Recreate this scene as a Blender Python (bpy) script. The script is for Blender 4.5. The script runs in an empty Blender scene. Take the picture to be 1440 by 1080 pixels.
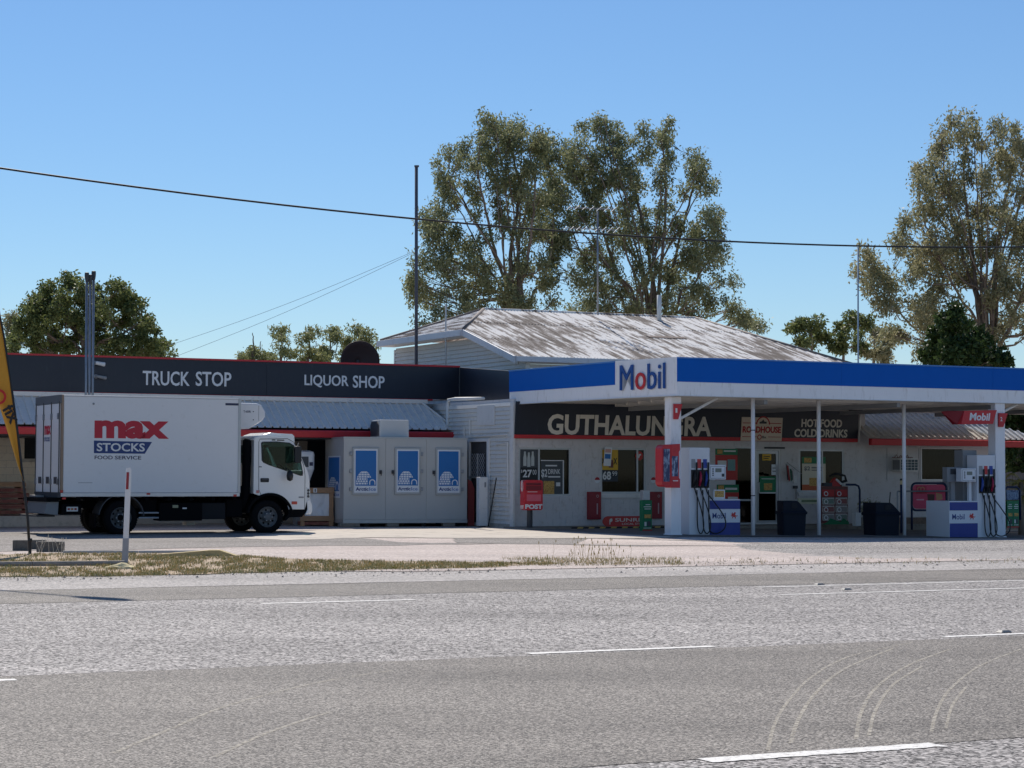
import bpy, bmesh, math, random
import numpy as np
from mathutils import Vector, Matrix
R = math.radians
random.seed(11)
rng = np.random.default_rng(5)
sc = bpy.context.scene
col = sc.collection
V = Vector

# ---------------------------------------------------------------- camera
F = 2950.0                      # focal length in photo pixels (1440 wide)
CAM = V((0, 0, 1.5))
pitch, roll = math.atan(125 / F), R(0.2)
fwd = V((0, math.cos(pitch), math.sin(pitch)))
up0 = V((0, -math.sin(pitch), math.cos(pitch)))
r0 = V((1, 0, 0))
rt = r0 * math.cos(roll) + up0 * math.sin(roll)
up = up0 * math.cos(roll) - r0 * math.sin(roll)
cd = bpy.data.cameras.new('camera')
cam = bpy.data.objects.new('camera', cd)
col.objects.link(cam)
cd.sensor_width = 36
cd.lens = F / 1440 * 36
cd.clip_start, cd.clip_end = 0.1, 5000
m = Matrix((rt, up, -fwd)).transposed().to_4x4()
m.translation = CAM
cam.matrix_world = m
sc.camera = cam

# ---------------------------------------------------------------- sky, sun, exposure
SUN_EL, SUN_AZ = R(47), R(-14)         # azimuth measured from +Y towards +X (sun stands behind the buildings, a little left)
w = bpy.data.worlds.new('World')
sc.world = w
w.use_nodes = True
nt = w.node_tree
sky = nt.nodes.new('ShaderNodeTexSky')
sky.sky_type = 'NISHITA'
sky.sun_disc = False
sky.sun_elevation = SUN_EL
sky.sun_rotation = SUN_AZ
sky.air_density, sky.dust_density, sky.ozone_density = 1.1, 0.0, 9.5
bgn = nt.nodes['Background']
nt.links.new(sky.outputs[0], bgn.inputs[0])
bgn.inputs[1].default_value = 0.098
sl = bpy.data.lights.new('sun', 'SUN')
sl.energy, sl.angle, sl.color = 4.5, R(0.53), (1, 0.93, 0.84)
so = bpy.data.objects.new('sun', sl)
col.objects.link(so)
sd = V((math.sin(SUN_AZ) * math.cos(SUN_EL), math.cos(SUN_AZ) * math.cos(SUN_EL), math.sin(SUN_EL)))
so.rotation_euler = sd.to_track_quat('Z', 'Y').to_euler()
so.location = (0, 60, 60)
vs = sc.view_settings
vs.view_transform, vs.look, vs.exposure, vs.gamma = 'Standard', 'None', 0.0, 1.0
vs.use_curve_mapping = False

# ---------------------------------------------------------------- helpers
def ray(px, py):
    return fwd + rt * ((px - 720) / F) - up * ((py - 540) / F)
def P(px, py, Y):
    d = ray(px, py)
    return CAM + d * (Y / d.y)
def G(px, py, z=0.0):
    d = ray(px, py)
    return CAM + d * ((z - CAM.z) / d.z)
TH = R(26.5)
class Fr:
    """plane frame: u along, v up, n out of the face"""
    def __init__(s, O, u, v, n):
        s.O, s.u, s.v, s.n = V(O), V(u), V(v), V(n)
    def pt(s, a, b, c=0.0):
        return s.O + s.u * a + s.v * b + s.n * c
    def off(s, c):
        return Fr(s.O + s.n * c, s.u, s.v, s.n)
    def hit(s, px, py, c=0.0):
        d = ray(px, py)
        o = s.O + s.n * c
        p = CAM + d * ((o - CAM).dot(s.n) / d.dot(s.n))
        q = p - o
        return q.dot(s.u), q.dot(s.v)
    def px(s, x0, y0, x1, y1, c=0.0):
        xm, ym = (x0 + x1) / 2, (y0 + y1) / 2
        return s.hit(x0, ym, c)[0], s.hit(x1, ym, c)[0], s.hit(xm, y1, c)[1], s.hit(xm, y0, c)[1]
def wallfr(O, th=TH):
    return Fr((O[0], O[1], 0), (math.cos(th), math.sin(th), 0), (0, 0, 1), (math.sin(th), -math.cos(th), 0))
def sidefr(fr, a, c=0.0):
    """the face at the left end of a box whose front face is fr: u runs from the back to the front"""
    return Fr(fr.pt(a, 0, c), fr.n, fr.v, -fr.u)
ID = Fr((0, 0, 0), (1, 0, 0), (0, 1, 0), (0, 0, 1))
UP = Fr((0, 0, 0), (1, 0, 0), (0, 0, 1), (0, -1, 0))

def lin(c):
    c = c / 255.0
    return c / 12.92 if c <= 0.04045 else ((c + 0.055) / 1.055) ** 2.4
def rgb(r, g, b):
    return (lin(r), lin(g), lin(b), 1)

def nn(t, kind, **kw):
    n = t.nodes.new(kind)
    for k, x in kw.items():
        if k.startswith('i_'):
            key = k[2:]
            n.inputs[int(key) if key.isdigit() else key.replace('_', ' ')].default_value = x
        else:
            setattr(n, k, x)
    return n
MATS = {}
def mat(name, c, rough=0.6, metal=0.0, var=0.12, scale=3.0, bump=0.0, bscale=40.0, c2=None, lo=0.35, hi=0.7, streak=None, spec=0.5, coord='pos'):
    """principled material: base colour varied by two noises, optional second colour (dirt / wear with its own shape) and bump"""
    if name in MATS:
        return MATS[name]
    mt = bpy.data.materials.new(name)
    mt.use_nodes = True
    t = mt.node_tree
    b = t.nodes['Principled BSDF']
    L = t.links.new
    geo = nn(t, 'ShaderNodeNewGeometry')
    src = geo.outputs['Position']
    if streak:
        mp = nn(t, 'ShaderNodeMapping')
        mp.inputs['Scale'].default_value = streak
        L(src, mp.inputs[0]); src = mp.outputs[0]
    n1 = nn(t, 'ShaderNodeTexNoise', i_Scale=scale, i_Detail=6.0, i_Roughness=0.62)
    L(src, n1.inputs['Vector'])
    cc = rgb(*c)
    dark = tuple(x * (1 - var) for x in cc[:3]) + (1,)
    lite = tuple(min(1, x * (1 + var)) for x in cc[:3]) + (1,)
    mx = nn(t, 'ShaderNodeMix', data_type='RGBA')
    mx.inputs[6].default_value, mx.inputs[7].default_value = dark, lite
    L(n1.outputs[0], mx.inputs[0])
    out = mx.outputs[2]
    if c2:
        n2 = nn(t, 'ShaderNodeTexNoise', i_Scale=scale * 2.3, i_Detail=8.0, i_Roughness=0.7)
        L(src, n2.inputs['Vector'])
        mr = nn(t, 'ShaderNodeMapRange', interpolation_type='SMOOTHSTEP')
        mr.inputs[1].default_value, mr.inputs[2].default_value = lo, hi
        L(n2.outputs[0], mr.inputs[0])
        m2 = nn(t, 'ShaderNodeMix', data_type='RGBA')
        m2.inputs[7].default_value = rgb(*c2)
        L(mr.outputs[0], m2.inputs[0]); L(out, m2.inputs[6])
        out = m2.outputs[2]
    L(out, b.inputs['Base Color'])
    b.inputs['Roughness'].default_value = rough
    b.inputs['Metallic'].default_value = metal
    b.inputs['Specular IOR Level'].default_value = spec
    if bump:
        n3 = nn(t, 'ShaderNodeTexNoise', i_Scale=bscale, i_Detail=4.0)
        L(geo.outputs['Position'], n3.inputs['Vector'])
        bp = nn(t, 'ShaderNodeBump', i_Strength=bump, i_Distance=0.02)
        L(n3.outputs[0], bp.inputs['Height']); L(bp.outputs[0], b.inputs['Normal'])
    MATS[name] = mt
    return mt

class MB:
    def __init__(s):
        s.v, s.f, s.mi, s.sm = [], [], [], []
        s.k, s.s = 0, False
    def add(s, vs, fs):
        o = len(s.v)
        s.v += [V(x) for x in vs]
        for f in fs:
            s.f.append(tuple(o + i for i in f)); s.mi.append(s.k); s.sm.append(s.s)
        return s
    def box(s, fr, a0, a1, b0, b1, c0, c1):
        vs = [fr.pt(a, b, c) for c in (c0, c1) for b in (b0, b1) for a in (a0, a1)]
        return s.add(vs, [(0, 2, 3, 1), (4, 5, 7, 6), (0, 1, 5, 4), (2, 6, 7, 3), (0, 4, 6, 2), (1, 3, 7, 5)])
    def pbox(s, fr, x0, y0, x1, y1, c0, c1):
        a0, a1, b0, b1 = fr.px(x0, y0, x1, y1, c1)
        return s.box(fr, a0, a1, b0, b1, c0, c1)
    def poly(s, fr, pts, c=0.0):
        return s.add([fr.pt(a, b, c) for a, b in pts], [tuple(range(len(pts)))])
    def quad(s, *p):
        return s.add(p, [(0, 1, 2, 3)])
    def loft(s, rings, cap=True, closed=True):
        n = len(rings[0]); vs = [p for r in rings for p in r]; fs = []
        for i in range(len(rings) - 1):
            for j in range(n if closed else n - 1):
                k = (j + 1) % n
                fs.append((i * n + j, i * n + k, (i + 1) * n + k, (i + 1) * n + j))
        if cap:
            fs.append(tuple(reversed(range(n)))); fs.append(tuple(range((len(rings) - 1) * n, len(rings) * n)))
        return s.add(vs, fs)
    def tube(s, pts, rad, seg=8, cap=True):
        pts = [V(p) for p in pts]
        rs = rad if hasattr(rad, '__len__') else [rad] * len(pts)
        rings = []; nx = None
        for i, p in enumerate(pts):
            d = (pts[min(i + 1, len(pts) - 1)] - pts[max(i - 1, 0)]).normalized()
            if nx is None:
                nx = d.orthogonal().normalized()
            nx = (nx - d * nx.dot(d)).normalized()
            ny = d.cross(nx)
            rings.append([p + (nx * math.cos(2 * math.pi * k / seg) + ny * math.sin(2 * math.pi * k / seg)) * rs[i] for k in range(seg)])
        return s.loft(rings, cap)
    def lathe(s, O, ax, prof, seg=24, cap=True):
        """prof: list of (distance along axis, radius)"""
        O, ax = V(O), V(ax).normalized(); e = ax.orthogonal().normalized(); g = ax.cross(e)
        rings = [[O + ax * h + (e * math.cos(2 * math.pi * k / seg) + g * math.sin(2 * math.pi * k / seg)) * r for k in range(seg)] for h, r in prof]
        return s.loft(rings, cap)
    def plate(s, fr, outer, holes=(), c0=0.0, c1=0.01, bevel=0.0):
        cu = bpy.data.curves.new('tmp', 'CURVE')
        cu.dimensions, cu.fill_mode = '2D', 'BOTH'
        cu.extrude = max(0.0, (c1 - c0) / 2 - bevel); cu.bevel_depth = bevel; cu.offset = -bevel; cu.bevel_resolution = 1
        for pl in [outer] + list(holes):
            sp = cu.splines.new('POLY'); sp.points.add(len(pl) - 1); sp.use_cyclic_u = True
            for q, (a, b) in zip(sp.points, pl):
                q.co = (a, b, 0, 1)
        s.curve(cu, lambda p: fr.pt(p.x, p.y, (c0 + c1) / 2 + p.z))
        return s
    def curve(s, cu, fn):
        ob = bpy.data.objects.new('tmp', cu); col.objects.link(ob)
        me = ob.to_mesh()
        s.add([fn(v.co) for v in me.vertices], [tuple(p.vertices) for p in me.polygons])
        ob.to_mesh_clear(); bpy.data.objects.remove(ob); bpy.data.curves.remove(cu)
    def build(s, name, mats, parent=None, bevel=0.0, local=False, fix=True):
        root = parent
        while root is not None and root.parent is not None:
            root = root.parent
        if local or not s.v:
            o0 = V((0, 0, 0))
        elif root is not None:
            o0 = root.location.copy()
        else:
            lo = [min(v[i] for v in s.v) for i in range(3)]; hi = [max(v[i] for v in s.v) for i in range(3)]
            o0 = V(((lo[0] + hi[0]) / 2, (lo[1] + hi[1]) / 2, lo[2]))
        me = bpy.data.meshes.new(name)
        me.from_pydata([tuple(v - o0) for v in s.v], [], s.f)
        for mt in (mats if isinstance(mats, (list, tuple)) else [mats]):
            me.materials.append(mt)
        me.polygons.foreach_set('material_index', s.mi)
        me.polygons.foreach_set('use_smooth', s.sm)
        if fix:
            bm = bmesh.new(); bm.from_mesh(me)
            bmesh.ops.remove_doubles(bm, verts=bm.verts, dist=1e-5)
            bmesh.ops.recalc_face_normals(bm, faces=bm.faces)
            bm.to_mesh(me); bm.free()
        me.update()
        o = bpy.data.objects.new(name, me); col.objects.link(o)
        if parent is not None:
            o.parent = parent
        elif not local:
            o.location = o0
        if bevel:
            bv = o.modifiers.new('bevel', 'BEVEL'); bv.width = bevel; bv.segments = 2; bv.limit_method = 'ANGLE'; bv.angle_limit = R(40)
        return o

def tag(o, label=None, cat=None, group=None, kind=None):
    if label: o['label'] = label
    if cat: o['category'] = cat
    if group: o['group'] = group
    if kind: o['kind'] = kind
    return o
def thing(name, label, cat, loc, rz=0.0, group=None):
    o = bpy.data.objects.new(name, None); col.objects.link(o)
    o.location = loc; o.rotation_euler.z = rz; o.empty_display_size = 0.3
    return tag(o, label, cat, group)
def copytree(o, parent=None):
    c = o.copy(); col.objects.link(c); c.parent = parent
    for ch in list(o.children):
        copytree(ch, c)
    return c

def glyphs(txt, bold=0.0, space=1.0, res=3):
    cu = bpy.data.curves.new('tmp', 'FONT'); cu.body = txt; cu.offset = bold; cu.space_character = space; cu.resolution_u = res
    ob = bpy.data.objects.new('tmp', cu); col.objects.link(ob)
    me = ob.to_mesh()
    v = np.array([tuple(x.co) for x in me.vertices]); f = [tuple(p.vertices) for p in me.polygons]
    ob.to_mesh_clear(); bpy.data.objects.remove(ob); bpy.data.curves.remove(cu)
    return v, f
def lettering(txt, fr, a0, a1, b0, b1, c, mt, parent, name='lettering', bold=0.02, depth=0.004, shear=0.0, split=False, space=1.0, local=False):
    """text fitted to the rectangle a0..a1 x b0..b1 of a frame; raised by depth; split: one object per letter"""
    v, f = glyphs(txt, bold, space)
    lo, hi = v.min(0), v.max(0)
    v[:, 0] = (v[:, 0] - lo[0]) / (hi[0] - lo[0]); v[:, 1] = (v[:, 1] - lo[1]) / (hi[1] - lo[1])
    par = list(range(len(v)))
    def find(i):
        while par[i] != i:
            par[i] = par[par[i]]; i = par[i]
        return i
    groups = [list(range(len(f)))]
    if split:
        for q in f:
            for i in q[1:]:
                par[find(i)] = find(q[0])
        isl = {}
        for k, q in enumerate(f):
            isl.setdefault(find(q[0]), []).append(k)
        items = sorted(([min(v[i, 0] for k in ks for i in f[k]), max(v[i, 0] for k in ks for i in f[k]), ks] for ks in isl.values()), key=lambda x: x[0])
        groups, ends = [], []
        for x0, x1, ks in items:
            if groups and x0 < ends[-1] - 0.002:
                groups[-1] += ks; ends[-1] = max(ends[-1], x1)
            else:
                groups.append(list(ks)); ends.append(x1)
    obs = []
    def X(i, cc):
        y = v[i, 1]
        return fr.pt(a0 + (a1 - a0) * (v[i, 0]) + shear * y * (b1 - b0), b0 + (b1 - b0) * y, cc)
    for ks in groups:
        idx = sorted({i for k in ks for i in f[k]}); mp = {i: j for j, i in enumerate(idx)}
        mb = MB()
        fs = [tuple(mp[i] for i in f[k]) for k in ks]
        n = len(idx)
        vs_ = [X(i, c + depth) for i in idx] + [X(i, c) for i in idx]
        ec = {}
        for q in fs:
            for i in range(len(q)):
                e = (q[i], q[(i + 1) % len(q)])
                ec[tuple(sorted(e))] = ec.get(tuple(sorted(e)), []) + [e]
        side = [(e[0][1], e[0][0], e[0][0] + n, e[0][1] + n) for e in ec.values() if len(e) == 1]
        mb.add(vs_, fs + side)
        obs.append(mb.build(name, mt, parent, local=local))
    return obs
def rrect(a0, a1, b0, b1, r, k=4):
    out = []
    for cx, cy, s0 in ((a1 - r, b0 + r, -90), (a1 - r, b1 - r, 0), (a0 + r, b1 - r, 90), (a0 + r, b0 + r, 180)):
        for i in range(k + 1):
            t = R(s0 + 90 * i / k); out.append((cx + r * math.cos(t), cy + r * math.sin(t)))
    return out
def circ(a, b, r, k=20, s0=0, s1=360):
    n = k if s1 - s0 < 360 else k - 1
    return [(a + r * math.cos(R(s0 + (s1 - s0) * i / k)), b + r * math.sin(R(s0 + (s1 - s0) * i / k))) for i in range(n + 1)]
def struct(o):
    o['kind'] = 'structure'; return o
def gz(X, Y):
    t = min(1, max(0, (Y - 36) / 8)); t = t * t * (3 - 2 * t)
    return -0.017 * min(12, max(0, X - 4)) * t
def gbase(px, Y):
    """ground point of the sloping forecourt under image column px at depth Y"""
    p = P(px, 700, Y); return V((p.x, p.y, gz(p.x, p.y)))

# ---------------------------------------------------------------- materials
M_white = mat('white_paint', (222, 222, 220), 0.45, var=0.05, c2=(176, 172, 166), lo=0.52, hi=0.85)
M_wall = mat('painted_block', (212, 210, 210), 0.8, var=0.06, c2=(168, 160, 152), lo=0.5, hi=0.85, bump=0.15, bscale=60)
M_cream = mat('cream_block', (226, 214, 194), 0.85, var=0.07, c2=(180, 166, 146), lo=0.5, hi=0.85, bump=0.2, bscale=60)
M_mortar = mat('mortar_joint', (178, 172, 164), 0.9)
M_navy = mat('charcoal_board', (27, 35, 50), 0.42, var=0.12, c2=(52, 58, 68), lo=0.52, hi=0.9, streak=(2, 2, 0.4))
M_red = mat('red_trim', (196, 42, 52), 0.42, var=0.08, c2=(160, 44, 50), lo=0.5, hi=0.85)
M_bluefas = mat('blue_fascia', (0, 94, 188), 0.5, var=0.05, c2=(8, 94, 186), lo=0.5, hi=0.9, spec=0.15)
M_letter = mat('letter_white', (226, 228, 230), 0.4, var=0.04)
M_cream_letter = mat('letter_cream', (224, 218, 206), 0.5, var=0.05)
M_awn = mat('zinc_awning', (228, 222, 214), 0.5, metal=0.0, var=0.07, c2=(140, 150, 170), lo=0.5, hi=0.9)
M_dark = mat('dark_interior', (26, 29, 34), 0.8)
M_darkgrey = mat('dark_grey', (62, 64, 68), 0.6, var=0.15)
M_black = mat('black_plastic', (22, 24, 28), 0.5, var=0.15)
M_grey = mat('mid_grey', (138, 140, 142), 0.5)
M_steel = mat('galvanised_steel', (150, 154, 160), 0.42, metal=0.7, var=0.12, c2=(120, 118, 114), lo=0.5, hi=0.8)
M_alu = mat('aluminium_frame', (186, 188, 190), 0.4, metal=0.4, var=0.06)
M_conc = mat('concrete', (186, 180, 170), 0.9, var=0.12, c2=(140, 134, 124), lo=0.45, hi=0.8, bump=0.3, bscale=30)
M_concd = mat('old_concrete', (142, 134, 124), 0.92, var=0.16, c2=(104, 98, 90), lo=0.45, hi=0.8, bump=0.4, bscale=24)
M_wood = mat('weathered_timber', (168, 132, 100), 0.8, var=0.2, scale=6, streak=(1, 1, 6), bump=0.2)
M_woodred = mat('dark_red_timber', (126, 72, 62), 0.8, var=0.25, c2=(150, 118, 96), lo=0.45, hi=0.75, bump=0.2)
def glass(name, c, rough=0.04, alpha=0.82):
    mt = bpy.data.materials.new(name); mt.use_nodes = True
    t = mt.node_tree; t.nodes.clear()
    out = nn(t, 'ShaderNodeOutputMaterial'); tr = nn(t, 'ShaderNodeBsdfTransparent'); gl = nn(t, 'ShaderNodeBsdfGlossy'); mx = nn(t, 'ShaderNodeMixShader')
    fr = nn(t, 'ShaderNodeFresnel', i_IOR=1.33)
    tr.inputs[0].default_value = tuple(x * alpha for x in rgb(*c)[:3]) + (1,)
    gl.inputs['Roughness'].default_value = rough
    ge = nn(t, 'ShaderNodeNewGeometry'); sb = nn(t, 'ShaderNodeMath', operation='SUBTRACT'); sb.inputs[0].default_value = 1.0; ml = nn(t, 'ShaderNodeMath', operation='MULTIPLY')
    t.links.new(ge.outputs['Backfacing'], sb.inputs[1]); t.links.new(fr.outputs[0], ml.inputs[0]); t.links.new(sb.outputs[0], ml.inputs[1])
    t.links.new(ml.outputs[0], mx.inputs[0]); t.links.new(tr.outputs[0], mx.inputs[1]); t.links.new(gl.outputs[0], mx.inputs[2]); t.links.new(mx.outputs[0], out.inputs[0])
    return mt
M_glass = glass('window_glass', (150, 164, 172))
M_tint = glass('tinted_glass', (205, 228, 222), alpha=.95)

# ================================================================ GROUND AND ROAD
def seal(name, c_lo, c_hi, cell, bump=0.6, rough=0.55, patch=None, psc=0.35, spec=0.5, grain=1.0):
    """stone chips set in bitumen: every chip its own tone, plus broad patches"""
    mt = bpy.data.materials.new(name); mt.use_nodes = True
    t = mt.node_tree; b = t.nodes['Principled BSDF']; L = t.links.new
    geo = nn(t, 'ShaderNodeNewGeometry')
    vo = nn(t, 'ShaderNodeTexVoronoi', i_Scale=cell); L(geo.outputs['Position'], vo.inputs['Vector'])
    sp = nn(t, 'ShaderNodeSeparateColor'); L(vo.outputs['Color'], sp.inputs[0])
    mx = nn(t, 'ShaderNodeMix', data_type='RGBA'); mx.inputs[6].default_value = rgb(*c_lo); mx.inputs[7].default_value = rgb(*c_hi)
    pw = nn(t, 'ShaderNodeMath', operation='POWER'); pw.inputs[1].default_value = grain
    L(sp.outputs[0], pw.inputs[0]); L(pw.outputs[0], mx.inputs[0])
    ns = nn(t, 'ShaderNodeTexNoise', i_Scale=psc, i_Detail=7.0, i_Roughness=0.6)
    mp = nn(t, 'ShaderNodeMapping'); mp.inputs['Rotation'].default_value = (0, 0, -TH); mp.inputs['Scale'].default_value = (0.3, 1.2, 1)
    L(geo.outputs['Position'], mp.inputs[0]); L(mp.outputs[0], ns.inputs['Vector'])
    mr = nn(t, 'ShaderNodeMapRange'); mr.inputs[1].default_value, mr.inputs[2].default_value = 0.3, 0.7
    mr.inputs[3].default_value, mr.inputs[4].default_value = 0.74, 1.22
    L(ns.outputs[0], mr.inputs[0])
    m2 = nn(t, 'ShaderNodeMix', data_type='RGBA', blend_type='MULTIPLY'); m2.inputs[0].default_value = 1
    L(mx.outputs[2], m2.inputs[6]); L(mr.outputs[0], m2.inputs[7])
    out = m2.outputs[2]
    if patch:
        n2 = nn(t, 'ShaderNodeTexNoise', i_Scale=psc * 2.2, i_Detail=8.0, i_Roughness=0.68)
        L(mp.outputs[0], n2.inputs['Vector'])
        q = nn(t, 'ShaderNodeMapRange', interpolation_type='SMOOTHSTEP'); q.inputs[1].default_value, q.inputs[2].default_value = 0.48, 0.66
        L(n2.outputs[0], q.inputs[0])
        m3 = nn(t, 'ShaderNodeMix', data_type='RGBA'); m3.inputs[7].default_value = rgb(*patch)
        q2 = nn(t, 'ShaderNodeMath', operation='MULTIPLY'); q2.inputs[1].default_value = 0.7
        L(q.outputs[0], q2.inputs[0]); L(q2.outputs[0], m3.inputs[0]); L(out, m3.inputs[6]); out = m3.outputs[2]
    L(out, b.inputs['Base Color'])
    b.inputs['Roughness'].default_value = rough; b.inputs['Specular IOR Level'].default_value = spec
    bp = nn(t, 'ShaderNodeBump', i_Strength=bump, i_Distance=0.012)
    L(sp.outputs[1], bp.inputs['Height']); L(bp.outputs[0], b.inputs['Normal'])
    return mt
M_chip = seal('chip_seal', (46, 44, 43), (222, 215, 208), 48, 0.9, 0.8, grain=1.35, spec=.25)
M_chipfar = seal('pale_shoulder_seal', (112, 108, 104), (204, 197, 190), 40, 0.6, 0.75, spec=.25)
M_asph = seal('smooth_asphalt', (62, 58, 54), (186, 178, 167), 92, 0.5, 0.75, psc=0.5, grain=1.7, spec=.25)
M_fore = seal('forecourt_gravel', (156, 142, 134), (216, 202, 192), 30, 0.5, 0.85, patch=(186, 170, 160), psc=0.25)
M_foredark = seal('old_bitumen', (86, 82, 79), (168, 161, 154), 40, 0.5, 0.8, psc=0.4, spec=.25)
M_dirt = seal('verge_dirt', (150, 128, 104), (196, 174, 146), 35, 0.6, 0.9, patch=(140, 134, 92), psc=0.9)
M_land = mat('dry_ground', (108, 108, 86), 0.95, var=0.25, scale=0.2, c2=(112, 112, 70), lo=0.4, hi=0.7)
M_line = mat('road_paint', (236, 233, 226), 0.7, var=0.06, scale=9, c2=(160, 155, 148), lo=0.49, hi=0.7, bump=0.4, bscale=60)
M_apron = mat('pale_apron_concrete', (198, 188, 174), 0.85, var=0.1, scale=0.6, c2=(150, 142, 132), lo=0.48, hi=0.75, bump=0.2, bscale=30)

ru, rw = V((math.cos(TH), math.sin(TH), 0)), V((-math.sin(TH), math.cos(TH), 0))
def ab(p): return p.dot(ru), p.dot(rw)
def RP(a, b, z=0.0): return ru * a + rw * b + V((0, 0, z))
def band(name, b0, b1, z, mt, a0=-90, a1=150, wob=0.0, seed=1):
    """a strip of road along its own direction, edges slightly uneven"""
    r = random.Random(seed); mb = MB(); n = 240 if wob else 2
    e0 = e1 = 0; vs0, vs1 = [], []
    for i in range(n + 1):
        a = a0 + (a1 - a0) * i / n
        e0 = e0 * 0.8 + r.uniform(-wob, wob); e1 = e1 * 0.8 + r.uniform(-wob, wob)
        vs0.append(RP(a, b0 + e0, z)); vs1.append(RP(a, b1 + e1, z))
    for i in range(n):
        mb.quad(vs0[i], vs0[i + 1], vs1[i + 1], vs1[i])
    return struct(mb.build(name, mt))
g = MB(); g.quad(V((-1500, -300, -.3)), V((1500, -300, -.3)), V((1500, 2500, -.3)), V((-1500, 2500, -.3))); struct(g.build('ground', M_land))
B1 = ab(G(980, 1068))[1]; B2 = ab(G(720, 923))[1]; B3 = ab(G(720, 832))[1]; B4 = ab(G(720, 815.5))[1]
band('road', -12, 38, 0.0, M_chip)
band('near_asphalt_lane', B1, B2, 0.003, M_asph, wob=0.015, seed=2)
band('far_asphalt_lane', B3, B4, 0.003, M_asph, wob=0.02, seed=3)
band('road_shoulder', B4 + .02, 32.5, 0.0045, M_chipfar, wob=0.015, seed=4)
def marking(x0, y0, x1, y1, wd, z=0.0045):
    p, q = ab(G(x0, y0)), ab(G(x1, y1)); b = (p[1] + q[1]) / 2
    mb = MB(); n = 40; r = random.Random(int(x0))
    top, bot = [], []
    for i in range(n + 1):
        a = p[0] + (q[0] - p[0]) * i / n
        bot.append(RP(a, b - wd / 2 + r.uniform(-.012, .012), z)); top.append(RP(a, b + wd / 2 + r.uniform(-.008, .008), z))
    for i in range(n):
        mb.quad(bot[i], bot[i + 1], top[i + 1], top[i])
    return struct(mb.build('lane_marking', M_line))
marking(985, 1069, 1325, 1049, .16)
marking(745, 920, 1000, 909, .12)
marking(1328, 896, 1600, 885, .12)
marking(-120, 962, 22, 956, .12)
marking(372, 850, 578, 843, .12)
marking(1080, 835, 1600, 825, .11)
marking(1062, 826, 1600, 813, .10)
# pale tyre scuffs curving over the near lane
M_scuff = bpy.data.materials.new('tyre_scuff'); M_scuff.use_nodes = True
t = M_scuff.node_tree; bs = t.nodes['Principled BSDF']; bs.inputs['Base Color'].default_value = rgb(196, 188, 172); bs.inputs['Roughness'].default_value = .9
ge = nn(t, 'ShaderNodeNewGeometry'); no = nn(t, 'ShaderNodeTexNoise', i_Scale=26.0, i_Detail=5.0); t.links.new(ge.outputs['Position'], no.inputs['Vector'])
mr = nn(t, 'ShaderNodeMapRange'); mr.inputs[1].default_value, mr.inputs[2].default_value, mr.inputs[4].default_value = .34, .6, .85
t.links.new(no.outputs[0], mr.inputs[0]); t.links.new(mr.outputs[0], bs.inputs['Alpha'])
def scuff(pts, wd):
    c = [G(x, y) for x, y in pts]; q = []
    for i in range(len(c) - 1):
        p0, p1, p2, p3 = c[max(i - 1, 0)], c[i], c[i + 1], c[min(i + 2, len(c) - 1)]
        for k in range(8):
            s = k / 8
            q.append(0.5 * ((2 * p1) + (p2 - p0) * s + (2 * p0 - 5 * p1 + 4 * p2 - p3) * s * s + (3 * p1 - p0 - 3 * p2 + p3) * s ** 3))
    mb = MB()
    for i in range(len(q) - 1):
        d = (q[i + 1] - q[i]).normalized(); nrm = V((-d.y, d.x, 0)) * wd / 2; z = V((0, 0, .0048))
        mb.quad(q[i] - nrm + z, q[i + 1] - nrm + z, q[i + 1] + nrm + z, q[i] + nrm + z)
    return struct(mb.build('tyre_mark', M_scuff))
scuff([(1080, 1056), (1090, 1018), (1110, 985), (1145, 950), (1200, 922), (1290, 903)], .022)
scuff([(1112, 1046), (1124, 1010), (1150, 972), (1190, 940), (1262, 910)], .025)
scuff([(1204, 1040), (1212, 1000), (1235, 965), (1280, 935), (1340, 912)], .024)
scuff([(1222, 1035), (1232, 998), (1258, 962), (1300, 936)], .022)
scuff([(1310, 1030), (1318, 1000), (1338, 968), (1380, 936), (1440, 912)], .022)
scuff([(1330, 1025), (1340, 992), (1360, 965)], .02)
scuff([(160, 1060), (230, 1030), (330, 990), (450, 960), (560, 942)], .03)
scuff([(300, 1066), (380, 1030), (470, 1000)], .03)
# raised road studs
for x, y, lb in ((1152, 822.5, 'square road stud at the start of the upper right lane line'), (1190, 829.5, 'square road stud between the two right lane lines'), (1412, 889.5, 'road stud lying beside the right end of the centre line')):
    c = G(x, y); fr = Fr(c, ru, rw, (0, 0, 1)); mb = MB()
    mb.loft([[fr.pt(*q, 0.004) for q in rrect(-.07, .07, -.05, .05, .015)], [fr.pt(*q, 0.024) for q in rrect(-.045, .045, -.03, .03, .012)]])
    tag(mb.build('road_stud', mat('stud_grey', (150, 146, 138), .5)), lb, 'road stud', 'road studs')
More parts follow.
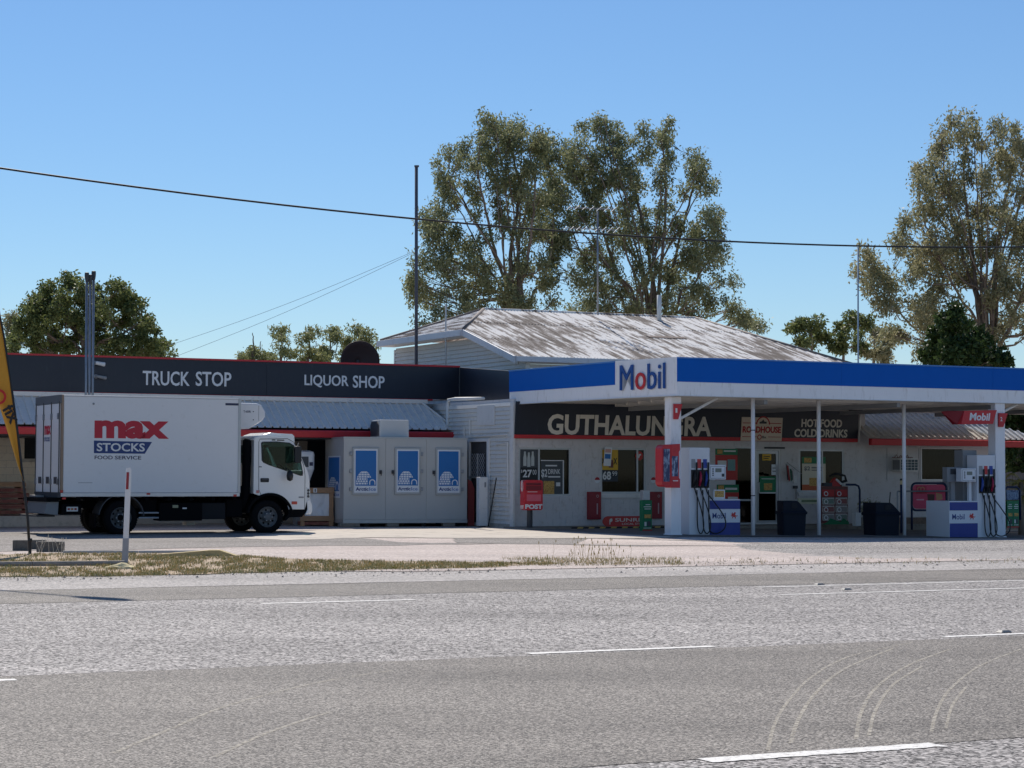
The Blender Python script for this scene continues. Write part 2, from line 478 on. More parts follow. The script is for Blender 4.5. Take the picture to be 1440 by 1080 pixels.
# forecourt sheet with a slight fall to the right
gx = np.linspace(-70, 90, 81); gy = np.concatenate([np.linspace(-1, 0, 2), np.linspace(0, 1, 60)[1:]])
mb = MB(); rows = []
for j in range(61):
    row = []
    for i in range(81):
        a = -70 + 170 * i / 80
        bb = 31.2 - 0.1 * min(12, max(-5, a - 2)) + (random.uniform(-.08, .08) if j == 0 else 0) if j == 0 else 31.6 + (j - 1) * 1.1
        if j == 0: bb = 29.0 if a > 12 else 31.1 - .12 * max(0, a - 2)
        p = RP(a, bb); row.append(V((p.x, p.y, 0.012 + gz(p.x, p.y))))
    rows.append(row)
for j in range(60):
    for i in range(80):
        mb.quad(rows[j][i], rows[j][i + 1], rows[j + 1][i + 1], rows[j + 1][i])
struct(mb.build('forecourt', M_fore))
def sheet(name, pts, z, mt):
    mb = MB(); q = [G(*p) for p in pts]; mb.add([V((p.x, p.y, z + gz(p.x, p.y))) for p in q], [tuple(range(len(q)))])
    return struct(mb.build(name, mt))
def wobble(pts, n=6, amp=.6, seed=3):
    r = random.Random(seed); out = []
    for i in range(len(pts)):
        (x0, y0), (x1, y1) = pts[i], pts[(i + 1) % len(pts)]
        for k in range(n):
            s = k / n; out.append((x0 + (x1 - x0) * s + r.uniform(-4, 4), y0 + (y1 - y0) * s + r.uniform(-amp, amp)))
    return out
sheet('bitumen_apron', wobble([(-140, 752), (300, 745), (520, 748), (500, 757), (560, 763), (700, 766), (420, 769), (60, 776), (-140, 780)]), .017, M_foredark)
sheet('bitumen_strip', wobble([(640, 757.5), (860, 757), (1000, 762), (1240, 764), (1240, 768), (900, 769), (640, 764)], amp=.4, seed=5), .017, M_foredark)
sheet('concrete_apron', wobble([(455, 746), (730, 742.5), (960, 757), (840, 758.3), (640, 757.5), (520, 757), (400, 761), (330, 758)], amp=.3), .022, M_apron)
# slab under the canopy and the shop's footpath are built with the shop

# ---- grass verge with kerbs
M_grass = mat('verge_grass', (136, 138, 78), .8, var=.3, scale=5, c2=(186, 166, 112), lo=.45, hi=.65)
M_drygrass = mat('dry_grass', (204, 182, 132), .85, var=.25, scale=4)
vp = [(-120, 784), (60, 779), (300, 778), (420, 788), (700, 791), (790, 793), (700, 798), (480, 803), (330, 807), (150, 811), (-120, 814)]
mb = MB(); q = [G(*p, .0) for p in wobble(vp, 4, .8)]; q = [V((p.x, p.y, .016)) for p in q]; mb.add(q, [tuple(range(len(q)))]); struct(mb.build('verge', M_dirt))
def inside(x, y, poly):
    c = False; j = len(poly) - 1
    for i in range(len(poly)):
        xi, yi = poly[i]; xj, yj = poly[j]
        if (yi > y) != (yj > y) and x < (xj - xi) * (y - yi) / (yj - yi) + xi: c = not c
        j = i
    return c
def blades(name, n, poly, h0, h1, wd, mats, z, label, thin=None):
    mb = MB(); r = random.Random(9); xs = [p[0] for p in poly]; ys = [p[1] for p in poly]; made = 0
    while made < n:
        x, y = r.uniform(min(xs), max(xs)), r.uniform(min(ys), max(ys))
        if not inside(x, y, poly): continue
        if thin and r.random() > thin(x, y): continue
        c = G(x, y, z); made += 1
        k = r.randint(2, 4); mb.k = 0 if r.random() < .6 else 1
        for _ in range(k):
            a = r.uniform(0, 6.28); h = r.uniform(h0, h1); d = V((math.cos(a), math.sin(a), 0)); o = c + V((r.uniform(-.05, .05), r.uniform(-.05, .05), 0))
            s = V((-d.y, d.x, 0)) * wd; tip = o + d * h * r.uniform(.3, .9) + V((0, 0, h))
            mid = (o + tip) / 2 + V((0, 0, h * .15))
            mb.add([o - s, o + s, mid + s * .7, mid - s * .7, tip], [(0, 1, 2, 3), (3, 2, 4)])
    o = mb.build(name, mats, fix=False); return tag(o, label, 'grass', kind='stuff')
from mathutils import noise as mnoise
fn = lambda x, y: min(1, max(.06, .45 + 1.3 * mnoise.noise(V((x * .035, y * .16, 3.1))) + .5 * mnoise.noise(V((x * .12, y * .5, 1.7))) + (x - 180) * .0007))
blades('grass', 9500, vp, .012, .055, .0055, [M_grass, M_drygrass], .016, 'patchy green and dry grass on the roadside verge', fn)
blades('dry_weeds', 900, [(700, 785), (1440, 786), (1440, 792), (760, 796)], .02, .07, .004, [M_drygrass, M_grass], .015, 'sparse dry weeds along the gravel edge', lambda x, y: 1 if x < 960 else .12)
# taller seed heads
mb = MB(); r = random.Random(4)
M_seed = mat('pale_seed_stalk', (214, 206, 190), .8)
def stalks(spots):
    mb = MB()
    for x, y, h in spots:
        c = G(x, y, .03); lean = V((r.uniform(-.08, .08), 0, h)); mb.tube([c, c + lean * .6, c + lean + V((r.uniform(-.05, .05), 0, 0))], [.004, .003, .002], 4)
        mb.lathe(c + lean, (0, 0, 1), [(-.02, .002), (0, .009), (.02, .008), (.035, .001)], 5)
    return mb
tag(stalks([(r.uniform(48, 92), r.uniform(776, 780), r.uniform(.14, .3)) for _ in range(12)]).build('seed_stalks', M_seed), 'thin pale seed stalks in front of the grey blocks', 'weeds', kind='stuff')
tag(stalks([(r.gauss(832, 28), r.uniform(789, 793), r.uniform(.12, .4)) for _ in range(46)]).build('dry_stalks', M_drygrass), 'clump of tall dry stalks at the gravel edge', 'weeds', kind='stuff')
# loose stones at the seal edge
mb = MB(); r = random.Random(8)
for _ in range(1100):
    x = r.uniform(-20, 1440); y = (r.gauss(812 - x * .0135, 2.6) if r.random() < .4 else r.gauss(793.5 - max(0, x - 900) * .008, 2.2) if x > 700 else r.gauss(812 - x * .0135, 3))
    c = G(x, y, .012); s = r.uniform(.005, .014) if r.random() < .88 else r.uniform(.015, .03)
    mb.add([c + V((s * r.uniform(.7, 1.2) * i, s * r.uniform(.7, 1.2) * j, s * .9 * k)) for i, j, k in ((1, 0, 0), (0, 1, 0), (-1, 0, 0), (0, -1, 0), (0, 0, 1))], [(0, 1, 4), (1, 2, 4), (2, 3, 4), (3, 0, 4)])
tag(mb.build('loose_stones', mat('stone_chips', (160, 146, 132), .85, var=.3, scale=20), fix=False), 'loose stones scattered along the road edge', 'stones', kind='stuff')
# kerbs
def kerb(px, z1, wd, mt, label, name='kerb'):
    mb = MB(); pts = [G(x, y) for x, y in px]
    for i in range(len(pts) - 1):
        d = (pts[i + 1] - pts[i]).normalized(); nv = V((-d.y, d.x, 0)); L_ = (pts[i + 1] - pts[i]).length
        fr = Fr(pts[i], d, V((0, 0, 1)), -nv)
        k = max(1, int(L_ / 1.2))
        for j in range(k):
            mb.loft([[fr.pt(a, b, c) for b, c in ((-.05, wd / 2), (z1 - .03, wd / 2), (z1, wd / 2 - .03), (z1, -wd / 2 + .02), (z1 - .02, -wd / 2), (-.05, -wd / 2))] for a in (L_ * j / k + .004, L_ * (j + 1) / k - .004)])
    return tag(mb.build(name, mt), label, 'kerb')
kerb([(-90, 798.5), (176, 796)], .085, .22, M_concd, 'grey concrete kerb along the road side of the grass verge')
kerb([(88, 779), (300, 778.5)], .06, .16, M_conc, 'pale concrete kerb between the grass verge and the forecourt')
# wedge-shaped ramp end
c = G(300, 783); fr = wallfr(c, R(4)); mb = MB(); mb.plate(fr, [(-.9, 0), (-.9, .05), (-.05, .12), (.12, .12), (.42, .02), (.42, 0)], (), -.2, .15)
tag(mb.build('kerb_ramp', mat('yellowed_concrete', (196, 176, 128), .9, var=.15, c2=(150, 138, 110), lo=.45, hi=.7)), 'low yellowish concrete wedge ending the grass verge', 'kerb ramp')
# rock by the guide post
bm = bmesh.new(); bmesh.ops.create_icosphere(bm, subdivisions=3, radius=1)
for v in bm.verts:
    n_ = v.co.normalized(); k = 1 + .22 * math.sin(n_.x * 5 + 1) * math.cos(n_.y * 4) + random.uniform(-.05, .05)
    v.co = V((n_.x * .26 * k, n_.y * .15 * k, max(-.02, n_.z * .09 * k)))
me = bpy.data.meshes.new('rock'); bm.to_mesh(me); bm.free(); me.materials.append(mat('yellow_rock', (222, 206, 160), .9, var=.15, scale=9, bump=.5))
o = bpy.data.objects.new('rock', me); col.objects.link(o); o.location = G(170, 801) ; tag(o, 'pale yellow lump of rock at the foot of the guide post', 'rock')
# two grey concrete blocks
def hollow(name, x0, x1, y1, hgt, dep, mt, label, rz=0.0, group=None):
    p0, p1 = G(x0, y1), G(x1, y1); L_ = (p1 - p0).length; fr = wallfr(p0, rz); mb = MB()
    mb.plate(fr, rrect(0, L_, 0.01, hgt, .012, 2), (), -dep, 0, .008)
    return tag(mb.build(name, mt), label, 'block', group)
M_blk = mat('grey_block', (112, 108, 100), .92, var=.14, scale=6, c2=(84, 80, 74), lo=.45, hi=.75, bump=.5, bscale=50)
hollow('concrete_block', 17.5, 39, 775.5, .21, .2, M_blk, 'single grey concrete block left of the flag pole', R(8), 'grey blocks on the verge')
hollow('concrete_block', 51, 89, 777, .2, .2, M_blk, 'long grey concrete block right of the flag pole', R(4), 'grey blocks on the verge')
hollow('concrete_block', 44, 64, 773.5, .19, .2, M_blk, 'grey concrete block behind the long one by the flag pole', R(8), 'grey blocks on the verge')

# ---- guide post
c = G(175.5, 794.5); fr = Fr(c, (1, 0, .03), (.03, 0, 1), (0, -1, 0))
e = thing('guide_post', 'white plastic roadside guide post with a red reflector strip', 'guide post', c)
hh = 3.53 * .98
_, hh = fr.hit(179, 658)
mb = MB(); mb.loft([[fr.pt(a * w_, b, cc) for a, cc in ((-.045, 0), (-.025, .018), (.025, .018), (.045, 0), (.025, -.012), (-.025, -.012))] for b, w_ in ((-.1, 1), (hh - .02, 1.0), (hh, .85))])
mb.build('post', mat('post_white', (226, 228, 232), .5, var=.05), e)
a0, a1, b0, b1 = fr.px(174, 664, 178.5, 688); mb = MB(); mb.box(fr, -.03, .012, b0, b1, .0185, .023); mb.build('reflector', mat('reflector_red', (150, 28, 44), .3), e)
mb = MB(); mb.box(fr, -.047, .047, -.05, fr.hit(175, 757)[1], -.02, .0215); mb.build('base_sleeve', mat('post_grey', (160, 164, 172), .6), e)

# ---- feather flag
c = G(42, 779.5); Yf = c.y
e = thing('feather_flag', 'tall yellow feather flag on a black curved pole at the roadside', 'flag', c)
pole = [P(x, y, Yf) for x, y in ((42, 781), (39, 730), (33, 680), (25, 610), (15, 535), (5, 470), (-7, 410), (-24, 350), (-48, 300), (-80, 268), (-110, 268))]
mb = MB(); mb.s = True; mb.tube(pole, [.026, .026, .024, .022, .02, .018, .016, .014, .012, .01, .008], 8); mb.build('pole', M_black, e)
mb = MB(); mb.lathe(c, (0, 0, 1), [(-.05, .03), (.22, .03), (.24, .04), (.28, .04), (.29, .028)], 10); mb.build('ground_spike', M_black, e)
fl_r = [(33, 676), (30, 655), (25, 612), (15, 537), (5, 472), (-7, 412), (-24, 352), (-48, 303), (-80, 271), (-108, 271)]
fl_l = [(33, 676), (25, 655), (12, 612), (-12, 537), (-34, 472), (-60, 412), (-85, 360), (-100, 325), (-110, 295), (-112, 275)]
mb = MB(); mb.s = True
ring = []
for i, (q0, q1) in enumerate(zip(fl_r, fl_l)):
    ring.append([P(q0[0] + (q1[0] - q0[0]) * k / 8, q0[1] + (q1[1] - q0[1]) * k / 8, Yf + .05 * math.sin(k * .7 + i * .5) * (k / 8)) for k in range(9)])
for i in range(len(ring) - 1):
    for k in range(8):
        mb.quad(ring[i][k], ring[i][k + 1], ring[i + 1][k + 1], ring[i + 1][k])
M_flag = mat('flag_yellow', (206, 164, 66), .7, var=.06)
b_ = M_flag.node_tree.nodes['Principled BSDF']; tl = nn(M_flag.node_tree, 'ShaderNodeBsdfTranslucent'); tl.inputs[0].default_value = rgb(206, 164, 66); mxs = nn(M_flag.node_tree, 'ShaderNodeMixShader'); mxs.inputs[0].default_value = .3
ou = M_flag.node_tree.nodes['Material Output']; M_flag.node_tree.links.new(b_.outputs[0], mxs.inputs[1]); M_flag.node_tree.links.new(tl.outputs[0], mxs.inputs[2]); M_flag.node_tree.links.new(mxs.outputs[0], ou.inputs[0])
o = mb.build('cloth', M_flag, e); sm_ = o.modifiers.new('s', 'SOLIDIFY'); sm_.thickness = .003
# printed word on the cloth, running down the flag
ax = (P(12, 588, Yf - .1) - P(2, 562, Yf - .1)).normalized(); upv = V((0, -1, 0)).cross(ax) * -1
fq = Fr(P(-4, 566, Yf - .1), ax, V((ax.z, 0, -ax.x)) * -1, (0, -1, 0))
k_ = F / Yf
lettering('fix', Fr(P(4, 574, Yf - .1), (.5, 0, -.866), (.866, 0, .5), (0, -1, 0)), 0, 26 / k_, -2 / k_, 16 / k_, 0, M_black, e, bold=.03, depth=.002)
mb = MB(); fq = Fr(P(-2, 558, Yf - .1), (.5, 0, -.866), (.866, 0, .5), (0, -1, 0))
mb.plate(fq, circ(0, 0, 11 / k_, 28), [circ(0, 0, 7.5 / k_, 28)], 0, .002); mb.plate(fq, [(4 / k_, -5 / k_), (7 / k_, -3 / k_), (13 / k_, -10 / k_), (10 / k_, -13 / k_)], (), .0025, .004)
mb.build('logo', mat('logo_red', (190, 40, 36), .6), e)

# ---- street lamp standing left of the frame; its shadow falls on the road
e = thing('street_lamp', 'tall steel street lamp left of the frame whose shadow falls on the road', 'street lamp', (-9.6, 36.4, 0))
mb = MB(); mb.s = True; mb.tube([(-9.6, 36.4, 0), (-9.6, 36.4, 5), (-9.6, 36.4, 9.6), (-9.4, 36.2, 9.95), (-7.55, 34.4, 10.1)], [.11, .09, .06, .05, .035], 10); mb.build('pole', M_steel, e)
lf = Fr((-7.1, 33.95, 10.08), (.707, -.707, 0), (.707, .707, 0), (0, 0, 1)); mb = MB(); mb.s = True
mb.loft([[lf.pt(x, w_ * math.cos(k * .5236), h_ * math.sin(k * .5236)) for k in range(12)] for x, w_, h_ in ((-.62, .04, .03), (-.4, .13, .06), (0, .2, .08), (.35, .17, .07), (.55, .06, .03))]); mb.build('lamp_head', M_grey, e)

# ================================================================ LEFT BUILDING (liquor shop)
p = P(0, 526, 55.5)
FP = wallfr((p.x, p.y))                       # parapet face
e = LB = thing('liquor_shop', 'long low shop with a charcoal parapet, blue-grey awning and red gutter', 'building', FP.pt(6, 0, 0))
aR = FP.hit(646, 540)[0]; aL = -26.0
zt, zb = 4.585, 3.635
def ribbed(fr, a0, a1, topfn, rib=.22, hgt=.05, run=(1, 0), mt=None, name='roof_sheet', parent=None, botfn=None, wave=False):
    """sheet metal with raised ribs; fr.u along the eave, fr.v up the slope, fr.n out of the sheet"""
    mb = MB(); us = []
    a = a0
    while a < a1:
        if wave:
            us += [(a + rib * k / 6, hgt * math.sin(k / 6 * 6.2832)) for k in range(6)]
        else:
            us += [(a, 0), (a + rib * .74, 0), (a + rib * .78, hgt), (a + rib * .94, hgt), (a + rib * .98, 0)]
        a += rib
    us = [(x, h) for x, h in us if x <= a1]
    lo = [fr.pt(x, botfn(x) if botfn else 0, h) for x, h in us]; hi = [fr.pt(x, topfn(x), h) for x, h in us]
    mb.add(lo + hi, [(i, i + 1, len(us) + i + 1, len(us) + i) for i in range(len(us) - 1)])
    o = mb.build(name, mt, parent, fix=False); s = o.modifiers.new('s', 'SOLIDIFY'); s.thickness = .004; s.offset = -1
    return o
# parapet boards, joined every few metres
edges = [aL, -15, -7.5, FP.hit(130, 530)[0], FP.hit(375, 530)[0], aR]
for i in range(5):
    mb = MB(); mb.box(FP, edges[i] + .003, edges[i + 1] - .003, zb, zt, -.1, 0); mb.build('parapet_board', M_navy, e)
mb = MB(); mb.box(FP, aL, aR, zt, zt + .05, -.13, .04); mb.build('parapet_cap', M_red, e)
mb = MB(); mb.box(FP, aL, FP.hit(608, 560)[0], zb - .04, zb, -.09, .03); mb.build('lower_trim', M_red, e)
for txt, x0, y0, x1, y1 in (('TRUCK', 200.5, 522, 266.5, 542.3), ('STOP', 275, 523, 325, 543.3), ('LIQUOR', 428, 527.5, 490, 545.2), ('SHOP', 496, 528.5, 540.5, 545.8)):
    a0, a1, b0, b1 = FP.px(x0, y0, x1, y1)
    lettering(txt, FP, a0, a1, b0, b1, .001, M_letter, e, 'letter', bold=.014, depth=.02, split=True)
# parapet return towards the canopy
D0 = FP.pt(aR, 0, 0); D1 = P(716, 545, 57.0)
mb = MB(); nrm = V((-.1, 0, 0))
b3 = [V((D0.x, D0.y, zb)), V((D1.x, D1.y, 3.36)), V((D1.x, D1.y, 4.27)), V((D0.x, D0.y, zt))]
ou_ = V((FP.u.x, FP.u.y, 0)) * .12
mb.add(b3 + [q + ou_ for q in b3], [(0, 1, 2, 3), (7, 6, 5, 4), (0, 4, 5, 1), (1, 5, 6, 2), (2, 6, 7, 3), (3, 7, 4, 0)])
mb.build('parapet_return', M_navy, e)
# soffit under the parapet, verandah wall and windows behind
FWL = FP.off(-2.6)
mb = MB(); mb.box(FP, aL, aR - .3, 3.42, 3.5, -8.0, -.12); mb.build('ceiling', M_grey, e)
mb = MB(); mb.box(FP, aL, aR - .4, 4.2, 4.28, -8.2, -.14); mb.build('flat_roof', M_steel, e)
wx = FWL.px(34.5, 612, 62, 645)
wh = [(wx[0], wx[2]), (wx[1], wx[2]), (wx[1], wx[3]), (wx[0], wx[3])]
mb = MB(); mb.plate(FWL, [(aL, 0), (aR - .4, 0), (aR - .4, 3.42), (aL, 3.42)], [wh], -.2, -.012); mb.build('wall', M_mortar, e)
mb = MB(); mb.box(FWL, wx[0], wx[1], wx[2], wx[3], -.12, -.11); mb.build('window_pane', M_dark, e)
mb = MB(); mb.box(FWL, wx[0] - .06, wx[1] + .06, wx[2] - .1, wx[2] - .005, -.05, .05); mb.build('window_sill', M_conc, e)
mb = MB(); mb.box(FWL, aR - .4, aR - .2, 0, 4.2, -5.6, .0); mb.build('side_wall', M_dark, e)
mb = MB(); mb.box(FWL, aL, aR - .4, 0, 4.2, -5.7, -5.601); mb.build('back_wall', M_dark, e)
mb = MB(); mb.box(FWL, FWL.hit(432, 680)[0], aR - .42, 0, 3.4, -.011, .02); mb.build('verandah_shade_panel', mat('verandah_shade_navy', (22, 30, 44), .7), e)  # flat dark panel on the wall paints in the deep verandah shade
UNIT = {}
def unit_block(mt):
    if mt.name not in UNIT:
        bm = bmesh.new(); bmesh.ops.create_cube(bm, size=1.0)
        bmesh.ops.bevel(bm, geom=list(bm.edges), offset=.02, segments=1, affect='EDGES')
        me = bpy.data.meshes.new('block'); bm.to_mesh(me); bm.free(); me.materials.append(mt); UNIT[mt.name] = me
    return UNIT[mt.name]
def blockwall(fr, a0, a1, b0, b1, holes, bw, bh, mt, parent, th=.09, gap=.008, name='block', jit=.0015):
    """courses of blocks as parts, cut round the openings"""
    me = unit_block(mt); rot = Matrix((fr.u, fr.n * -1, fr.v)).transposed(); root = parent
    r = random.Random(3); row = 0; z = b0
    while z < b1 - .03:
        z2 = min(z + bh, b1); x = a0 - (bw / 2 if row % 2 else 0)
        while x < a1:
            x0, x1 = max(x, a0), min(x + bw, a1)
            segs = [(x0, x1, z, z2)]
            for h0, h1, v0, v1 in holes:
                ns = []
                for s0, s1, t0, t1 in segs:
                    if h1 <= s0 or h0 >= s1 or v1 <= t0 or v0 >= t1: ns.append((s0, s1, t0, t1)); continue
                    if s0 < h0: ns.append((s0, h0, t0, t1))
                    if s1 > h1: ns.append((h1, s1, t0, t1))
                    m0, m1 = max(s0, h0), min(s1, h1)
                    if t0 < v0: ns.append((m0, m1, t0, v0))
                    if t1 > v1: ns.append((m0, m1, v1, t1))
                segs = ns
            for s0, s1, t0, t1 in segs:
                if s1 - s0 < .03 or t1 - t0 < .02: continue
                o = bpy.data.objects.new(name, me); col.objects.link(o); o.parent = parent
                c = fr.pt((s0 + s1) / 2, (t0 + t1) / 2, -th / 2 + r.uniform(-jit, jit))
                o.matrix_local = Matrix.Translation(c - root.location) @ rot.to_4x4() @ Matrix.Diagonal((s1 - s0 - gap, th, t1 - t0 - gap, 1))
            x += bw
        z = z2; row += 1
blockwall(FWL, -2.4, FWL.hit(80, 680)[0], 0, 2.9, [wx[:2] + wx[2:]], .4, .2, M_cream, e, th=.022)
# awning
run, e_z, t_z = 1.25, 2.72, 3.56
sv = (FP.n * run + V((0, 0, e_z - t_z))); slen = sv.length
FAw = Fr(FP.pt(0, e_z, run), FP.u, -sv.normalized(), FP.u.cross(-sv.normalized()))
aE = FP.hit(641, 606, run)[0]; aT = aE - .6
ribbed(FAw, aL, aE, lambda x: slen if x < aT else slen * max(.02, (aE - x) / (aE - aT)), mt=M_awn, parent=e, name='awning_roof')
mb = MB(); mb.box(FP, aL, aT + .2, 3.5, 3.615, -.02, .16); mb.build('awning_flashing', M_awn, e)
hipA, hipB = FAw.pt(aE, 0, .03), FAw.pt(aT, slen, .03)
mb = MB(); mb.tube([hipA, hipB], .035, 6); mb.build('hip_cap', M_awn, e)
mb = MB(); mb.plate(Fr(FP.pt(0, 0, 0), FP.n, FP.v, FP.u), [(run - .02, 2.46), (run + .12, 2.46), (run + .15, 2.64), (run + .12, 2.66), (run - .02, 2.66)], (), aL, aE + .05); mb.build('gutter', M_red, e, bevel=.01)
mb = MB(); mb.box(FP, aL, aE - .1, 2.42, 2.46, -2.5, run - .05); mb.build('awning_soffit', M_darkgrey, e)
# downpipe, posts, lamps
pp = [P(716, 560, 58.5), P(640, 561, 60.0), P(630.5, 562.5, 60.2), P(629.5, 570, 60.2), P(629.5, 597, 60.2), P(626, 600.5, 60.1), P(608, 601, 59.9)]
mb = MB(); mb.s = True; mb.tube(pp, .05, 8); mb.build('downpipe', M_white, e)
mb = MB(); mb.tube([P(641, 566, 60.5), P(641, 607, 60.5)], .03, 6); mb.build('vent_pipe', M_white, e)
for x, y, s, lb in ((135, 510.5, 1, 'white security camera on the charcoal parapet beside the vent pipes'), (137, 529.5, .8, 'grey security camera lower on the charcoal parapet beside the vent pipes')):
    a, b = FP.hit(x, y); ec = thing('security_camera', lb, 'camera', FP.pt(a, b, .1), group='parapet cameras')
    mb = MB(); mb.lathe(FP.pt(a - .05, b, .02), FP.n, [(0, .06), (.03, .06), (.05, .03), (.14, .025)], 12); mb.build('bracket', M_grey, ec)
    mb = MB(); mb.s = False; d = (FP.u * .9 + V((0, 0, -.15))).normalized(); mb.lathe(FP.pt(a - .05, b, .14), d, [(0, .035), (.02, .05 * s), (.2, .055 * s), (.24, .06 * s), (.26, .05 * s)], 12); mb.build('housing', M_white if s == 1 else M_grey, ec)

# three vent pipes in front of the parapet
for i, (x, yt, lb) in enumerate(((122.2, 383.5, 'leftmost of the three tall steel vent pipes with cowl tops'), (127, 386.5, 'middle and shortest of the three tall steel vent pipes'), (131.8, 381.5, 'rightmost of the three tall steel vent pipes'))):
    Yp = 55.0 + .1 * i; bot = P(x - 1, 560, Yp); top = P(x, yt, Yp); bot = V((bot.x, bot.y, 0))
    ev = thing('vent_pipe', lb, 'vent pipe', bot, group='fuel vent pipes')
    mb = MB(); mb.s = True; mb.tube([bot, V((top.x, top.y, top.z - .1))], .031, 10); mb.build('pipe', M_steel, ev)
    mb = MB(); mb.lathe((top.x, top.y, top.z - .24), (0, 0, 1), [(0, .035), (.04, .045), (.1, .055), (.18, .06), (.24, .056), (.25, .03)], 12); mb.build('cowl', M_darkgrey, ev)

# big mesh dish behind the parapet
c = P(503, 506, 66); ed = thing('satellite_dish', 'large dark brown dish showing above the charcoal parapet', 'dish', V((c.x, c.y, 4.25)))
fd = wallfr((c.x, c.y), R(20)); fd.O = V((c.x, c.y, c.z - .05)); M_dish = mat('dark_brown_mesh', (66, 48, 46), .7, var=.1)
mb = MB(); mb.s = True; rr = .64
mb.loft([[fd.pt(rr * s * math.cos(k * .2618), rr * s * math.sin(k * .2618), .28 * s * s) for k in range(24)] for s in (.02, .3, .6, .85, 1.0)], cap=False); o = mb.build('reflector', M_dish, ed); sm_ = o.modifiers.new('s', 'SOLIDIFY'); sm_.thickness = .02
mb = MB(); mb.box(fd, .02, .42, -.7, .1, -.5, .0); mb.build('backing_box', M_dish, ed)
mb = MB(); mb.tube([V((c.x, c.y, 4.25)), V((c.x, c.y, c.z))], .06, 8); mb.build('mast', M_darkgrey, ed)

# ================================================================ COLD ROOM (ice store)
Yi = 57.1; p0 = P(483, 700, Yi); FI = wallfr((p0.x, p0.y), R(19))
a1 = FI.hit(657, 680)[0]; zb_, zt_ = FI.hit(570, 735.5)[1], FI.hit(570, 615.5)[1]; dep = 2.1
e = thing('ice_cold_room', 'grey walk-in ice cold room with four blue igloo posters', 'cold room', FI.pt(a1 / 2, 0, -1))
M_panel = mat('cool_room_panel', (190, 190, 186), .4, var=.03, c2=(168, 166, 160), lo=.55, hi=.9, streak=(1, 1, .3))
mb = MB(); s3 = [0, a1 * .335, a1 * .665, a1]
for i in range(3):
    mb = MB(); mb.box(FI, s3[i] + .002, s3[i + 1] - .002, zb_ + .1, zt_, -dep, 0); mb.build('wall_panel', M_panel, e, bevel=.006)
mb = MB(); mb.box(FI, -.008, a1 + .008, zb_, zb_ + .098, -dep, .008); mb.build('base_channel', mat('panel_trim', (176, 178, 178), .4, metal=.3), e)
mb = MB(); mb.box(FI, -.012, a1 + .012, zt_ - .04, zt_ + .012, -dep - .01, .012); mb.build('top_trim', mat('panel_trim', (176, 178, 178), .4), e)
M_posterb = mat('poster_blue', (8, 108, 180), .4, var=.04); M_posterw = mat('poster_white', (228, 232, 236), .4, var=.03); M_inkb = mat('ink_blue', (30, 60, 120), .5)
def igloo(fr, a0, a1, b0, b1, c, parent):
    """blue poster: igloo of white blocks with an arched entrance over a white strip with the maker's name"""
    w_, h_ = a1 - a0, b1 - b0
    mb = MB(); mb.box(fr, a0, a1, b0, b1, c, c + .006); ps = mb.build('poster', M_posterw, parent)
    mb = MB(); mb.box(fr, a0 + .05 * w_, a1 - .05 * w_, b0 + .16 * h_, b1 - .035 * h_, c + .0065, c + .008); mb.build('poster_field', M_posterb, ps)
    bx, by, rx, ry = a0 + .42 * w_, b0 + .185 * h_, .35 * w_, .31 * h_
    mb = MB(); rows = 6
    for i in range(rows):
        y0, y1 = i / rows + .018, (i + 1) / rows - .018
        x_at = lambda y: math.sqrt(max(0, 1 - (y * .98) ** 2)) ** .9
        n = max(1, int(round(6 * x_at((y0 + y1) / 2))))
        for k in range(n):
            t0, t1 = -1 + 2 * k / n + .035, -1 + 2 * (k + 1) / n - .035
            if i % 2: t0, t1 = max(-1, t0 - 1 / n), t1 - 1 / n
            if i % 2 and k == n - 1: mb.add([fr.pt(bx + rx * (t1 + .07) * x_at(y0), by + ry * y0, c + .009), fr.pt(bx + rx * x_at(y0), by + ry * y0, c + .009), fr.pt(bx + rx * x_at(y1), by + ry * y1, c + .009), fr.pt(bx + rx * (t1 + .07) * x_at(y1), by + ry * y1, c + .009)], [(0, 1, 2, 3)]) if i > 2 else None
            if i < 3 and t1 > .45: t1 = min(t1, .45)
            if t1 <= t0: continue
            mb.add([fr.pt(bx + rx * t0 * x_at(y0), by + ry * y0, c + .009), fr.pt(bx + rx * t1 * x_at(y0), by + ry * y0, c + .009), fr.pt(bx + rx * t1 * x_at(y1), by + ry * y1, c + .009), fr.pt(bx + rx * t0 * x_at(y1), by + ry * y1, c + .009)], [(0, 1, 2, 3)])
    ax_, r1 = a0 + .78 * w_, .135 * w_
    arc = circ(ax_, by + .05 * h_, r1, 12, 0, 180); arc2 = circ(ax_, by + .05 * h_, r1 * .68, 12, 0, 180)[::-1]
    out = [(ax_ + r1, by)] + arc + [(ax_ - r1, by), (ax_ - r1 * .68, by)] + arc2 + [(ax_ + r1 * .68, by)]
    mb.plate(fr, out, (), c + .0085, c + .0105)
    mb.build('igloo_print', M_posterw, ps)
    lettering('Arctic', fr, a0 + .06 * w_, a0 + .62 * w_, b0 + .045 * h_, b0 + .125 * h_, c + .0065, M_inkb, ps, bold=.035, depth=.002)
    lettering('Ice', fr, a0 + .65 * w_, a0 + .94 * w_, b0 + .045 * h_, b0 + .125 * h_, c + .0065, mat('ink_pale', (110, 140, 190), .5), ps, bold=.02, depth=.002)
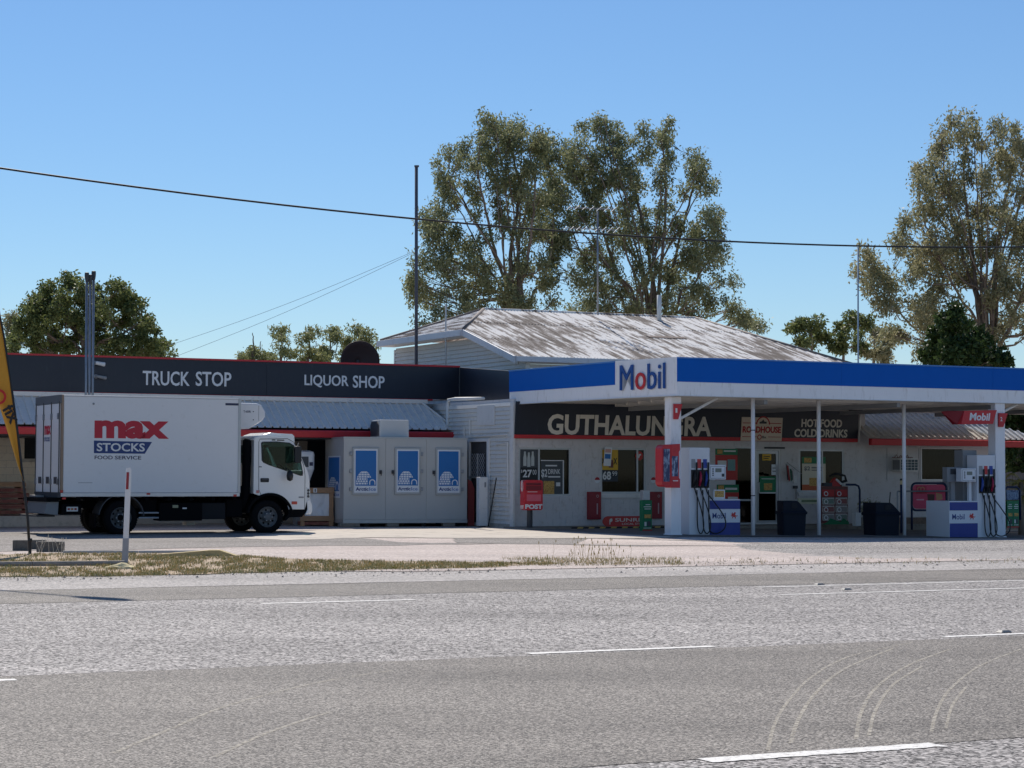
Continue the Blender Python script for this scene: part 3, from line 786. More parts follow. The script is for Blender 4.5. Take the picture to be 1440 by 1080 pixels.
for i, (x0, y0, x1, y1, hinge) in enumerate(((495, 629, 532.5, 696, -1), (554.5, 629.5, 591, 695.5, 1), (612, 630, 648, 696, 1))):
    q = FI.px(x0, y0, x1, y1)
    mb = MB(); mb.box(FI, q[0], q[1], q[2], q[3], .001, .05); dr = mb.build('door', mat('door_frame', (172, 174, 174), .4, metal=.2), e, bevel=.008)
    igloo(FI, q[0] + .05, q[1] - .05, q[2] + .06, q[3] - .05, .051, dr)
    ha = q[0] - .035 if hinge < 0 else q[1] + .035; hb = q[1] + .05 if hinge < 0 else q[0] - .05
    for t_ in (.12, .86, .5):
        mb = MB(); zc = q[2] + (q[3] - q[2]) * t_; mb.box(FI, ha - .035, ha + .03, zc - .05, zc + .05, .002, .06); mb.build('hinge', M_steel, dr, bevel=.006)
    mb = MB(); zc = q[2] + (q[3] - q[2]) * .48; mb.box(FI, hb - .03, hb + .03, zc - .05, zc + .05, .002, .07); mb.box(FI, hb - .012, hb + .012, zc - .1, zc + .02, .071, .09); mb.build('latch', M_darkgrey, dr, bevel=.006)
FIs = sidefr(FI, 0, -dep); q = FIs.px(461.5, 641, 478.5, 700); mb = MB()
sp_ = thing  # side poster belongs to the cold room
igloo(FIs, q[0], q[1], q[2], q[3], .002, e)
# cooling unit on the roof
q = FI.px(534.5, 590.5, 575, 615.8, -.35); mb = MB(); mb.box(FI, q[0], q[1], zt_ + .014, q[3], -1.4, -.35); cu_ = mb.build('cooling_unit', mat('unit_pale', (206, 208, 206), .5, var=.04), e, bevel=.015)
fs = sidefr(FI, q[0], -1.4); mb = MB(); mb.plate(fs, [(.1, zt_ + .05), (.95, zt_ + .05), (.95, q[3] - .14), (.8, q[3] - .04), (.22, q[3] - .04), (.1, q[3] - .14)], (), .001, .02); mb.build('unit_grille', M_darkgrey, cu_)
for x, lb in ((487, 'left'), (498, 'second'), (553, 'middle'), (632, 'right')):
    a_ = FI.hit(x, 738)[0]; mb = MB(); mb.box(FI, a_ - .17, a_ + .17, .02, .12, -.25, -.02)
    tag(mb.build('concrete_block', M_concd, bevel=.01), {'left': 'leftmost concrete block propping up the ice cold room', 'second': 'second concrete block from the left under the ice cold room', 'middle': 'hollow concrete block under the middle of the ice cold room', 'right': 'rightmost concrete block under the ice cold room'}[lb], 'block', 'blocks under the cold room')
mb = MB()
for x in (520, 600, 645):
    a_ = FI.hit(x, 738)[0]; mb.box(FI, a_ - .06, a_ + .06, .02, zb_ + .002, -dep + .1, -.3)
mb.build('skid', M_black, e)

# ================================================================ HOUSE behind (corrugated hip roof, weatherboards)
U2, W2 = FP.u.copy(), -FP.n                      # along the front, away from the road
hc = P(652, 463, 63.0); HC = V((hc.x, hc.y, 0)); HZ = hc.z
E0 = HC - W2 * 3.5; EZ = HZ - 3.5 * .278
HL = 11.95                                       # length of the front eave
e = thing('timber_house', 'high-set pale weatherboard house with a weathered corrugated hip roof', 'house', HC + U2 * 6)
M_rust = bpy.data.materials.new('weathered_roof'); M_rust.use_nodes = True
t = M_rust.node_tree; b_ = t.nodes['Principled BSDF']; L = t.links.new
ge = nn(t, 'ShaderNodeNewGeometry'); mp = nn(t, 'ShaderNodeMapping'); mp.inputs['Rotation'].default_value = (0, 0, -TH)
L(ge.outputs['Position'], mp.inputs[0])
m2 = nn(t, 'ShaderNodeMapping'); m2.inputs['Scale'].default_value = (3.2, .36, .36); L(mp.outputs[0], m2.inputs[0])
n1 = nn(t, 'ShaderNodeTexNoise', i_Scale=1.9, i_Detail=5.0, i_Roughness=.66); L(m2.outputs[0], n1.inputs['Vector'])
n2 = nn(t, 'ShaderNodeTexNoise', i_Scale=.35, i_Detail=3.0); L(mp.outputs[0], n2.inputs['Vector'])
ad = nn(t, 'ShaderNodeMath', operation='MULTIPLY_ADD'); ad.inputs[1].default_value = .55; L(n2.outputs[0], ad.inputs[0]); L(n1.outputs[0], ad.inputs[2])
cr = nn(t, 'ShaderNodeValToRGB'); el = cr.color_ramp.elements
el[0].position, el[0].color = .735, rgb(234, 231, 226); el[1].position, el[1].color = .87, rgb(104, 94, 88)
x_ = el.new(.79); x_.color = rgb(168, 160, 154)
L(ad.outputs[0], cr.inputs[0]); L(cr.outputs[0], b_.inputs['Base Color']); b_.inputs['Roughness'].default_value = .75; b_.inputs['Specular IOR Level'].default_value = .2
pitchv = .278
RB, RZ = 6.4 / 2 + 3.5, None                     # front eave to ridge, plan distance
RZ = EZ + RB * pitchv
rl, rr_ = 2.2, 2.2 + 7.9                         # ridge runs from rl to rr_ along U2
sl_ = math.sqrt(1 + pitchv ** 2)
FRf = Fr(V((E0.x, E0.y, EZ)), U2, (W2 + V((0, 0, pitchv))).normalized(), U2.cross((W2 + V((0, 0, pitchv))).normalized()))
def topf(x):                                      # plan distance from front eave at which the sheet ends
    if x <= 0: d = 3.5
    elif x < rl: d = 3.5 + x / rl * (RB - 3.5)
    elif x <= rr_: d = RB
    else: d = RB * max(0.01, (HL - x) / (HL - rr_))
    return d * sl_
rows_ = [0, 2.35, 4.75, 99]
for i in range(3):                                # three courses of sheets, each lapping over the one below
    d0, d1 = rows_[i], rows_[i + 1]
    fr_ = Fr(FRf.pt(0, 0, .007 * i), FRf.u, FRf.v, FRf.n)
    xs = [x for x in np.arange(0, HL, .05) if topf(x) > d0]
    ribbed(fr_, xs[0], xs[-1], lambda x: min(topf(x), d1 + .08), rib=.11, hgt=.018, mt=M_rust, parent=e, name='roof_sheet', botfn=lambda x: min(d0, topf(x)), wave=True)
ridgeL, ridgeR = E0 + U2 * rl + W2 * RB, E0 + U2 * rr_ + W2 * RB
ridgeL.z = ridgeR.z = RZ
# left hip end
c0, c1 = V((HC.x, HC.y, HZ)), HC + W2 * 6.4; c1 = V((c1.x, c1.y, HZ))
vv = (ridgeL - (c0 + c1) / 2); FRl = Fr(c1, -W2, vv.normalized(), (-W2).cross(vv.normalized()))
ribbed(FRl, 0, 6.4, lambda x: vv.length * max(.01, 1 - abs(x - 3.2) / 3.2), rib=.11, hgt=.016, mt=M_rust, parent=e, name='roof_sheet', wave=True)
# back and right slopes close the roof
c2 = E0 + U2 * HL; c2.z = EZ; c3 = HC + W2 * 6.4 + U2 * HL; c3.z = HZ
mb = MB(); mb.quad(c1, ridgeL, ridgeR, c3); mb.add([c2, c3, ridgeR], [(0, 1, 2)]); mb.build('rear_roof', M_rust, e)
for A_, B_, nm in ((ridgeL, ridgeR, 'ridge_cap'), (c0, ridgeL, 'hip_cap'), (c2, ridgeR, 'hip_cap'), (c1, ridgeL, 'hip_cap')):
    mb = MB(); mb.s = True; z = V((0, 0, .015)); mb.tube([A_ + z, B_ + z], .055, 8); mb.build(nm, M_rust if nm == 'ridge_cap' else mat('hip_grey', (120, 110, 104), .7, var=.2), e)
# dark replacement sheet
q = FRf.hit(911, 474.5), FRf.hit(958, 474.5)
mb = MB(); mb.box(FRf, q[0][0], q[1][0], q[0][1] - .13, q[0][1] + .13, .028, .036); mb.build('roof_patch', mat('rust_sheet', (104, 88, 80), .8, var=.2), e)
# gutters, barge
M_fas = mat('house_trim', (214, 216, 220), .5, var=.05, c2=(180, 176, 170), lo=.5, hi=.85)
fl = Fr(V((0, 0, 0)), U2, V((0, 0, 1)), -W2)
def beam(name, A_, B_, dz0, dz1, th, outv):
    mb = MB(); o_ = V(outv) * th; q = [A_ + V((0, 0, dz0)), B_ + V((0, 0, dz0)), B_ + V((0, 0, dz1)), A_ + V((0, 0, dz1))]
    mb.add(q + [x + o_ for x in q], [(3, 2, 1, 0), (4, 5, 6, 7), (0, 1, 5, 4), (1, 2, 6, 5), (2, 3, 7, 6), (3, 0, 4, 7)])
    return mb.build(name, M_fas, e, bevel=.008)
EE0 = V((E0.x, E0.y, EZ))
beam('front_gutter', EE0, c2, -.16, -.01, .12, -W2)
beam('barge_board', c0, EE0, -.2, .0, .05, -U2)
beam('side_gutter', c1 + W2 * .05, c0, -.2, -.01, .13, -U2)
mb = MB(); mb.quad(c1 - V((0, 0, .2)), c0 - V((0, 0, .2)), c0 + U2 * .5 - V((0, 0, .2)), c1 + U2 * .5 - V((0, 0, .2))); mb.build('eave_lining', M_white, e)
# end wall of weatherboards, each board a part
HS = Fr(V((HC.x, HC.y, 0)) + U2 * .45 + W2 * 6.2, -W2, V((0, 0, 1)), -U2)      # a=0 at the back corner, a=6.2 under the upper corner, a=9.4 at the front
M_wb = mat('weatherboard', (222, 220, 214), .6, var=.05, c2=(186, 180, 170), lo=.5, hi=.85)
mb = MB(); mb.plate(HS, [(0, 0), (9.5, 0), (9.5, EZ + .0), (6.2, HZ - .25), (0, HZ - .25)], (), -.12, -.012); mb.build('wall', M_wb, e)
lz = 2.9; bh = .125
while lz < HZ - .3:
    amax = 9.5 if lz + bh < EZ - .15 else min(9.5, 6.25 + (HZ - .27 - lz - bh) / .278)
    mb = MB(); mb.plate(Fr(HS.pt(0, lz, 0), HS.n, HS.v, HS.u), [(-.012, 0), (.042, 0), (.004, bh - .006), (-.012, bh - .006)], (), 0, amax); mb.build('board', M_wb, e)
    lz += bh
mb = MB(); mb.box(HS, -.05, .05, 0, HZ - .3, -.02, .04); mb.build('corner_stop', M_white, e)
FHf = Fr(V((E0.x, E0.y, 0)) + W2 * .35 + U2 * .45, U2, V((0, 0, 1)), -W2)
lz = 2.9
while lz < EZ - .1:
    mb = MB(); mb.plate(Fr(FHf.pt(0, lz, 0), FHf.n, FHf.v, FHf.u), [(-.02, 0), (.042, 0), (.004, bh - .006), (-.02, bh - .006)], (), 0, HL - .9); mb.build('board', M_wb, e)
    lz += bh
# poles, masts and antenna
def mast(name, x, yb, yt, Y, r_, mt, label, zb_=None, cat='pole', lean=0):
    b_ = P(x, yb, Y); t_ = P(x + lean, yt, Y); z0 = b_.z if zb_ is None else zb_
    em = thing(name, label, cat, V((b_.x, b_.y, z0)))
    mb = MB(); mb.s = True; mb.tube([V((b_.x, b_.y, z0)), t_], r_, 8); mb.build('mast', mt, em); return em, t_, b_
M_polesteel = mat('blue_grey_pole', (86, 88, 98), .6, var=.1)
em, tp, bt = mast('tall_pole', 585.5, 515, 233.5, 63.5, .05, M_polesteel, 'tall bare dark pole rising left of the house roof', 4.2)
mb = MB(); mb.box(wallfr((tp.x, tp.y), 0), -.06, .08, tp.z - .03, tp.z + .02, -.05, .05); mb.build('cap', M_polesteel, em)
mb = MB(); mb.tube([V((bt.x - .25, bt.y, 4.2)), V((bt.x, bt.y, 4.6))], .02, 6); mb.build('brace', M_polesteel, em)
for (x, y), lb in (((234, 487), 'upper of two thin guy wires running left from the tall pole'), ((240, 504), 'lower of two thin guy wires running left from the tall pole')):
    A_ = P(582, 353.5 + (y - 487) * .1, 63.5); B_ = P(x, y, 69); mb = MB()
    mb.tube([A_ + (B_ - A_) * k / 10 - V((0, 0, .12 * math.sin(math.pi * k / 10))) for k in range(11)], .006, 4); tag(mb.build('guy_wire', mat('wire_grey', (120, 130, 144), .6)), lb, 'wire', 'guy wires')
mast('thin_mast', 627, 513, 428, 64, .025, mat('pale_pipe', (200, 200, 196), .5), 'short thin pale mast at the left corner of the house', 4.0)
em, tp, bt = mast('tv_antenna', 840.5, 443, 297, 67.5, .028, M_steel, 'tall television antenna mast standing on the house roof ridge', cat='antenna')
for y, L_, n_, dirn in ((293, 42, 7, -1), (322, 48, 9, 1)):
    c = P(840.5, y, 67.5); k_ = 67.5 / F; mb = MB()
    A_, B_ = c + V((-L_ * k_ * .95, 0, .03)), c + V((L_ * k_ * .55, 0, -.03)); mb.tube([A_, B_], .016, 6)
    for i in range(n_):
        q = A_ + (B_ - A_) * i / (n_ - 1); d = V((.25, .9, .3)).normalized(); h_ = .25 + .25 * i / n_; mb.tube([q - d * h_, q + d * h_], .009, 4)
    mb.build('aerial', M_steel, em)
mast('vent_stack', 927, 444, 415, 69, .075, mat('pvc_white', (226, 226, 222), .5), 'short thick white vent pipe above the house ridge', 6.3, 'pipe')
mast('whip_mast', 1206.5, 506, 348, 70, .028, mat('pale_blue_grey', (150, 170, 186), .5), 'thin pale mast right of the house roof', 0)
# power cable
mb = MB(); mb.s = True; A_ = P(0, 235, 38); dirv = ru
pts = []
for i in range(61):
    tt = -4 + 60 * i / 60; base = V((A_.x, A_.y, 0)) + dirv * tt
    pts.append((tt, base))
ctrl = [(0, 235.5), (200, 266), (400, 288.5), (580, 306), (800, 325.5), (1010, 340), (1200, 345.5), (1440, 347)]
cp = []
for x, y in ctrl:
    d = ray(x, y); o_ = V((A_.x, A_.y, 0)); nrm = rw; s = (o_ - CAM).dot(nrm) / d.dot(nrm); cp.append(CAM + d * s)
tx_ = [ab(p_)[0] for p_ in cp]; zf = np.polyfit(tx_, [p_.z for p_ in cp], 2)
a0_ = ab(A_)[0]; bb_ = ab(A_)[1]
mb.tube([RP(a0_ + tt, bb_, float(np.polyval(zf, a0_ + tt))) for tt in np.linspace(-22, 85, 110)], .019, 6)
tag(mb.build('power_cable', M_black), 'black overhead power cable sagging across the whole sky', 'cable')

# ================================================================ SHOP
p = P(722, 700, 56.5); FS = wallfr((p.x, p.y))
aE_ = FS.hit(1217, 680)[0]
FAn = FS.off(-.8)
e = SH = thing('roadhouse_shop', 'white-painted block shop front with a long charcoal name board', 'building', FS.pt(6, 0, -2))
ops = {k: FS.px(*q) for k, q in {'w1': (729.5, 629.5, 803, 697.5), 'w2': (845, 630, 908.5, 694), 'gl': (1033, 628, 1061, 741), 'dr': (1062.5, 631.5, 1098, 741), 'w3': (1124, 632, 1187, 692)}.items()}
ZF = .06
for k in ('gl', 'dr'):
    q = ops[k]; ops[k] = (q[0], q[1], ZF, q[3])
rc = lambda q: [(q[0], q[2]), (q[1], q[2]), (q[1], q[3]), (q[0], q[3])]
mb = MB(); mb.plate(FS, [(0, 0), (aE_, 0), (aE_, 3.5), (0, 3.5)], [rc(q) for q in ops.values()], -.2, -.012); mb.build('wall', M_wall, e)
mb = MB(); mb.box(FS, .013, .16, 0, 3.5, -7, -.201); mb.build('side_wall', M_wall, e)
mb = MB(); mb.box(FS, aE_ - .16, aE_, 0, 3.5, -6, -.201); mb.build('side_wall', M_wall, e)
mb = MB(); mb.box(FS, .17, aE_ - .17, 3.3, 3.42, -6, -.21); mb.build('ceiling', M_grey, e)
mb = MB(); mb.box(FS, .17, aE_ - .17, 0.0, ZF, -6, -.21); mb.build('shop_floor', M_darkgrey, e)
mb = MB(); mb.box(FS, .17, aE_ - .17, 0, 3.3, -6.1, -6.0); mb.build('back_wall', mat('shop_back', (60, 60, 62), .8, var=.2, scale=2), e)
blockwall(FS, 0.0, aE_, 0.06, 2.42, [tuple(q) for q in ops.values()], .4, .2, M_wall, e, th=.02, gap=.005)

# weatherboard left side of the shop, each board a part
HS = Fr(FS.pt(0, 0, -7.0), FS.n, FS.v, -FS.u)      # a runs from the back (0) to the street corner (7)
dq = HS.px(663, 638, 687, 727)                    # door opening in the end wall
lz = .12; bh = .118
while lz < 3.35:
    for s0, s1 in (((0, 7.0),) if lz > 2.35 else ((0, dq[0] - .08), (dq[1] + .12, 7.0))):
        mb = MB(); mb.plate(Fr(HS.pt(0, lz, 0), HS.n, HS.v, HS.u), [(-.012, 0), (.036, 0), (.002, bh - .006), (-.012, bh - .006)], (), s0, s1); mb.build('board', M_wb, e)
    lz += bh
mb = MB(); mb.box(HS, 0, 7.0, -.05, .12, -.05, .03); mb.build('base_board', M_conc, e)
mb = MB(); mb.box(HS, 6.86, 7.06, 0, 3.4, -.02, .04); mb.build('corner_stop', M_white, e)
q = HS.px(673, 570, 697, 598); mb = MB(); mb.box(HS, q[0], q[1], q[2], q[3], .024, .04); mb.build('patch_panel', M_white, e)
# door with security mesh
FD = HS.off(.02)
mb = MB(); mb.plate(FD, [(dq[0] - .1, .05), (dq[1] + .14, .05), (dq[1] + .14, 2.45), (dq[0] - .1, 2.45)], [[(dq[0], .06), (dq[1], .06), (dq[1], 2.36), (dq[0], 2.36)]], 0, .05); dr = mb.build('door_frame', M_white, e, bevel=.01)
mb = MB(); mb.box(FD, dq[0], dq[1], .06, 2.36, -.03, -.02); mb.build('door', M_darkgrey, e)
q = HS.px(663, 638, 683, 670); mb = MB(); n_ = 7
for i in range(n_ + 1):
    for sgn in (1, -1):
        pass
hgt_, wid_ = q[3] - q[2], q[1] - q[0]
k = -hgt_
while k < wid_:
    for sg in (0, 1):
        pts = []
        for s in (0, 1):
            a_ = k + hgt_ * s; pts.append((a_, s))
        lo_, hi_ = max(0, -k / hgt_), min(1, (wid_ - k) / hgt_)
        if hi_ > lo_:
            f_ = (lambda s: (q[0] + k + hgt_ * s, q[2] + hgt_ * s)) if sg == 0 else (lambda s: (q[1] - k - hgt_ * s, q[2] + hgt_ * s))
            A_, B_ = f_(lo_), f_(hi_); mb.tube([FD.pt(A_[0], A_[1], .02), FD.pt(B_[0], B_[1], .02)], .006, 4)
    k += .13
mb.build('security_mesh', M_alu, e)
mb = MB(); mb.box(FD, q[0] - .03, q[1] + .03, q[2] - .05, q[2], 0, .04); mb.box(FD, (q[0] + q[1]) / 2 - .02, (q[0] + q[1]) / 2 + .02, q[2], q[3], .0, .03); mb.build('screen_rail', M_alu, e)
# conduits on the wall
for pts in (((655, 600), (655, 628)), ((670, 614), (715, 611)), ((700, 625), (716, 622), (717, 700)), ((663, 590), (663, 612), (671, 614))):
    mb = MB(); mb.tube([HS.pt(*HS.hit(x, y), .05) for x, y in pts], .018, 6); mb.build('conduit', M_white, e)
mb = MB(); mb.tube([HS.pt(*HS.hit(712, 672), .3), HS.pt(HS.hit(703, 733)[0], .05, .35)], .018, 6); tag(mb.build('leaning_rod', M_black), 'thin dark rod leaning on the weatherboard wall', 'rod')
# loose cabinet door and red board beside the house door
pB = P(683, 700, 57.4); fb = wallfr((pB.x, pB.y), R(20)); mb = MB(); q = fb.px(674, 671, 686, 734); mb.box(fb, q[0], q[1], .05, q[3], -.25, 0); eb = thing('metal_cabinet', 'narrow white metal cabinet standing by the house door', 'cabinet', fb.pt(q[0], .02, -.2))
mb.build('body', M_white, eb, bevel=.01); mb = MB(); mb.box(fb, q[1] - .1, q[1] - .06, q[3] * .8, q[3] * .9, .001, .02); mb.build('latch', M_grey, eb); mb = MB(); mb.box(fb, q[0] + .05, q[1] - .05, .01, .05, -.2, -.03); mb.build('plinth', M_darkgrey, eb)
fb = wallfr((P(658.5, 700, 58.45).x, 58.45), R(24)); q = fb.px(658, 674, 667, 735); mb = MB(); mb.plate(fb, [(q[0], .03), (q[1], .03), (q[1], q[3] - .25), (q[1] - .08, q[3] - .06), (q[0], q[3])], (), -.04, 0); tag(mb.build('red_board', mat('faded_red', (150, 62, 60), .7, var=.15)), 'faded red board leaning between cold room and house door', 'board')


# foot path / slab
mb = MB(); mb.box(FS, -.3, 26, -.3, ZF, 0.0, 1.35); struct(mb.build('footpath', M_concd))
ay = mat('kerb_yellow', (206, 172, 92), .8, var=.1, c2=(130, 118, 96), lo=.5, hi=.75); M_kblack = mat('kerb_black', (40, 40, 42), .8)
a0_ = FS.hit(800, 748, 1.36)[0]; a1_ = FS.hit(940, 748, 1.36)[0]; ek = thing('striped_kerb', 'black and yellow striped kerb edge in front of the shop', 'kerb', FS.pt(a0_, 0, 1.36)); k = 0; a_ = a0_
while a_ < a1_:
    mb = MB(); mb.add([FS.pt(a_, -.06, 1.37), FS.pt(a_ + .17, -.06, 1.37), FS.pt(a_ + .27, ZF + .006, 1.37), FS.pt(a_ + .1, ZF + .006, 1.37), FS.pt(a_, -.06, 1.2), FS.pt(a_ + .17, -.06, 1.2), FS.pt(a_ + .27, ZF + .006, 1.2), FS.pt(a_ + .1, ZF + .006, 1.2)], [(0, 1, 2, 3), (7, 6, 5, 4), (0, 4, 5, 1), (1, 5, 6, 2), (2, 6, 7, 3), (3, 7, 4, 0)])
    mb.build('stripe', ay if k % 2 else M_kblack, ek); a_ += .17; k += 1
# name board leaning out at the top
zb0 = FS.hit(960, 619, .12)[1]; BT = 3.42
lean = (FS.n * .1 + V((0, 0, BT - zb0))); FB = Fr(FS.pt(0, zb0, .1), FS.u, lean.normalized(), FS.u.cross(lean.normalized()))
al, ar = FB.hit(724.5, 600)[0], FB.hit(1207, 600)[0]; Lb = lean.length
mb = MB(); mb.box(FB, al, ar, .105, Lb, -.04, 0); mb.build('name_board', M_navy, e)
mb = MB(); mb.box(FB, al, ar, 0, .1, -.04, .012); mb.build('board_trim', M_red, e)
mb = MB(); mb.tube([FB.pt(ar + .05, 0, 0), FB.pt(ar + .05, Lb, 0)], .03, 6); mb.build('board_post', M_white, e)
q = FB.px(770, 584, 1000.5, 612.5); lettering('GUTHALUNGRA', FB, q[0], q[1], q[2], q[3], .001, M_cream_letter, e, 'letter', bold=.028, depth=.012, split=True)
for txt, x0, y0, x1, y1 in (('HOT FOOD', 1127, 589.5, 1184, 601), ('COLD DRINKS', 1117, 603.5, 1191.5, 615)):
    q = FB.px(x0, y0, x1, y1); lettering(txt, FB, q[0], q[1], q[2], q[3], .001, M_cream_letter, e, bold=.03, depth=.008)
# ROADHOUSE panel
q = FB.px(1042.5, 587, 1100, 620, .03); er = thing('roadhouse_sign', 'cream ROADHOUSE sign with red lettering fixed on the charcoal name board', 'sign', FB.pt(q[0], q[2], .03))
M_signc = mat('sign_cream', (222, 206, 186), .6, var=.05); M_signr = mat('sign_red', (176, 44, 46), .6, var=.08)
mb = MB(); mb.plate(FB, rc(q), (), .0145, .03); mb.build('panel', M_signc, er)
w_, h_ = q[1] - q[0], q[3] - q[2]
lettering('ROADHOUSE', FB, q[0] + .03 * w_, q[1] - .03 * w_, q[2] + .34 * h_, q[2] + .62 * h_, .0305, M_signr, er, bold=.04, depth=.006)
mb = MB(); mb.box(FB, q[0] + .03 * w_, q[0] + .36 * w_, q[2] + .74 * h_, q[2] + .77 * h_, .0305, .036); mb.box(FB, q[0] + .68 * w_, q[1] - .03 * w_, q[2] + .74 * h_, q[2] + .77 * h_, .0305, .036); mb.box(FB, q[0] + .03 * w_, q[0] + .38 * w_, q[2] + .16 * h_, q[2] + .185 * h_, .0305, .036); mb.box(FB, q[0] + .66 * w_, q[1] - .03 * w_, q[2] + .16 * h_, q[2] + .185 * h_, .0305, .036)
cx, cy, rr = q[0] + .52 * w_, q[2] + .7 * h_, .17 * w_
mb.plate(FB, circ(cx, cy, rr, 14, 0, 180) + circ(cx, cy, rr * .85, 14, 0, 180)[::-1], (), .0305, .036); mb.build('border', M_signr, er)
mb = MB(); mb.plate(FB, [(cx - .5 * rr, cy + .1 * rr), (cx + .5 * rr, cy + .1 * rr), (cx + .5 * rr, cy + .35 * rr), (cx + .2 * rr, cy + .35 * rr), (cx, cy + .62 * rr), (cx - .2 * rr, cy + .38 * rr), (cx - .5 * rr, cy + .3 * rr)], (), .0305, .036); mb.build('emblem', M_darkgrey, er)
mb = MB(); mb.plate(FB, circ(q[0] + .45 * w_, q[2] + .16 * h_, .055 * w_, 14), [circ(q[0] + .45 * w_, q[2] + .16 * h_, .035 * w_, 14)], .0305, .036); mb.build('logo', M_signr, er)
lettering('fix', FB, q[0] + .51 * w_, q[0] + .62 * w_, q[2] + .11 * h_, q[2] + .22 * h_, .0305, M_darkgrey, er, bold=.02)

# windows ------------------------------------------------------
def frame(fr, q, t_, c0, c1, mt, parent, name='window_frame', mull=(), trans=()):
    mb = MB(); mb.plate(fr, rc(q), [rc((q[0] + t_, q[1] - t_, q[2] + t_, q[3] - t_))], c0, c1)
    for x in mull: mb.box(fr, x - t_ / 2, x + t_ / 2, q[2] + t_, q[3] - t_, c0, c1 - .003)
    for z in trans: mb.box(fr, q[0] + t_, q[1] - t_, z - t_ / 2, z + t_ / 2, c0, c1 - .003)
    return mb.build(name, mt, parent)
def pane(fr, q, c, mt, parent, name='pane'):
    mb = MB(); mb.box(fr, q[0], q[1], q[2], q[3], c - .006, c); return mb.build(name, mt, parent)
q = ops['w1']; xm = FS.hit(758.5, 660)[0]; f1 = frame(FS, q, .05, -.08, -.02, M_alu, e, mull=(xm,)); pane(FS, (q[0] + .05, xm - .03, q[2] + .05, q[3] - .05), -.05, M_glass, f1); pane(FS, (xm + .03, q[1] - .05, q[2] + .05, q[3] - .05), -.05, M_glass, f1)
q = ops['w2']; xm2 = FS.hit(897, 660)[0]; f2 = frame(FS, q, .05, -.08, -.02, M_alu, e, mull=(xm2,)); pane(FS, (q[0] + .05, q[1] - .05, q[2] + .05, q[3] - .05), -.062, M_glass, f2)
mb = MB(); mb.box(FS, q[0] - .05, q[1] + .05, q[2] - .12, q[2] - .004, -.05, .06); mb.build('window_sill', M_white, e)
q = ops['w3']; xm3 = FS.hit(1157, 660)[0]; f3 = frame(FS, q, .05, -.08, -.02, M_alu, e, mull=(xm3,)); pane(FS, (q[0] + .05, xm3 - .03, q[2] + .05, q[3] - .05), -.05, M_glass, f3); pane(FS, (xm3 + .03, q[1] - .05, q[2] + .05, q[3] - .05), -.05, M_glass, f3)
mb = MB(); mb.box(FS, q[0] - .05, q[1] + .05, q[2] - .11, q[2] - .004, -.05, .05); mb.build('window_sill', M_white, e)
q = ops['gl']; fg = frame(FS, q, .05, -.1, -.03, M_alu, e, 'shop_glazing', trans=(.75,)); pane(FS, (q[0] + .05, q[1] - .05, q[2] + .05, q[3] - .05), -.066, M_glass, fg)
q = ops['dr']; fd_ = frame(FS, q, .045, -.12, -.02, M_white, e, 'door_frame')
qd = (q[0] + .05, q[1] - .05, q[2] + .02, q[3] - .05); dd = frame(FS, qd, .085, -.09, -.04, M_alu, e, 'door'); pane(FS, (qd[0] + .085, qd[1] - .085, qd[2] + .085, qd[3] - .085), -.065, M_glass, dd)
mb = MB(); mb.tube([FS.pt(qd[0] + .06, .95, -.03), FS.pt(qd[0] + .06, .95, .03), FS.pt(qd[0] + .06, 1.25, .03), FS.pt(qd[0] + .06, 1.25, -.03)], .014, 6); mb.build('door_handle', M_steel, dd)
mb = MB(); mb.box(FS, q[0] + .3, q[1] + .1, q[3] + .01, q[3] + .06, -.02, .06); mb.build('door_closer', M_darkgrey, e)
mb = MB()
for k in range(14):
    mb.box(FS, q[0] - .7 + k * .05, q[0] - .68 + k * .05, .1, 1.9, -.5, -.45)
# goods inside: shelves with stock
M_sh = [mat('stock_%d' % i, c, .6) for i, c in enumerate(((90, 44, 40), (110, 100, 66), (48, 64, 88), (120, 118, 112), (52, 68, 48)))]
sh = thing('stock_shelf', 'dim shop shelving with stock behind the windows', 'shelf', FS.pt(5, ZF, -2.2)); r = random.Random(2)
mb = MB()
for k in range(5): mb.box(FS, 1, aE_ - .8, ZF + .1 + .42 * k, ZF + .13 + .42 * k, -2.6, -2.1)
mb.box(FS, 1, aE_ - .8, ZF, 2.1, -2.65, -2.6); mb.build('rack', M_darkgrey, sh)
for i in range(5):
    mb = MB()
    for k in range(4):
        a_ = 1.05 + i * .13
        while a_ < aE_ - 1.1:
            mb.box(FS, a_, a_ + .11, ZF + .131 + .42 * k, ZF + .131 + .42 * k + r.uniform(.15, .32), -2.5, -2.15); a_ += .65
    o = mb.build('stock', M_sh[i], sh); o['kind'] = 'stuff'
# posters in and on the windows
M_ink = mat('ink_white', (226, 226, 224), .6); M_pblack = mat('poster_black', (28, 32, 36), .5); M_pgreen = mat('poster_green', (24, 122, 78), .5, var=.06); M_pred = mat('poster_red', (190, 52, 48), .5, var=.08); M_pcream = mat('poster_cream', (226, 216, 194), .6, var=.05); M_pyel = mat('poster_yellow', (222, 178, 60), .6); M_pgrey = mat('poster_grey', (72, 76, 80), .5, var=.15, scale=12); M_pfood = mat('poster_food', (214, 176, 96), .6, var=.35, scale=14, c2=(150, 72, 40), lo=.45, hi=.65)
def poster(name, label, fr, x0, y0, x1, y1, c, mt, cat='poster', th=.006):
    q = fr.px(x0, y0, x1, y1, c + th); ep = thing(name, label, cat, fr.pt(q[0], q[2], c))
    mb = MB(); mb.box(fr, q[0], q[1], q[2], q[3], c, c + th); mb.build('sheet', mt, ep); return ep, q
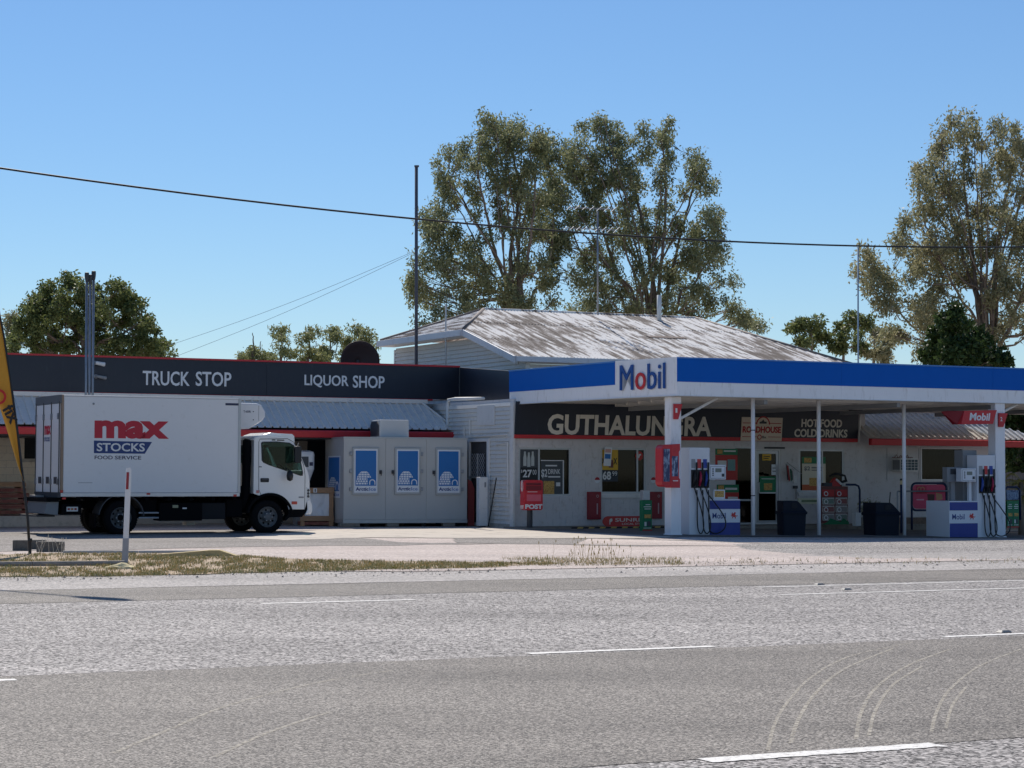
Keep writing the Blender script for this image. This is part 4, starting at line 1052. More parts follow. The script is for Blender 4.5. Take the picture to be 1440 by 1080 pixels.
def pr(ep, fr, q, u0, v0, u1, v1, c, mt, name='print', txt=None, bold=.03, shear=0):
    a0, a1, b0, b1 = q[0] + (q[1] - q[0]) * u0, q[0] + (q[1] - q[0]) * u1, q[2] + (q[3] - q[2]) * v0, q[2] + (q[3] - q[2]) * v1
    if txt: lettering(txt, fr, a0, a1, b0, b1, c, mt, ep, 'letter', bold=bold, depth=.0015, shear=shear, split=True)
    else:
        mb = MB(); mb.box(fr, a0, a1, b0, b1, c, c + .0015); mb.build(name, mt, ep)
c_ = -.045
ep, q = poster('price_poster', 'dark window poster priced $27.00 with three bottles', FS, 731, 631, 756, 675, c_, M_pblack); c1 = c_ + .0065
pr(ep, FS, q, .0, .4, 1, 1, c1, M_pgrey, 'picture')
mb = MB(); w_, h_ = q[1] - q[0], q[3] - q[2]
for k, (u_, v_) in enumerate(((.28, .45), (.5, .42), (.72, .45))):
    a_, b_ = q[0] + u_ * w_, q[2] + v_ * h_; mb.plate(FS, [(a_ - .09 * w_, b_), (a_ + .09 * w_, b_), (a_ + .09 * w_, b_ + .26 * h_), (a_ + .05 * w_, b_ + .38 * h_), (a_ + .05 * w_, b_ + .46 * h_), (a_ - .05 * w_, b_ + .46 * h_), (a_ - .05 * w_, b_ + .38 * h_), (a_ - .09 * w_, b_ + .26 * h_)], (), c1 + .002, c1 + .004)
mb.build('bottle_print', mat('poster_bottles', (190, 196, 192), .6, var=.2, scale=25), ep)
pr(ep, FS, q, .17, .08, .68, .33, c1, M_ink, txt='27'); pr(ep, FS, q, .72, .17, .94, .33, c1, M_ink, txt='00', bold=.0); pr(ep, FS, q, .06, .22, .14, .33, c1, M_ink, txt='$', bold=0)
ep, q = poster('drink_poster', 'grey $2 DRINK poster with a burger picture behind the window', FS, 760.5, 647, 793, 696, c_, M_pgrey)
pr(ep, FS, q, .02, .48, .28, .74, c1, M_ink, txt='$2', bold=.02); pr(ep, FS, q, .32, .6, .84, .74, c1, M_ink, txt='DRINK', bold=.012); pr(ep, FS, q, .12, .02, .58, .4, c1, M_pfood, 'picture'); pr(ep, FS, q, .2, .82, .7, .86, c1, M_ink, 'print'); pr(ep, FS, q, .95, 0, 1, 1, c1, M_ink, 'edge'); pr(ep, FS, q, 0, .975, .95, 1, c1, M_ink, 'edge'); pr(ep, FS, q, .32, .5, .84, .54, c1, M_ink, 'print'); pr(ep, FS, q, .66, .25, .84, .36, c1, M_ink, 'print')
ep, q = poster('price_poster', 'window poster with yellow top and price 68.99 on dark blue', FS, 845.5, 631, 869, 677, c_, M_pyel)
pr(ep, FS, q, 0, 0, 1, .35, c1, M_navy, 'panel'); pr(ep, FS, q, .08, .05, .58, .31, c1 + .002, M_ink, txt='68'); pr(ep, FS, q, .66, .17, .95, .31, c1 + .002, M_ink, txt='99', bold=0); pr(ep, FS, q, .72, .52, .95, .72, c1, M_black, txt='X'); pr(ep, FS, q, .02, .52, .2, .72, c1, M_black, txt='X'); pr(ep, FS, q, .45, .42, .72, .66, c1, M_woodred, 'print')
# loose hanging flyer
a_, b_ = FS.hit(846.5, 632); ef = thing('hanging_flyer', 'white paper flyer hanging askew in front of the yellow poster', 'flyer', FS.pt(a_, b_, .03)); ft = Fr(FS.pt(*FS.hit(847.5, 655), .04), (FS.u * .985 + V((0, 0, -.04))).normalized(), (V((0, 0, 1)) + FS.u * .09).normalized(), FS.n)
mb = MB(); mb.box(ft, 0, .23, 0, .52, 0, .003); mb.build('sheet', M_posterw, ef); mb = MB(); mb.box(ft, .02, .2, .2, .33, .0035, .005); mb.build('print', M_posterb, ef); mb = MB(); mb.box(ft, .02, .2, .37, .47, .0035, .005); mb.build('print', mat('flyer_pink', (214, 170, 160), .7), ef)
mb = MB(); mb.tube([ft.pt(.03, .52, 0), ft.pt(.28, .72, 0)], .012, 5); mb.build('hanger', M_ink, ef)
a_, b_ = FS.hit(900, 641); es = thing('round_sticker', 'round red sticker in the upper corner of the window', 'sticker', FS.pt(a_, b_, c_)); mb = MB(); mb.plate(FS, circ(a_, b_, .125, 24), (), c_, c_ + .004); mb.build('disc', M_pred, es)
mb = MB(); mb.plate(FS, [(a_ - .03, b_ - .05), (a_ - .01, b_ - .07), (a_ + .02, b_ + .0), (a_ + .06, b_ + .02), (a_ + .05, b_ + .06), (a_ - .02, b_ + .04)], (), c_ + .0045, c_ + .006); mb.build('print', M_ink, es)
for x, y, lb in ((839.7, 675, 'round red and white notice left of the yellow poster window'), (918.7, 675, 'round red and white notice half hidden by the squeegee station')):
    a_, b_ = FS.hit(x, y); es = thing('round_notice', lb, 'notice', FS.pt(a_, b_, .0), group='round notices'); mb = MB(); mb.plate(FS, circ(a_, b_, .085, 20), (), .003, .007); mb.build('disc', M_posterw, es); mb = MB(); mb.plate(FS, circ(a_, b_, .08, 16, 0, 180), (), .0075, .009); mb.build('print', M_signr, es)
# red slim cabinets
for x0, x1, y0, y1, lb in ((828, 845.6, 691.5, 730.5, 'slim dark red box left below the window'), (914.5, 931.5, 691.5, 729.5, 'slim dark red box right below the window')):
    q = FS.px(x0, y0, x1, y1, .12); ec = thing('red_wall_box', lb, 'wall box', FS.pt(q[0], q[2], 0), group='red wall boxes')
    M_mar = mat('maroon_box', (140, 26, 40), .45, var=.06); mb = MB(); mb.box(FS, q[0], q[1], q[2], q[3], .003, .12); mb.build('body', M_mar, ec, bevel=.01)
    w_ = q[1] - q[0]; mb = MB(); mb.box(FS, q[0] + .82 * w_, q[0] + .87 * w_, q[2] + .05, q[3] - .05, .1205, .124); mb.build('edge_line', M_signr, ec)
    fv = Fr(FS.pt(q[0] + .72 * w_, q[2] + .14, .121), FS.v, -FS.u, FS.n); mbq = MB(); mbq.box(fv, 0, .3, .0, .035, 0, .002); mbq.build('print', mat('ink_pinkwhite', (190, 160, 164), .6), ec)
    mb = MB(); mb.plate(FS, circ(q[0] + .7 * w_, q[3] - .12, .04, 14), [circ(q[0] + .7 * w_, q[3] - .12, .025, 14)], .121, .124); mb.build('emblem', mat('ink_pinkwhite', (190, 160, 164), .6), ec)
# SUNRISE board leaning at the kerb
q = FS.px(847.5, 726, 912, 745.5, .8); es = thing('sunrise_sign', 'long red rounded SUNRISE LOCAL STORE board standing low in front of the wall', 'sign', FS.pt(q[0], ZF, .8)); mb = MB(); mb.plate(FS, rrect(q[0], q[1], ZF, q[3], .17, 6), (), .78, .8, .004); mb.build('panel', mat('sunrise_red', (196, 56, 50), .5, var=.06), es)
mb = MB(); mb.box(FS, q[0] + .3, q[0] + .36, ZF, q[3] - .06, .5, .779); mb.build('prop', M_darkgrey, es)
w_, h_ = q[1] - q[0], q[3] - ZF
lettering('SUNRISE', FS, q[0] + .27 * w_, q[0] + 1.0 * w_, ZF + .46 * h_, ZF + .82 * h_, .8005, M_cream_letter, es, bold=.012, depth=.003)
lettering('LOCAL STORE', FS, q[0] + .42 * w_, q[0] + .95 * w_, ZF + .15 * h_, ZF + .34 * h_, .8005, M_cream_letter, es, bold=.005, depth=.003)
mb = MB(); ox, oy = q[0] + .15 * w_, ZF + .2 * h_; k_ = h_ * .6
mb.plate(FS, [(ox - .02 * k_, oy), (ox + .12 * k_, oy), (ox + .14 * k_, oy + .4 * k_), (ox + .4 * k_, oy + .45 * k_), (ox + .55 * k_, oy + .7 * k_), (ox + .45 * k_, oy + 1.0 * k_), (ox + .1 * k_, oy + .95 * k_), (ox - .06 * k_, oy + .7 * k_)], (), .8005, .8035); mb.build('emblem', M_cream_letter, es)
# green tall bollard sign
pb = G(909, 748); fb = wallfr((pb.x, pb.y), R(20)); q = fb.px(903.5, 703.5, 917, 748); eg = thing('green_bollard_sign', 'narrow green promotional bollard cover in front of the SUNRISE board', 'sign', V((fb.pt((q[0] + q[1]) / 2, 0, 0))))
mb = MB(); mb.box(fb, q[0], q[1], .02, q[3], -.2, 0); mb.build('cover', M_pgreen, eg, bevel=.01)
mb = MB(); mb.box(fb, q[0] + .02, q[1] - .05, q[3] + .003, q[3] + .26, -.2, -.02); mb.build('top_box', M_alu, eg, bevel=.01)
w_, h_ = q[1] - q[0], q[3]
def greenprint(fr, q, ep, c, z0=.02):
    for v0, v1, u0, u1 in ((.845, .87, .32, .8), (.775, .8, .12, .9), (.705, .73, .2, .85)): pr(ep, fr, q, u0, v0, u1, v1, c, M_ink)
    pr(ep, fr, q, .2, .42, .9, .54, c, M_pfood, 'picture'); pr(ep, fr, q, .2, .16, .42, .3, c, M_ink, 'print'); pr(ep, fr, q, .5, .15, .85, .32, c, M_pgrey, 'print'); pr(ep, fr, q, .1, .09, .9, .11, c, M_ink, 'print'); pr(ep, fr, q, 0, .0, 1, .05, c, M_pred, 'print')
greenprint(fb, (q[0], q[1], .02, q[3]), eg, .001)
# post box
pb = G(746, 745.5); fb = wallfr((pb.x, pb.y), R(14)); q = fb.px(737, 675, 763.5, 717.5)
e = thing('post_box', 'red street post box on a grey pedestal with white POST lettering', 'post box', fb.pt(.25, 0, -.2)); M_pb = mat('post_red', (196, 24, 40), .4, var=.05)
mb = MB(); fpb = Fr(fb.pt(0, 0, 0), fb.n, fb.v, -fb.u); mb.plate(Fr(fb.pt(q[0], 0, 0), fb.u, fb.v, fb.n), rrect(0, q[1] - q[0], q[2], q[3], .07, 5), (), -.42, 0, .01); mb.build('body', M_pb, e)
mb = MB(); mb.lathe(fb.pt((q[0] + q[1]) / 2 - .05, .01, -.2), (0, 0, 1), [(0, .16), (.04, .16), (.06, .075), (q[2] + .02, .075)], 14); mb.build('pedestal', M_darkgrey, e)
w_, h_ = q[1] - q[0], q[3] - q[2]
lettering('POST', fb, q[0] + .06 * w_, q[1] - .02 * w_, q[2] + .04 * h_, q[2] + .2 * h_, .001, M_ink, e, bold=.05, depth=.002)
mb = MB(); mb.box(fb, q[0] + .1 * w_, q[1] - .1 * w_, q[2] + .66 * h_, q[2] + .8 * h_, .001, .03); mb.box(fb, q[0] + .1 * w_, q[1] - .1 * w_, q[2] + .83 * h_, q[2] + .9 * h_, .001, .012); mb.build('slot_hood', mat('post_dark_red', (120, 14, 26), .5), e)
mb = MB(); mb.box(fb, q[0] + .14 * w_, q[1] - .1 * w_, q[2] + .3 * h_, q[2] + .52 * h_, .001, .006); mb.build('notice_plate', mat('notice_pink', (214, 96, 110), .5), e)
mb = MB(); mb.box(fb, q[0] + .18 * w_, q[1] - .3 * w_, q[2] + .6 * h_, q[2] + .615 * h_, .001, .004); mb.build('print', M_ink, e)
fsd = sidefr(fb, q[0], -.42); lettering('POST', fsd, .04, .38, q[2] + .04 * h_, q[2] + .16 * h_, .001, M_ink, e, bold=.05, depth=.002)
mb = MB(); mb.plate(fsd, [(.2 + .11 * math.cos(k * .35), q[2] + .8 * h_ + .15 * math.sin(k * .35)) for k in range(18)], [[(.22 + .04 * math.cos(k * .35), q[2] + .8 * h_ + .11 * math.sin(k * .35)) for k in range(18)]], .001, .003); mb.build('emblem', M_ink, e)
# promo posters left of the glazing and on the door
ep, q = poster('promo_poster', 'upper red and green promotional poster beside the shop door', FS, 1006, 631, 1037, 675, .004, M_pred)
pr(ep, FS, q, 0, .8, 1, 1, .011, M_pgreen, 'band'); pr(ep, FS, q, .08, .84, .32, .97, .0135, M_pfood, 'picture'); pr(ep, FS, q, .38, .9, .92, .95, .0135, M_ink); pr(ep, FS, q, .1, .42, .5, .62, .011, M_ink, 'print'); pr(ep, FS, q, .55, .3, .9, .66, .011, mat('poster_teal', (120, 160, 160), .6, var=.2, scale=20), 'print')
ep, q = poster('promo_poster', 'lower red and green promotional poster beside the shop door', FS, 1008, 681.5, 1039, 706, .004, M_pred)
pr(ep, FS, q, 0, .55, 1, 1, .011, M_pgreen, 'band'); pr(ep, FS, q, .38, .7, .92, .82, .0135, M_ink); pr(ep, FS, q, .5, .1, .95, .3, .0135, M_ink); pr(ep, FS, q, .06, .65, .32, .95, .0135, M_pfood, 'picture')
ep, q = poster('door_notice', 'green notice on the glass shop door', FS, 1068.5, 670, 1091.5, 694, -.058, M_pgreen)
pr(ep, FS, q, .1, .84, .9, .88, -.0515, M_ink); pr(ep, FS, q, .25, .2, .75, .6, -.0515, M_pfood, 'picture'); pr(ep, FS, q, 0, 0, 1, .08, -.0515, M_ink, 'print')
ep, q = poster('yellow_notice', 'small yellow notice at the top of the shop door', FS, 1072, 638.5, 1084.5, 647.5, -.058, M_pyel); pr(ep, FS, q, .15, .55, .85, .7, -.0515, M_black); pr(ep, FS, q, .15, .25, .7, .38, -.0515, M_black)
ep, q = poster('white_notice', 'small white notice high on the right of the shop door', FS, 1085, 653, 1093, 668, -.058, M_posterw); pr(ep, FS, q, .15, .3, .85, .4, -.0515, M_grey); pr(ep, FS, q, .15, .6, .85, .7, -.0515, M_grey)
ep, q = poster('meal_poster', 'cream and green $2 poster inside the right window', FS, 1128, 642.5, 1161, 690, c_, M_pcream)
pr(ep, FS, q, 0, .8, 1, 1, c1, M_pgreen, 'band'); pr(ep, FS, q, .08, .83, .4, .97, c1 + .002, M_pfood, 'picture'); pr(ep, FS, q, .08, .58, .34, .72, c1, mat('ink_grey', (120, 116, 112), .6), txt='$2'); pr(ep, FS, q, .4, .66, .9, .7, c1, mat('ink_grey', (120, 116, 112), .6)); pr(ep, FS, q, .4, .59, .85, .62, c1, mat('ink_grey', (120, 116, 112), .6)); pr(ep, FS, q, 0, 0, 1, .18, c1, mat('poster_orange', (206, 104, 60), .6), 'print'); pr(ep, FS, q, .3, .14, .75, .38, c1 + .002, M_pfood, 'picture')
# letter tray / light strip below window and small wall items
q = FS.px(1123, 700.5, 1160, 708.5, .05); mb = MB(); mb.box(FS, q[0], q[1], q[2], q[3], .003, .05); eb = thing('street_number_plate', 'pale bright horizontal plate under the right window', 'plate', FS.pt(q[0], q[2], 0)); mb.build('plate', mat('pale_plate', (226, 226, 200), .5), eb); mb = MB(); mb.box(FS, q[0] + .1, q[1] - .15, q[2] + .05, q[3] - .05, .051, .053); mb.build('print', mat('plate_green', (130, 150, 110), .6), eb)
ef = thing('small_flag', 'small dark striped flag on a stick fixed beside the door', 'flag', FS.pt(*FS.hit(1106, 652), .0)); mb = MB(); mb.tube([FS.pt(*FS.hit(1106, 650), .02), FS.pt(*FS.hit(1120, 667), .3)], .01, 5); mb.build('stick', M_grey, ef)
for k in range(5):
    mb = MB(); x0, x1 = 1104 + k * 2.1, 1104 + (k + 1) * 2.1; mb.quad(*[FS.pt(*FS.hit(x, y, .2), .2 + .03 * ((x0 == x) ^ (k % 2))) for x, y in ((x0 + 3 - k * .6, 675 - k * .2 + 3 * (k % 2)), (x1 + 3 - k * .6, 675), (x1, 653 + 2.4 * k), (x0, 651.5 + 2.4 * k))]); mb.build('cloth', [M_navy, mat('flag_dull_red', (150, 60, 60), .7), M_ink, mat('flag_green', (60, 100, 80), .7), M_navy][k], ef)
et = thing('wall_tap', 'grey pipe and tap with a white switch box on the wall beside the door', 'tap', FS.pt(*FS.hit(1118.5, 700), .0)); mb = MB(); mb.tube([FS.pt(*FS.hit(1118.5, 702), .04), FS.pt(*FS.hit(1118.5, 684), .04)], .02, 6); mb.build('pipe', M_grey, et); mb = MB(); mb.pbox(FS, 1117, 683, 1122, 687, .02, .1); mb.build('tap', M_darkgrey, et); mb = MB(); mb.pbox(FS, 1116.5, 669, 1121, 679, .003, .05); mb.build('switch_box', M_white, et)

# ---------------------------------------------------------------- annex on the right with its own awning
e = AN = thing('annex', 'right-hand annex with blue-grey awning, red gutter and dark window', 'building', FAn.pt(14, 0, -2))
aA0 = aE_ + .02; aA1 = FAn.hit(1404, 650)[0]
w4 = FAn.px(1294.5, 629.5, 1355, 676)
mb = MB(); mb.plate(FAn, [(aA0 - .3, 0), (aA1, 0), (aA1, 3.6), (aA0 - .3, 3.6)], [rc(w4)], -.2, 0); mb.build('wall', M_wall, e)
for nm_, bx_ in (('side_wall', (aA1 - .2, aA1, 0, 3.6, -6, -.201)), ('ceiling', (aA0, aA1 - .201, 3.45, 3.5, -6, -.21)), ('back_wall', (aA0, aA1, 0, 3.6, -6.2, -6.001)), ('parapet', (aA0 - .3, FAn.hit(1399, 620, 1.45)[0] - .45, 3.601, 4.2, -.3, -.02))):  # parapet: unseen upper wall, added so its shadow covers the awning
    mb = MB(); mb.box(FAn, *bx_); mb.build(nm_, M_wall, e)
f4 = frame(FAn, w4, .045, -.07, .012, M_alu, e); xm4 = (w4[0] + w4[1]) / 2
M_curt = mat('dark_curtain', (104, 80, 82), .9, var=.2, scale=3, streak=(8, 8, .2)); mb = MB(); mb.s = True
pts_ = [(w4[0] + (w4[1] - w4[0]) * k / 60, -.16 + .025 * math.sin(k * .9)) for k in range(61)]
for k in range(60):
    mb.quad(FAn.pt(pts_[k][0], w4[2], pts_[k][1]), FAn.pt(pts_[k + 1][0], w4[2], pts_[k + 1][1]), FAn.pt(pts_[k + 1][0], w4[3], pts_[k + 1][1]), FAn.pt(pts_[k][0], w4[3], pts_[k][1]))
mb.build('curtain', M_curt, f4); pane(FAn, (w4[0] + .045, w4[1] - .045, w4[2] + .045, w4[3] - .045), -.03, M_glass, f4)
mb = MB(); q = FAn.px(1247, 629, 1293, 676); mb.plate(FAn, rc(q), [rc((q[0] + .03, q[1] - .03, q[2] + .03, q[3] - .03))], .002, .02); mb.build('panel_frame', M_wall, e)
run2 = 1.45; ez2 = 2.56; tz2 = 3.3
gA = FAn.hit(1222, 620, run2)[0]; gB = FAn.hit(1442, 620, run2)[0] + .4
sv = FAn.n * run2 + V((0, 0, ez2 - tz2)); sl2 = sv.length
FA2 = Fr(FAn.pt(0, ez2, run2), FAn.u, -sv.normalized(), FAn.u.cross(-sv.normalized()))
aH = FAn.hit(1399, 620, run2)[0] ; aTR = aH - 1.35
ribbed(FA2, gA, aH, lambda x: sl2 if x < aTR else sl2 * max(.02, (aH - x) / (aH - aTR)), mt=M_awn, parent=e, name='awning_roof')
# hip return: slope facing right, lit by the sun
c0_ = FA2.pt(aH, 0, .01); c1_ = FA2.pt(aTR, sl2, .01); back = -FAn.n
vv = (FAn.u * 1.35 + V((0, 0, ez2 - tz2))); FH2 = Fr(c0_ + FAn.u * 0 , back, -vv.normalized(), back.cross(-vv.normalized()))
ribbed(FH2, 0, 5.5, lambda x: vv.length * min(1, x / 1.45) + .01, mt=M_awn, parent=e, name='awning_roof')
mb = MB(); mb.tube([c0_, c1_], .045, 6); mb.build('hip_cap', M_white, e)
mb = MB(); mb.plate(Fr(FAn.pt(0, 0, 0), FAn.n, FAn.v, FAn.u), [(run2 - .02, ez2 - .22), (run2 + .12, ez2 - .22), (run2 + .14, ez2 - .04), (run2 - .02, ez2 - .02)], (), gA, aH + .1); mb.build('gutter', M_red, e, bevel=.01)
# lower verandah roof continuing right: pale sheet with its own red gutter
gC = gB + 4; tzr = 3.05
sv3 = FAn.n * 1.2 + V((0, 0, -.62)); F3 = Fr(FAn.pt(0, ez2, run2 - .1), FAn.u, -sv3.normalized(), FAn.u.cross(-sv3.normalized()))
ribbed(F3, aH - .6, gC, lambda x: sv3.length * max(.03, min(1, 1 - (x - aH) / 2.3)), mt=mat('pale_zinc', (206, 210, 214), .4, metal=.2), parent=e, name='verandah_roof')
mb = MB(); mb.plate(Fr(FAn.pt(0, 0, 0), FAn.n, FAn.v, FAn.u), [(run2 - .1, ez2 - .24), (run2 + .03, ez2 - .24), (run2 + .05, ez2 - .06), (run2 - .1, ez2 - .04)], (), aH + .12, gC); mb.build('gutter', M_red, e, bevel=.01)
# window air conditioner
q = FAn.px(1249.5, 644.5, 1288.5, 663, .3); ea = thing('air_conditioner', 'white window air conditioner sticking out of the annex wall', 'air conditioner', FAn.pt(q[0], q[2], .0))
mb = MB(); mb.box(FAn, q[0] + .34, q[1], q[2], q[3], .005, .42); mb.build('case', M_white, ea, bevel=.012)
qa = (q[0] + .36, q[1] - .04, q[2] + .04, q[3] - .04); mb = MB(); mb.box(FAn, qa[0], qa[1], qa[2], qa[3], .4205, .424); mb.build('grille_back', mat('teal_grey', (64, 84, 92), .5), ea)
for k in range(1, 4):
    mb = MB(); z = qa[2] + (qa[3] - qa[2]) * k / 4; mb.box(FAn, qa[0], qa[1], z - .006, z + .006, .4245, .432); mb.build('slat', M_white, ea)
for k in range(1, 5):
    mb = MB(); x = qa[0] + (qa[1] - qa[0]) * k / 5; mb.box(FAn, x - .006, x + .006, qa[2], qa[3], .4325, .436); mb.build('slat', M_white, ea)
fsd = sidefr(FAn, q[0] + .34, 0); mb = MB(); mb.box(fsd, .05, .4, q[2] + .05, q[3] - .05, .001, .004); sg = mb.build('side_grille', M_grey, ea)
mb = MB()
for k in range(9):
    a_ = q[0] + .2 + k * .08; mb.tube([FAn.pt(a_, q[3] + .02, .2), FAn.pt(a_ + .06, q[3] + .1 * random.random() + .02, .25), FAn.pt(a_ + .12, q[3] + .02, .22)], .012, 4)
tag(mb.build('twig_litter', M_woodred), 'dark twigs and litter on top of the air conditioner', 'twigs', kind='stuff')

# low block planter wall
pl = G(1216, 742); FPl = wallfr((pl.x, pl.y + 1.2)); zg = gz(pl.x + 3, pl.y) 
mbx = FPl.px(1216, 722, 1316, 742)
ew = thing('block_wall', 'low brown concrete block wall behind the bins', 'wall', FPl.pt(2, zg, 0)); M_bb = mat('brown_block', (132, 112, 98), .9, var=.15, c2=(104, 92, 82), lo=.45, hi=.75, bump=.4)
blockwall(FPl, mbx[0], mbx[1] + 5, zg, zg + .42, [], .4, .2, M_bb, ew, th=.19, gap=.012, jit=.004)
mb = MB(); mb.box(FPl, mbx[0] - .01, mbx[1] + 5, zg + .002, zg + .41, -.185, -.012); mb.build('core', M_mortar, ew)
mb = MB(); mb.box(FPl, FPl.hit(1262, 735)[0], FPl.hit(1300, 735)[0] + 5, zg - .05, zg + .02, .05, .45); struct(mb.build('concrete_strip', M_apron))

# ================================================================ CANOPY
A = P(952, 540, 50.0); A = V((A.x, A.y, 0)); FC = wallfr(A)
C = P(865, 540, 51.95); C = V((C.x, C.y, 0)); Dd = P(716.5, 540, 56.9); Dd = V((Dd.x, Dd.y, 0))
cz0, cz1, czb = 3.36, 4.28, 3.69
e = CN = thing('fuel_canopy', 'flat fuel station canopy with blue and white fascia on white columns', 'canopy', A)
M_fw = mat('fascia_white', (242, 242, 244), .4, var=.04, scale=1.6, c2=(200, 198, 194), lo=.52, hi=.8, streak=(2.2, 2.2, .5))
M_lip = mat('fascia_lip', (70, 130, 200), .4)
CL = 19.0
def fascia(A_, B_, blue, segs, nm='fascia'):
    d = (B_ - A_); L_ = d.length; d.normalize(); fr = Fr(A_, d, V((0, 0, 1)), V((d.y, -d.x, 0)))
    for i in range(segs):
        a0, a1 = L_ * i / segs + (.002 if i else 0), L_ * (i + 1) / segs - .002
        mb = MB(); mb.box(fr, a0, a1, cz0, czb if blue else cz1, -.06, 0); mb.build('white_panel', M_fw, e)
        if blue:
            mb = MB(); mb.box(fr, a0, a1, czb, cz1 - .035, -.06, .012); mb.build('blue_panel', M_bluefas, e)
            mb = MB(); mb.box(fr, a0, a1, cz1 - .034, cz1, -.06, .03); mb.build('top_lip', M_lip, e)
    return fr, L_
fA, _ = fascia(A, A + FC.u * CL, True, 4)
fM, LM = fascia(C, A, False, 1)
fD, LD = fascia(Dd, C, True, 1)
mb = MB(); mb.box(fM, 0, LM, cz0 - .012, cz0, -.08, .02); mb.box(fD, 0, LD, cz0 - .012, cz0, -.08, .02); mb.box(FC, 0, CL, cz0 - .012, cz0, -.08, .02); mb.build('drip_edge', M_white, e)
q = fM.px(873, 512, 936.5, 548)
M_mb = mat('letter_blue', (18, 74, 150), .35); M_mr = mat('letter_red', (206, 40, 44), .35); M_lshadow = mat('letter_shadow_grey', (196, 200, 206), .4)
obs = lettering('Mobil', fM, q[0], q[1], q[2], q[3], .012, M_mb, e, 'letter', bold=.0, depth=.03, split=True)
for i, o in enumerate(obs):
    if i == 1: o.data.materials[0] = M_mr
lettering('Mobil', fM, q[0] + .02, q[1] + .02, q[2] - .015, q[3] - .015, .002, M_lshadow, e, 'letter_shadow', bold=.01, depth=.009)  # grey offset copy of the letters paints their drop shadow
# ghost of old lettering on the left blue panel
# roof, soffit, beams
bk = 7.4
poly_ = [A, A + FC.u * CL, A + FC.u * CL - FC.n * bk, Dd + V((.5, .6, 0)), Dd, C]
for nm, z0, z1, mt_, sh_ in (('soffit', cz0 + .03, cz0 + .06, mat('soffit_sheet', (214, 212, 206), .6, var=.06), .97), ('canopy_roof', 4.1, 4.16, M_steel, .985)):
    cen = sum(poly_, V((0, 0, 0))) / len(poly_); mb = MB(); pq = [cen + (p_ - cen) * sh_ for p_ in poly_]
    mb.add([p_ + V((0, 0, z0)) for p_ in pq] + [p_ + V((0, 0, z1)) for p_ in pq], [tuple(range(5, -1, -1)), tuple(range(6, 12))] + [(i, (i + 1) % 6, 6 + (i + 1) % 6, 6 + i) for i in range(6)]); mb.build(nm, mt_, e)
for k in range(6):
    mb = MB(); mb.box(FC, .6 + .3 * k, CL - .2, cz0 - .05, cz0 + .028, -1.0 - 1.15 * k, -.92 - 1.15 * k); mb.build('purlin', mat('purlin_cream', (206, 202, 194), .6), e)
for a_ in (2.6, 6.6, 9.6, 13):
    mb = MB(); mb.box(FC, a_, a_ + .1, cz0 - .16, cz0 - .052, -6.9, -.2); mb.build('rafter', M_grey, e)
# concrete slab under the canopy
pq = [A + FC.n * .35 - FC.u * .5, A + FC.u * CL + FC.n * .35, A + FC.u * CL - FC.n * 6.2, A - FC.n * 6.2 - FC.u * 1.0]
mb = MB(); n1_, n2_ = 30, 10; gr_ = [[(pq[0].lerp(pq[1], i / n1_)).lerp(pq[3].lerp(pq[2], i / n1_), j / n2_) for i in range(n1_ + 1)] for j in range(n2_ + 1)]
for j in range(n2_):
    for i in range(n1_):
        mb.quad(*[V((p_.x, p_.y, .028 + gz(p_.x, p_.y))) for p_ in (gr_[j][i], gr_[j][i + 1], gr_[j + 1][i + 1], gr_[j + 1][i])])
struct(mb.build('canopy_slab', mat('oily_slab', (118, 114, 110), .85, var=.18, scale=.8, c2=(74, 72, 70), lo=.5, hi=.72, bump=.2)))
# columns
def column(x0, x1, x2, Y, label_side):
    p_ = P(x1, 700, Y); g_ = gz(p_.x, p_.y); fr = wallfr((p_.x, p_.y)); fr.O.z = 0
    w2 = fr.hit(x2, 700)[0]; sd_ = .3
    mb = MB(); mb.box(fr, 0, w2, g_ - .05, cz0 - .015, -sd_, 0); o = mb.build('column', M_fw, e, bevel=.012)
    mb = MB(); mb.box(fr, -.02, w2 + .02, g_ - .05, g_ + .05, -sd_ - .02, .02); mb.build('column_foot', M_fw, o, bevel=.01)
    return fr, w2
F1, w1_ = column(934, 943.5, 958, 50.35, 0)
F2, w2_ = column(1388, 1400.5, 1414, 54.3, 0)
for x, Y in ((1059, 51.5), (1151.5, 52.9), (1271.5, 54.3)):
    p_ = gbase(x, Y); mb = MB(); mb.s = True; mb.tube([p_ - V((0, 0, .05)), V((p_.x, p_.y, cz0 - .01))], .05, 12); o = mb.build('post', M_fw, e)
    for yy in ((605, 697) if x == 1059 else ()):
        zc = P(x, yy, Y).z; mb = MB(); mb.lathe((p_.x, p_.y, zc - .012), (0, 0, 1), [(0, .054), (.024, .054)], 12); mb.build('strap', M_darkgrey, o)
mb = MB(); mb.tube([F1.pt(w1_ - .02, F1.hit(961, 590)[1], -.1), FC.pt(1.5, cz0 - .02, -.6)], .035, 8); mb.build('brace', M_white, e)
mb = MB(); mb.tube([F2.pt(w2_ - .02, F2.hit(1414, 580)[1], -.1), F2.pt(w2_ + .65, cz0 - .02, -.3)], .035, 8); mb.build('brace', M_white, e)
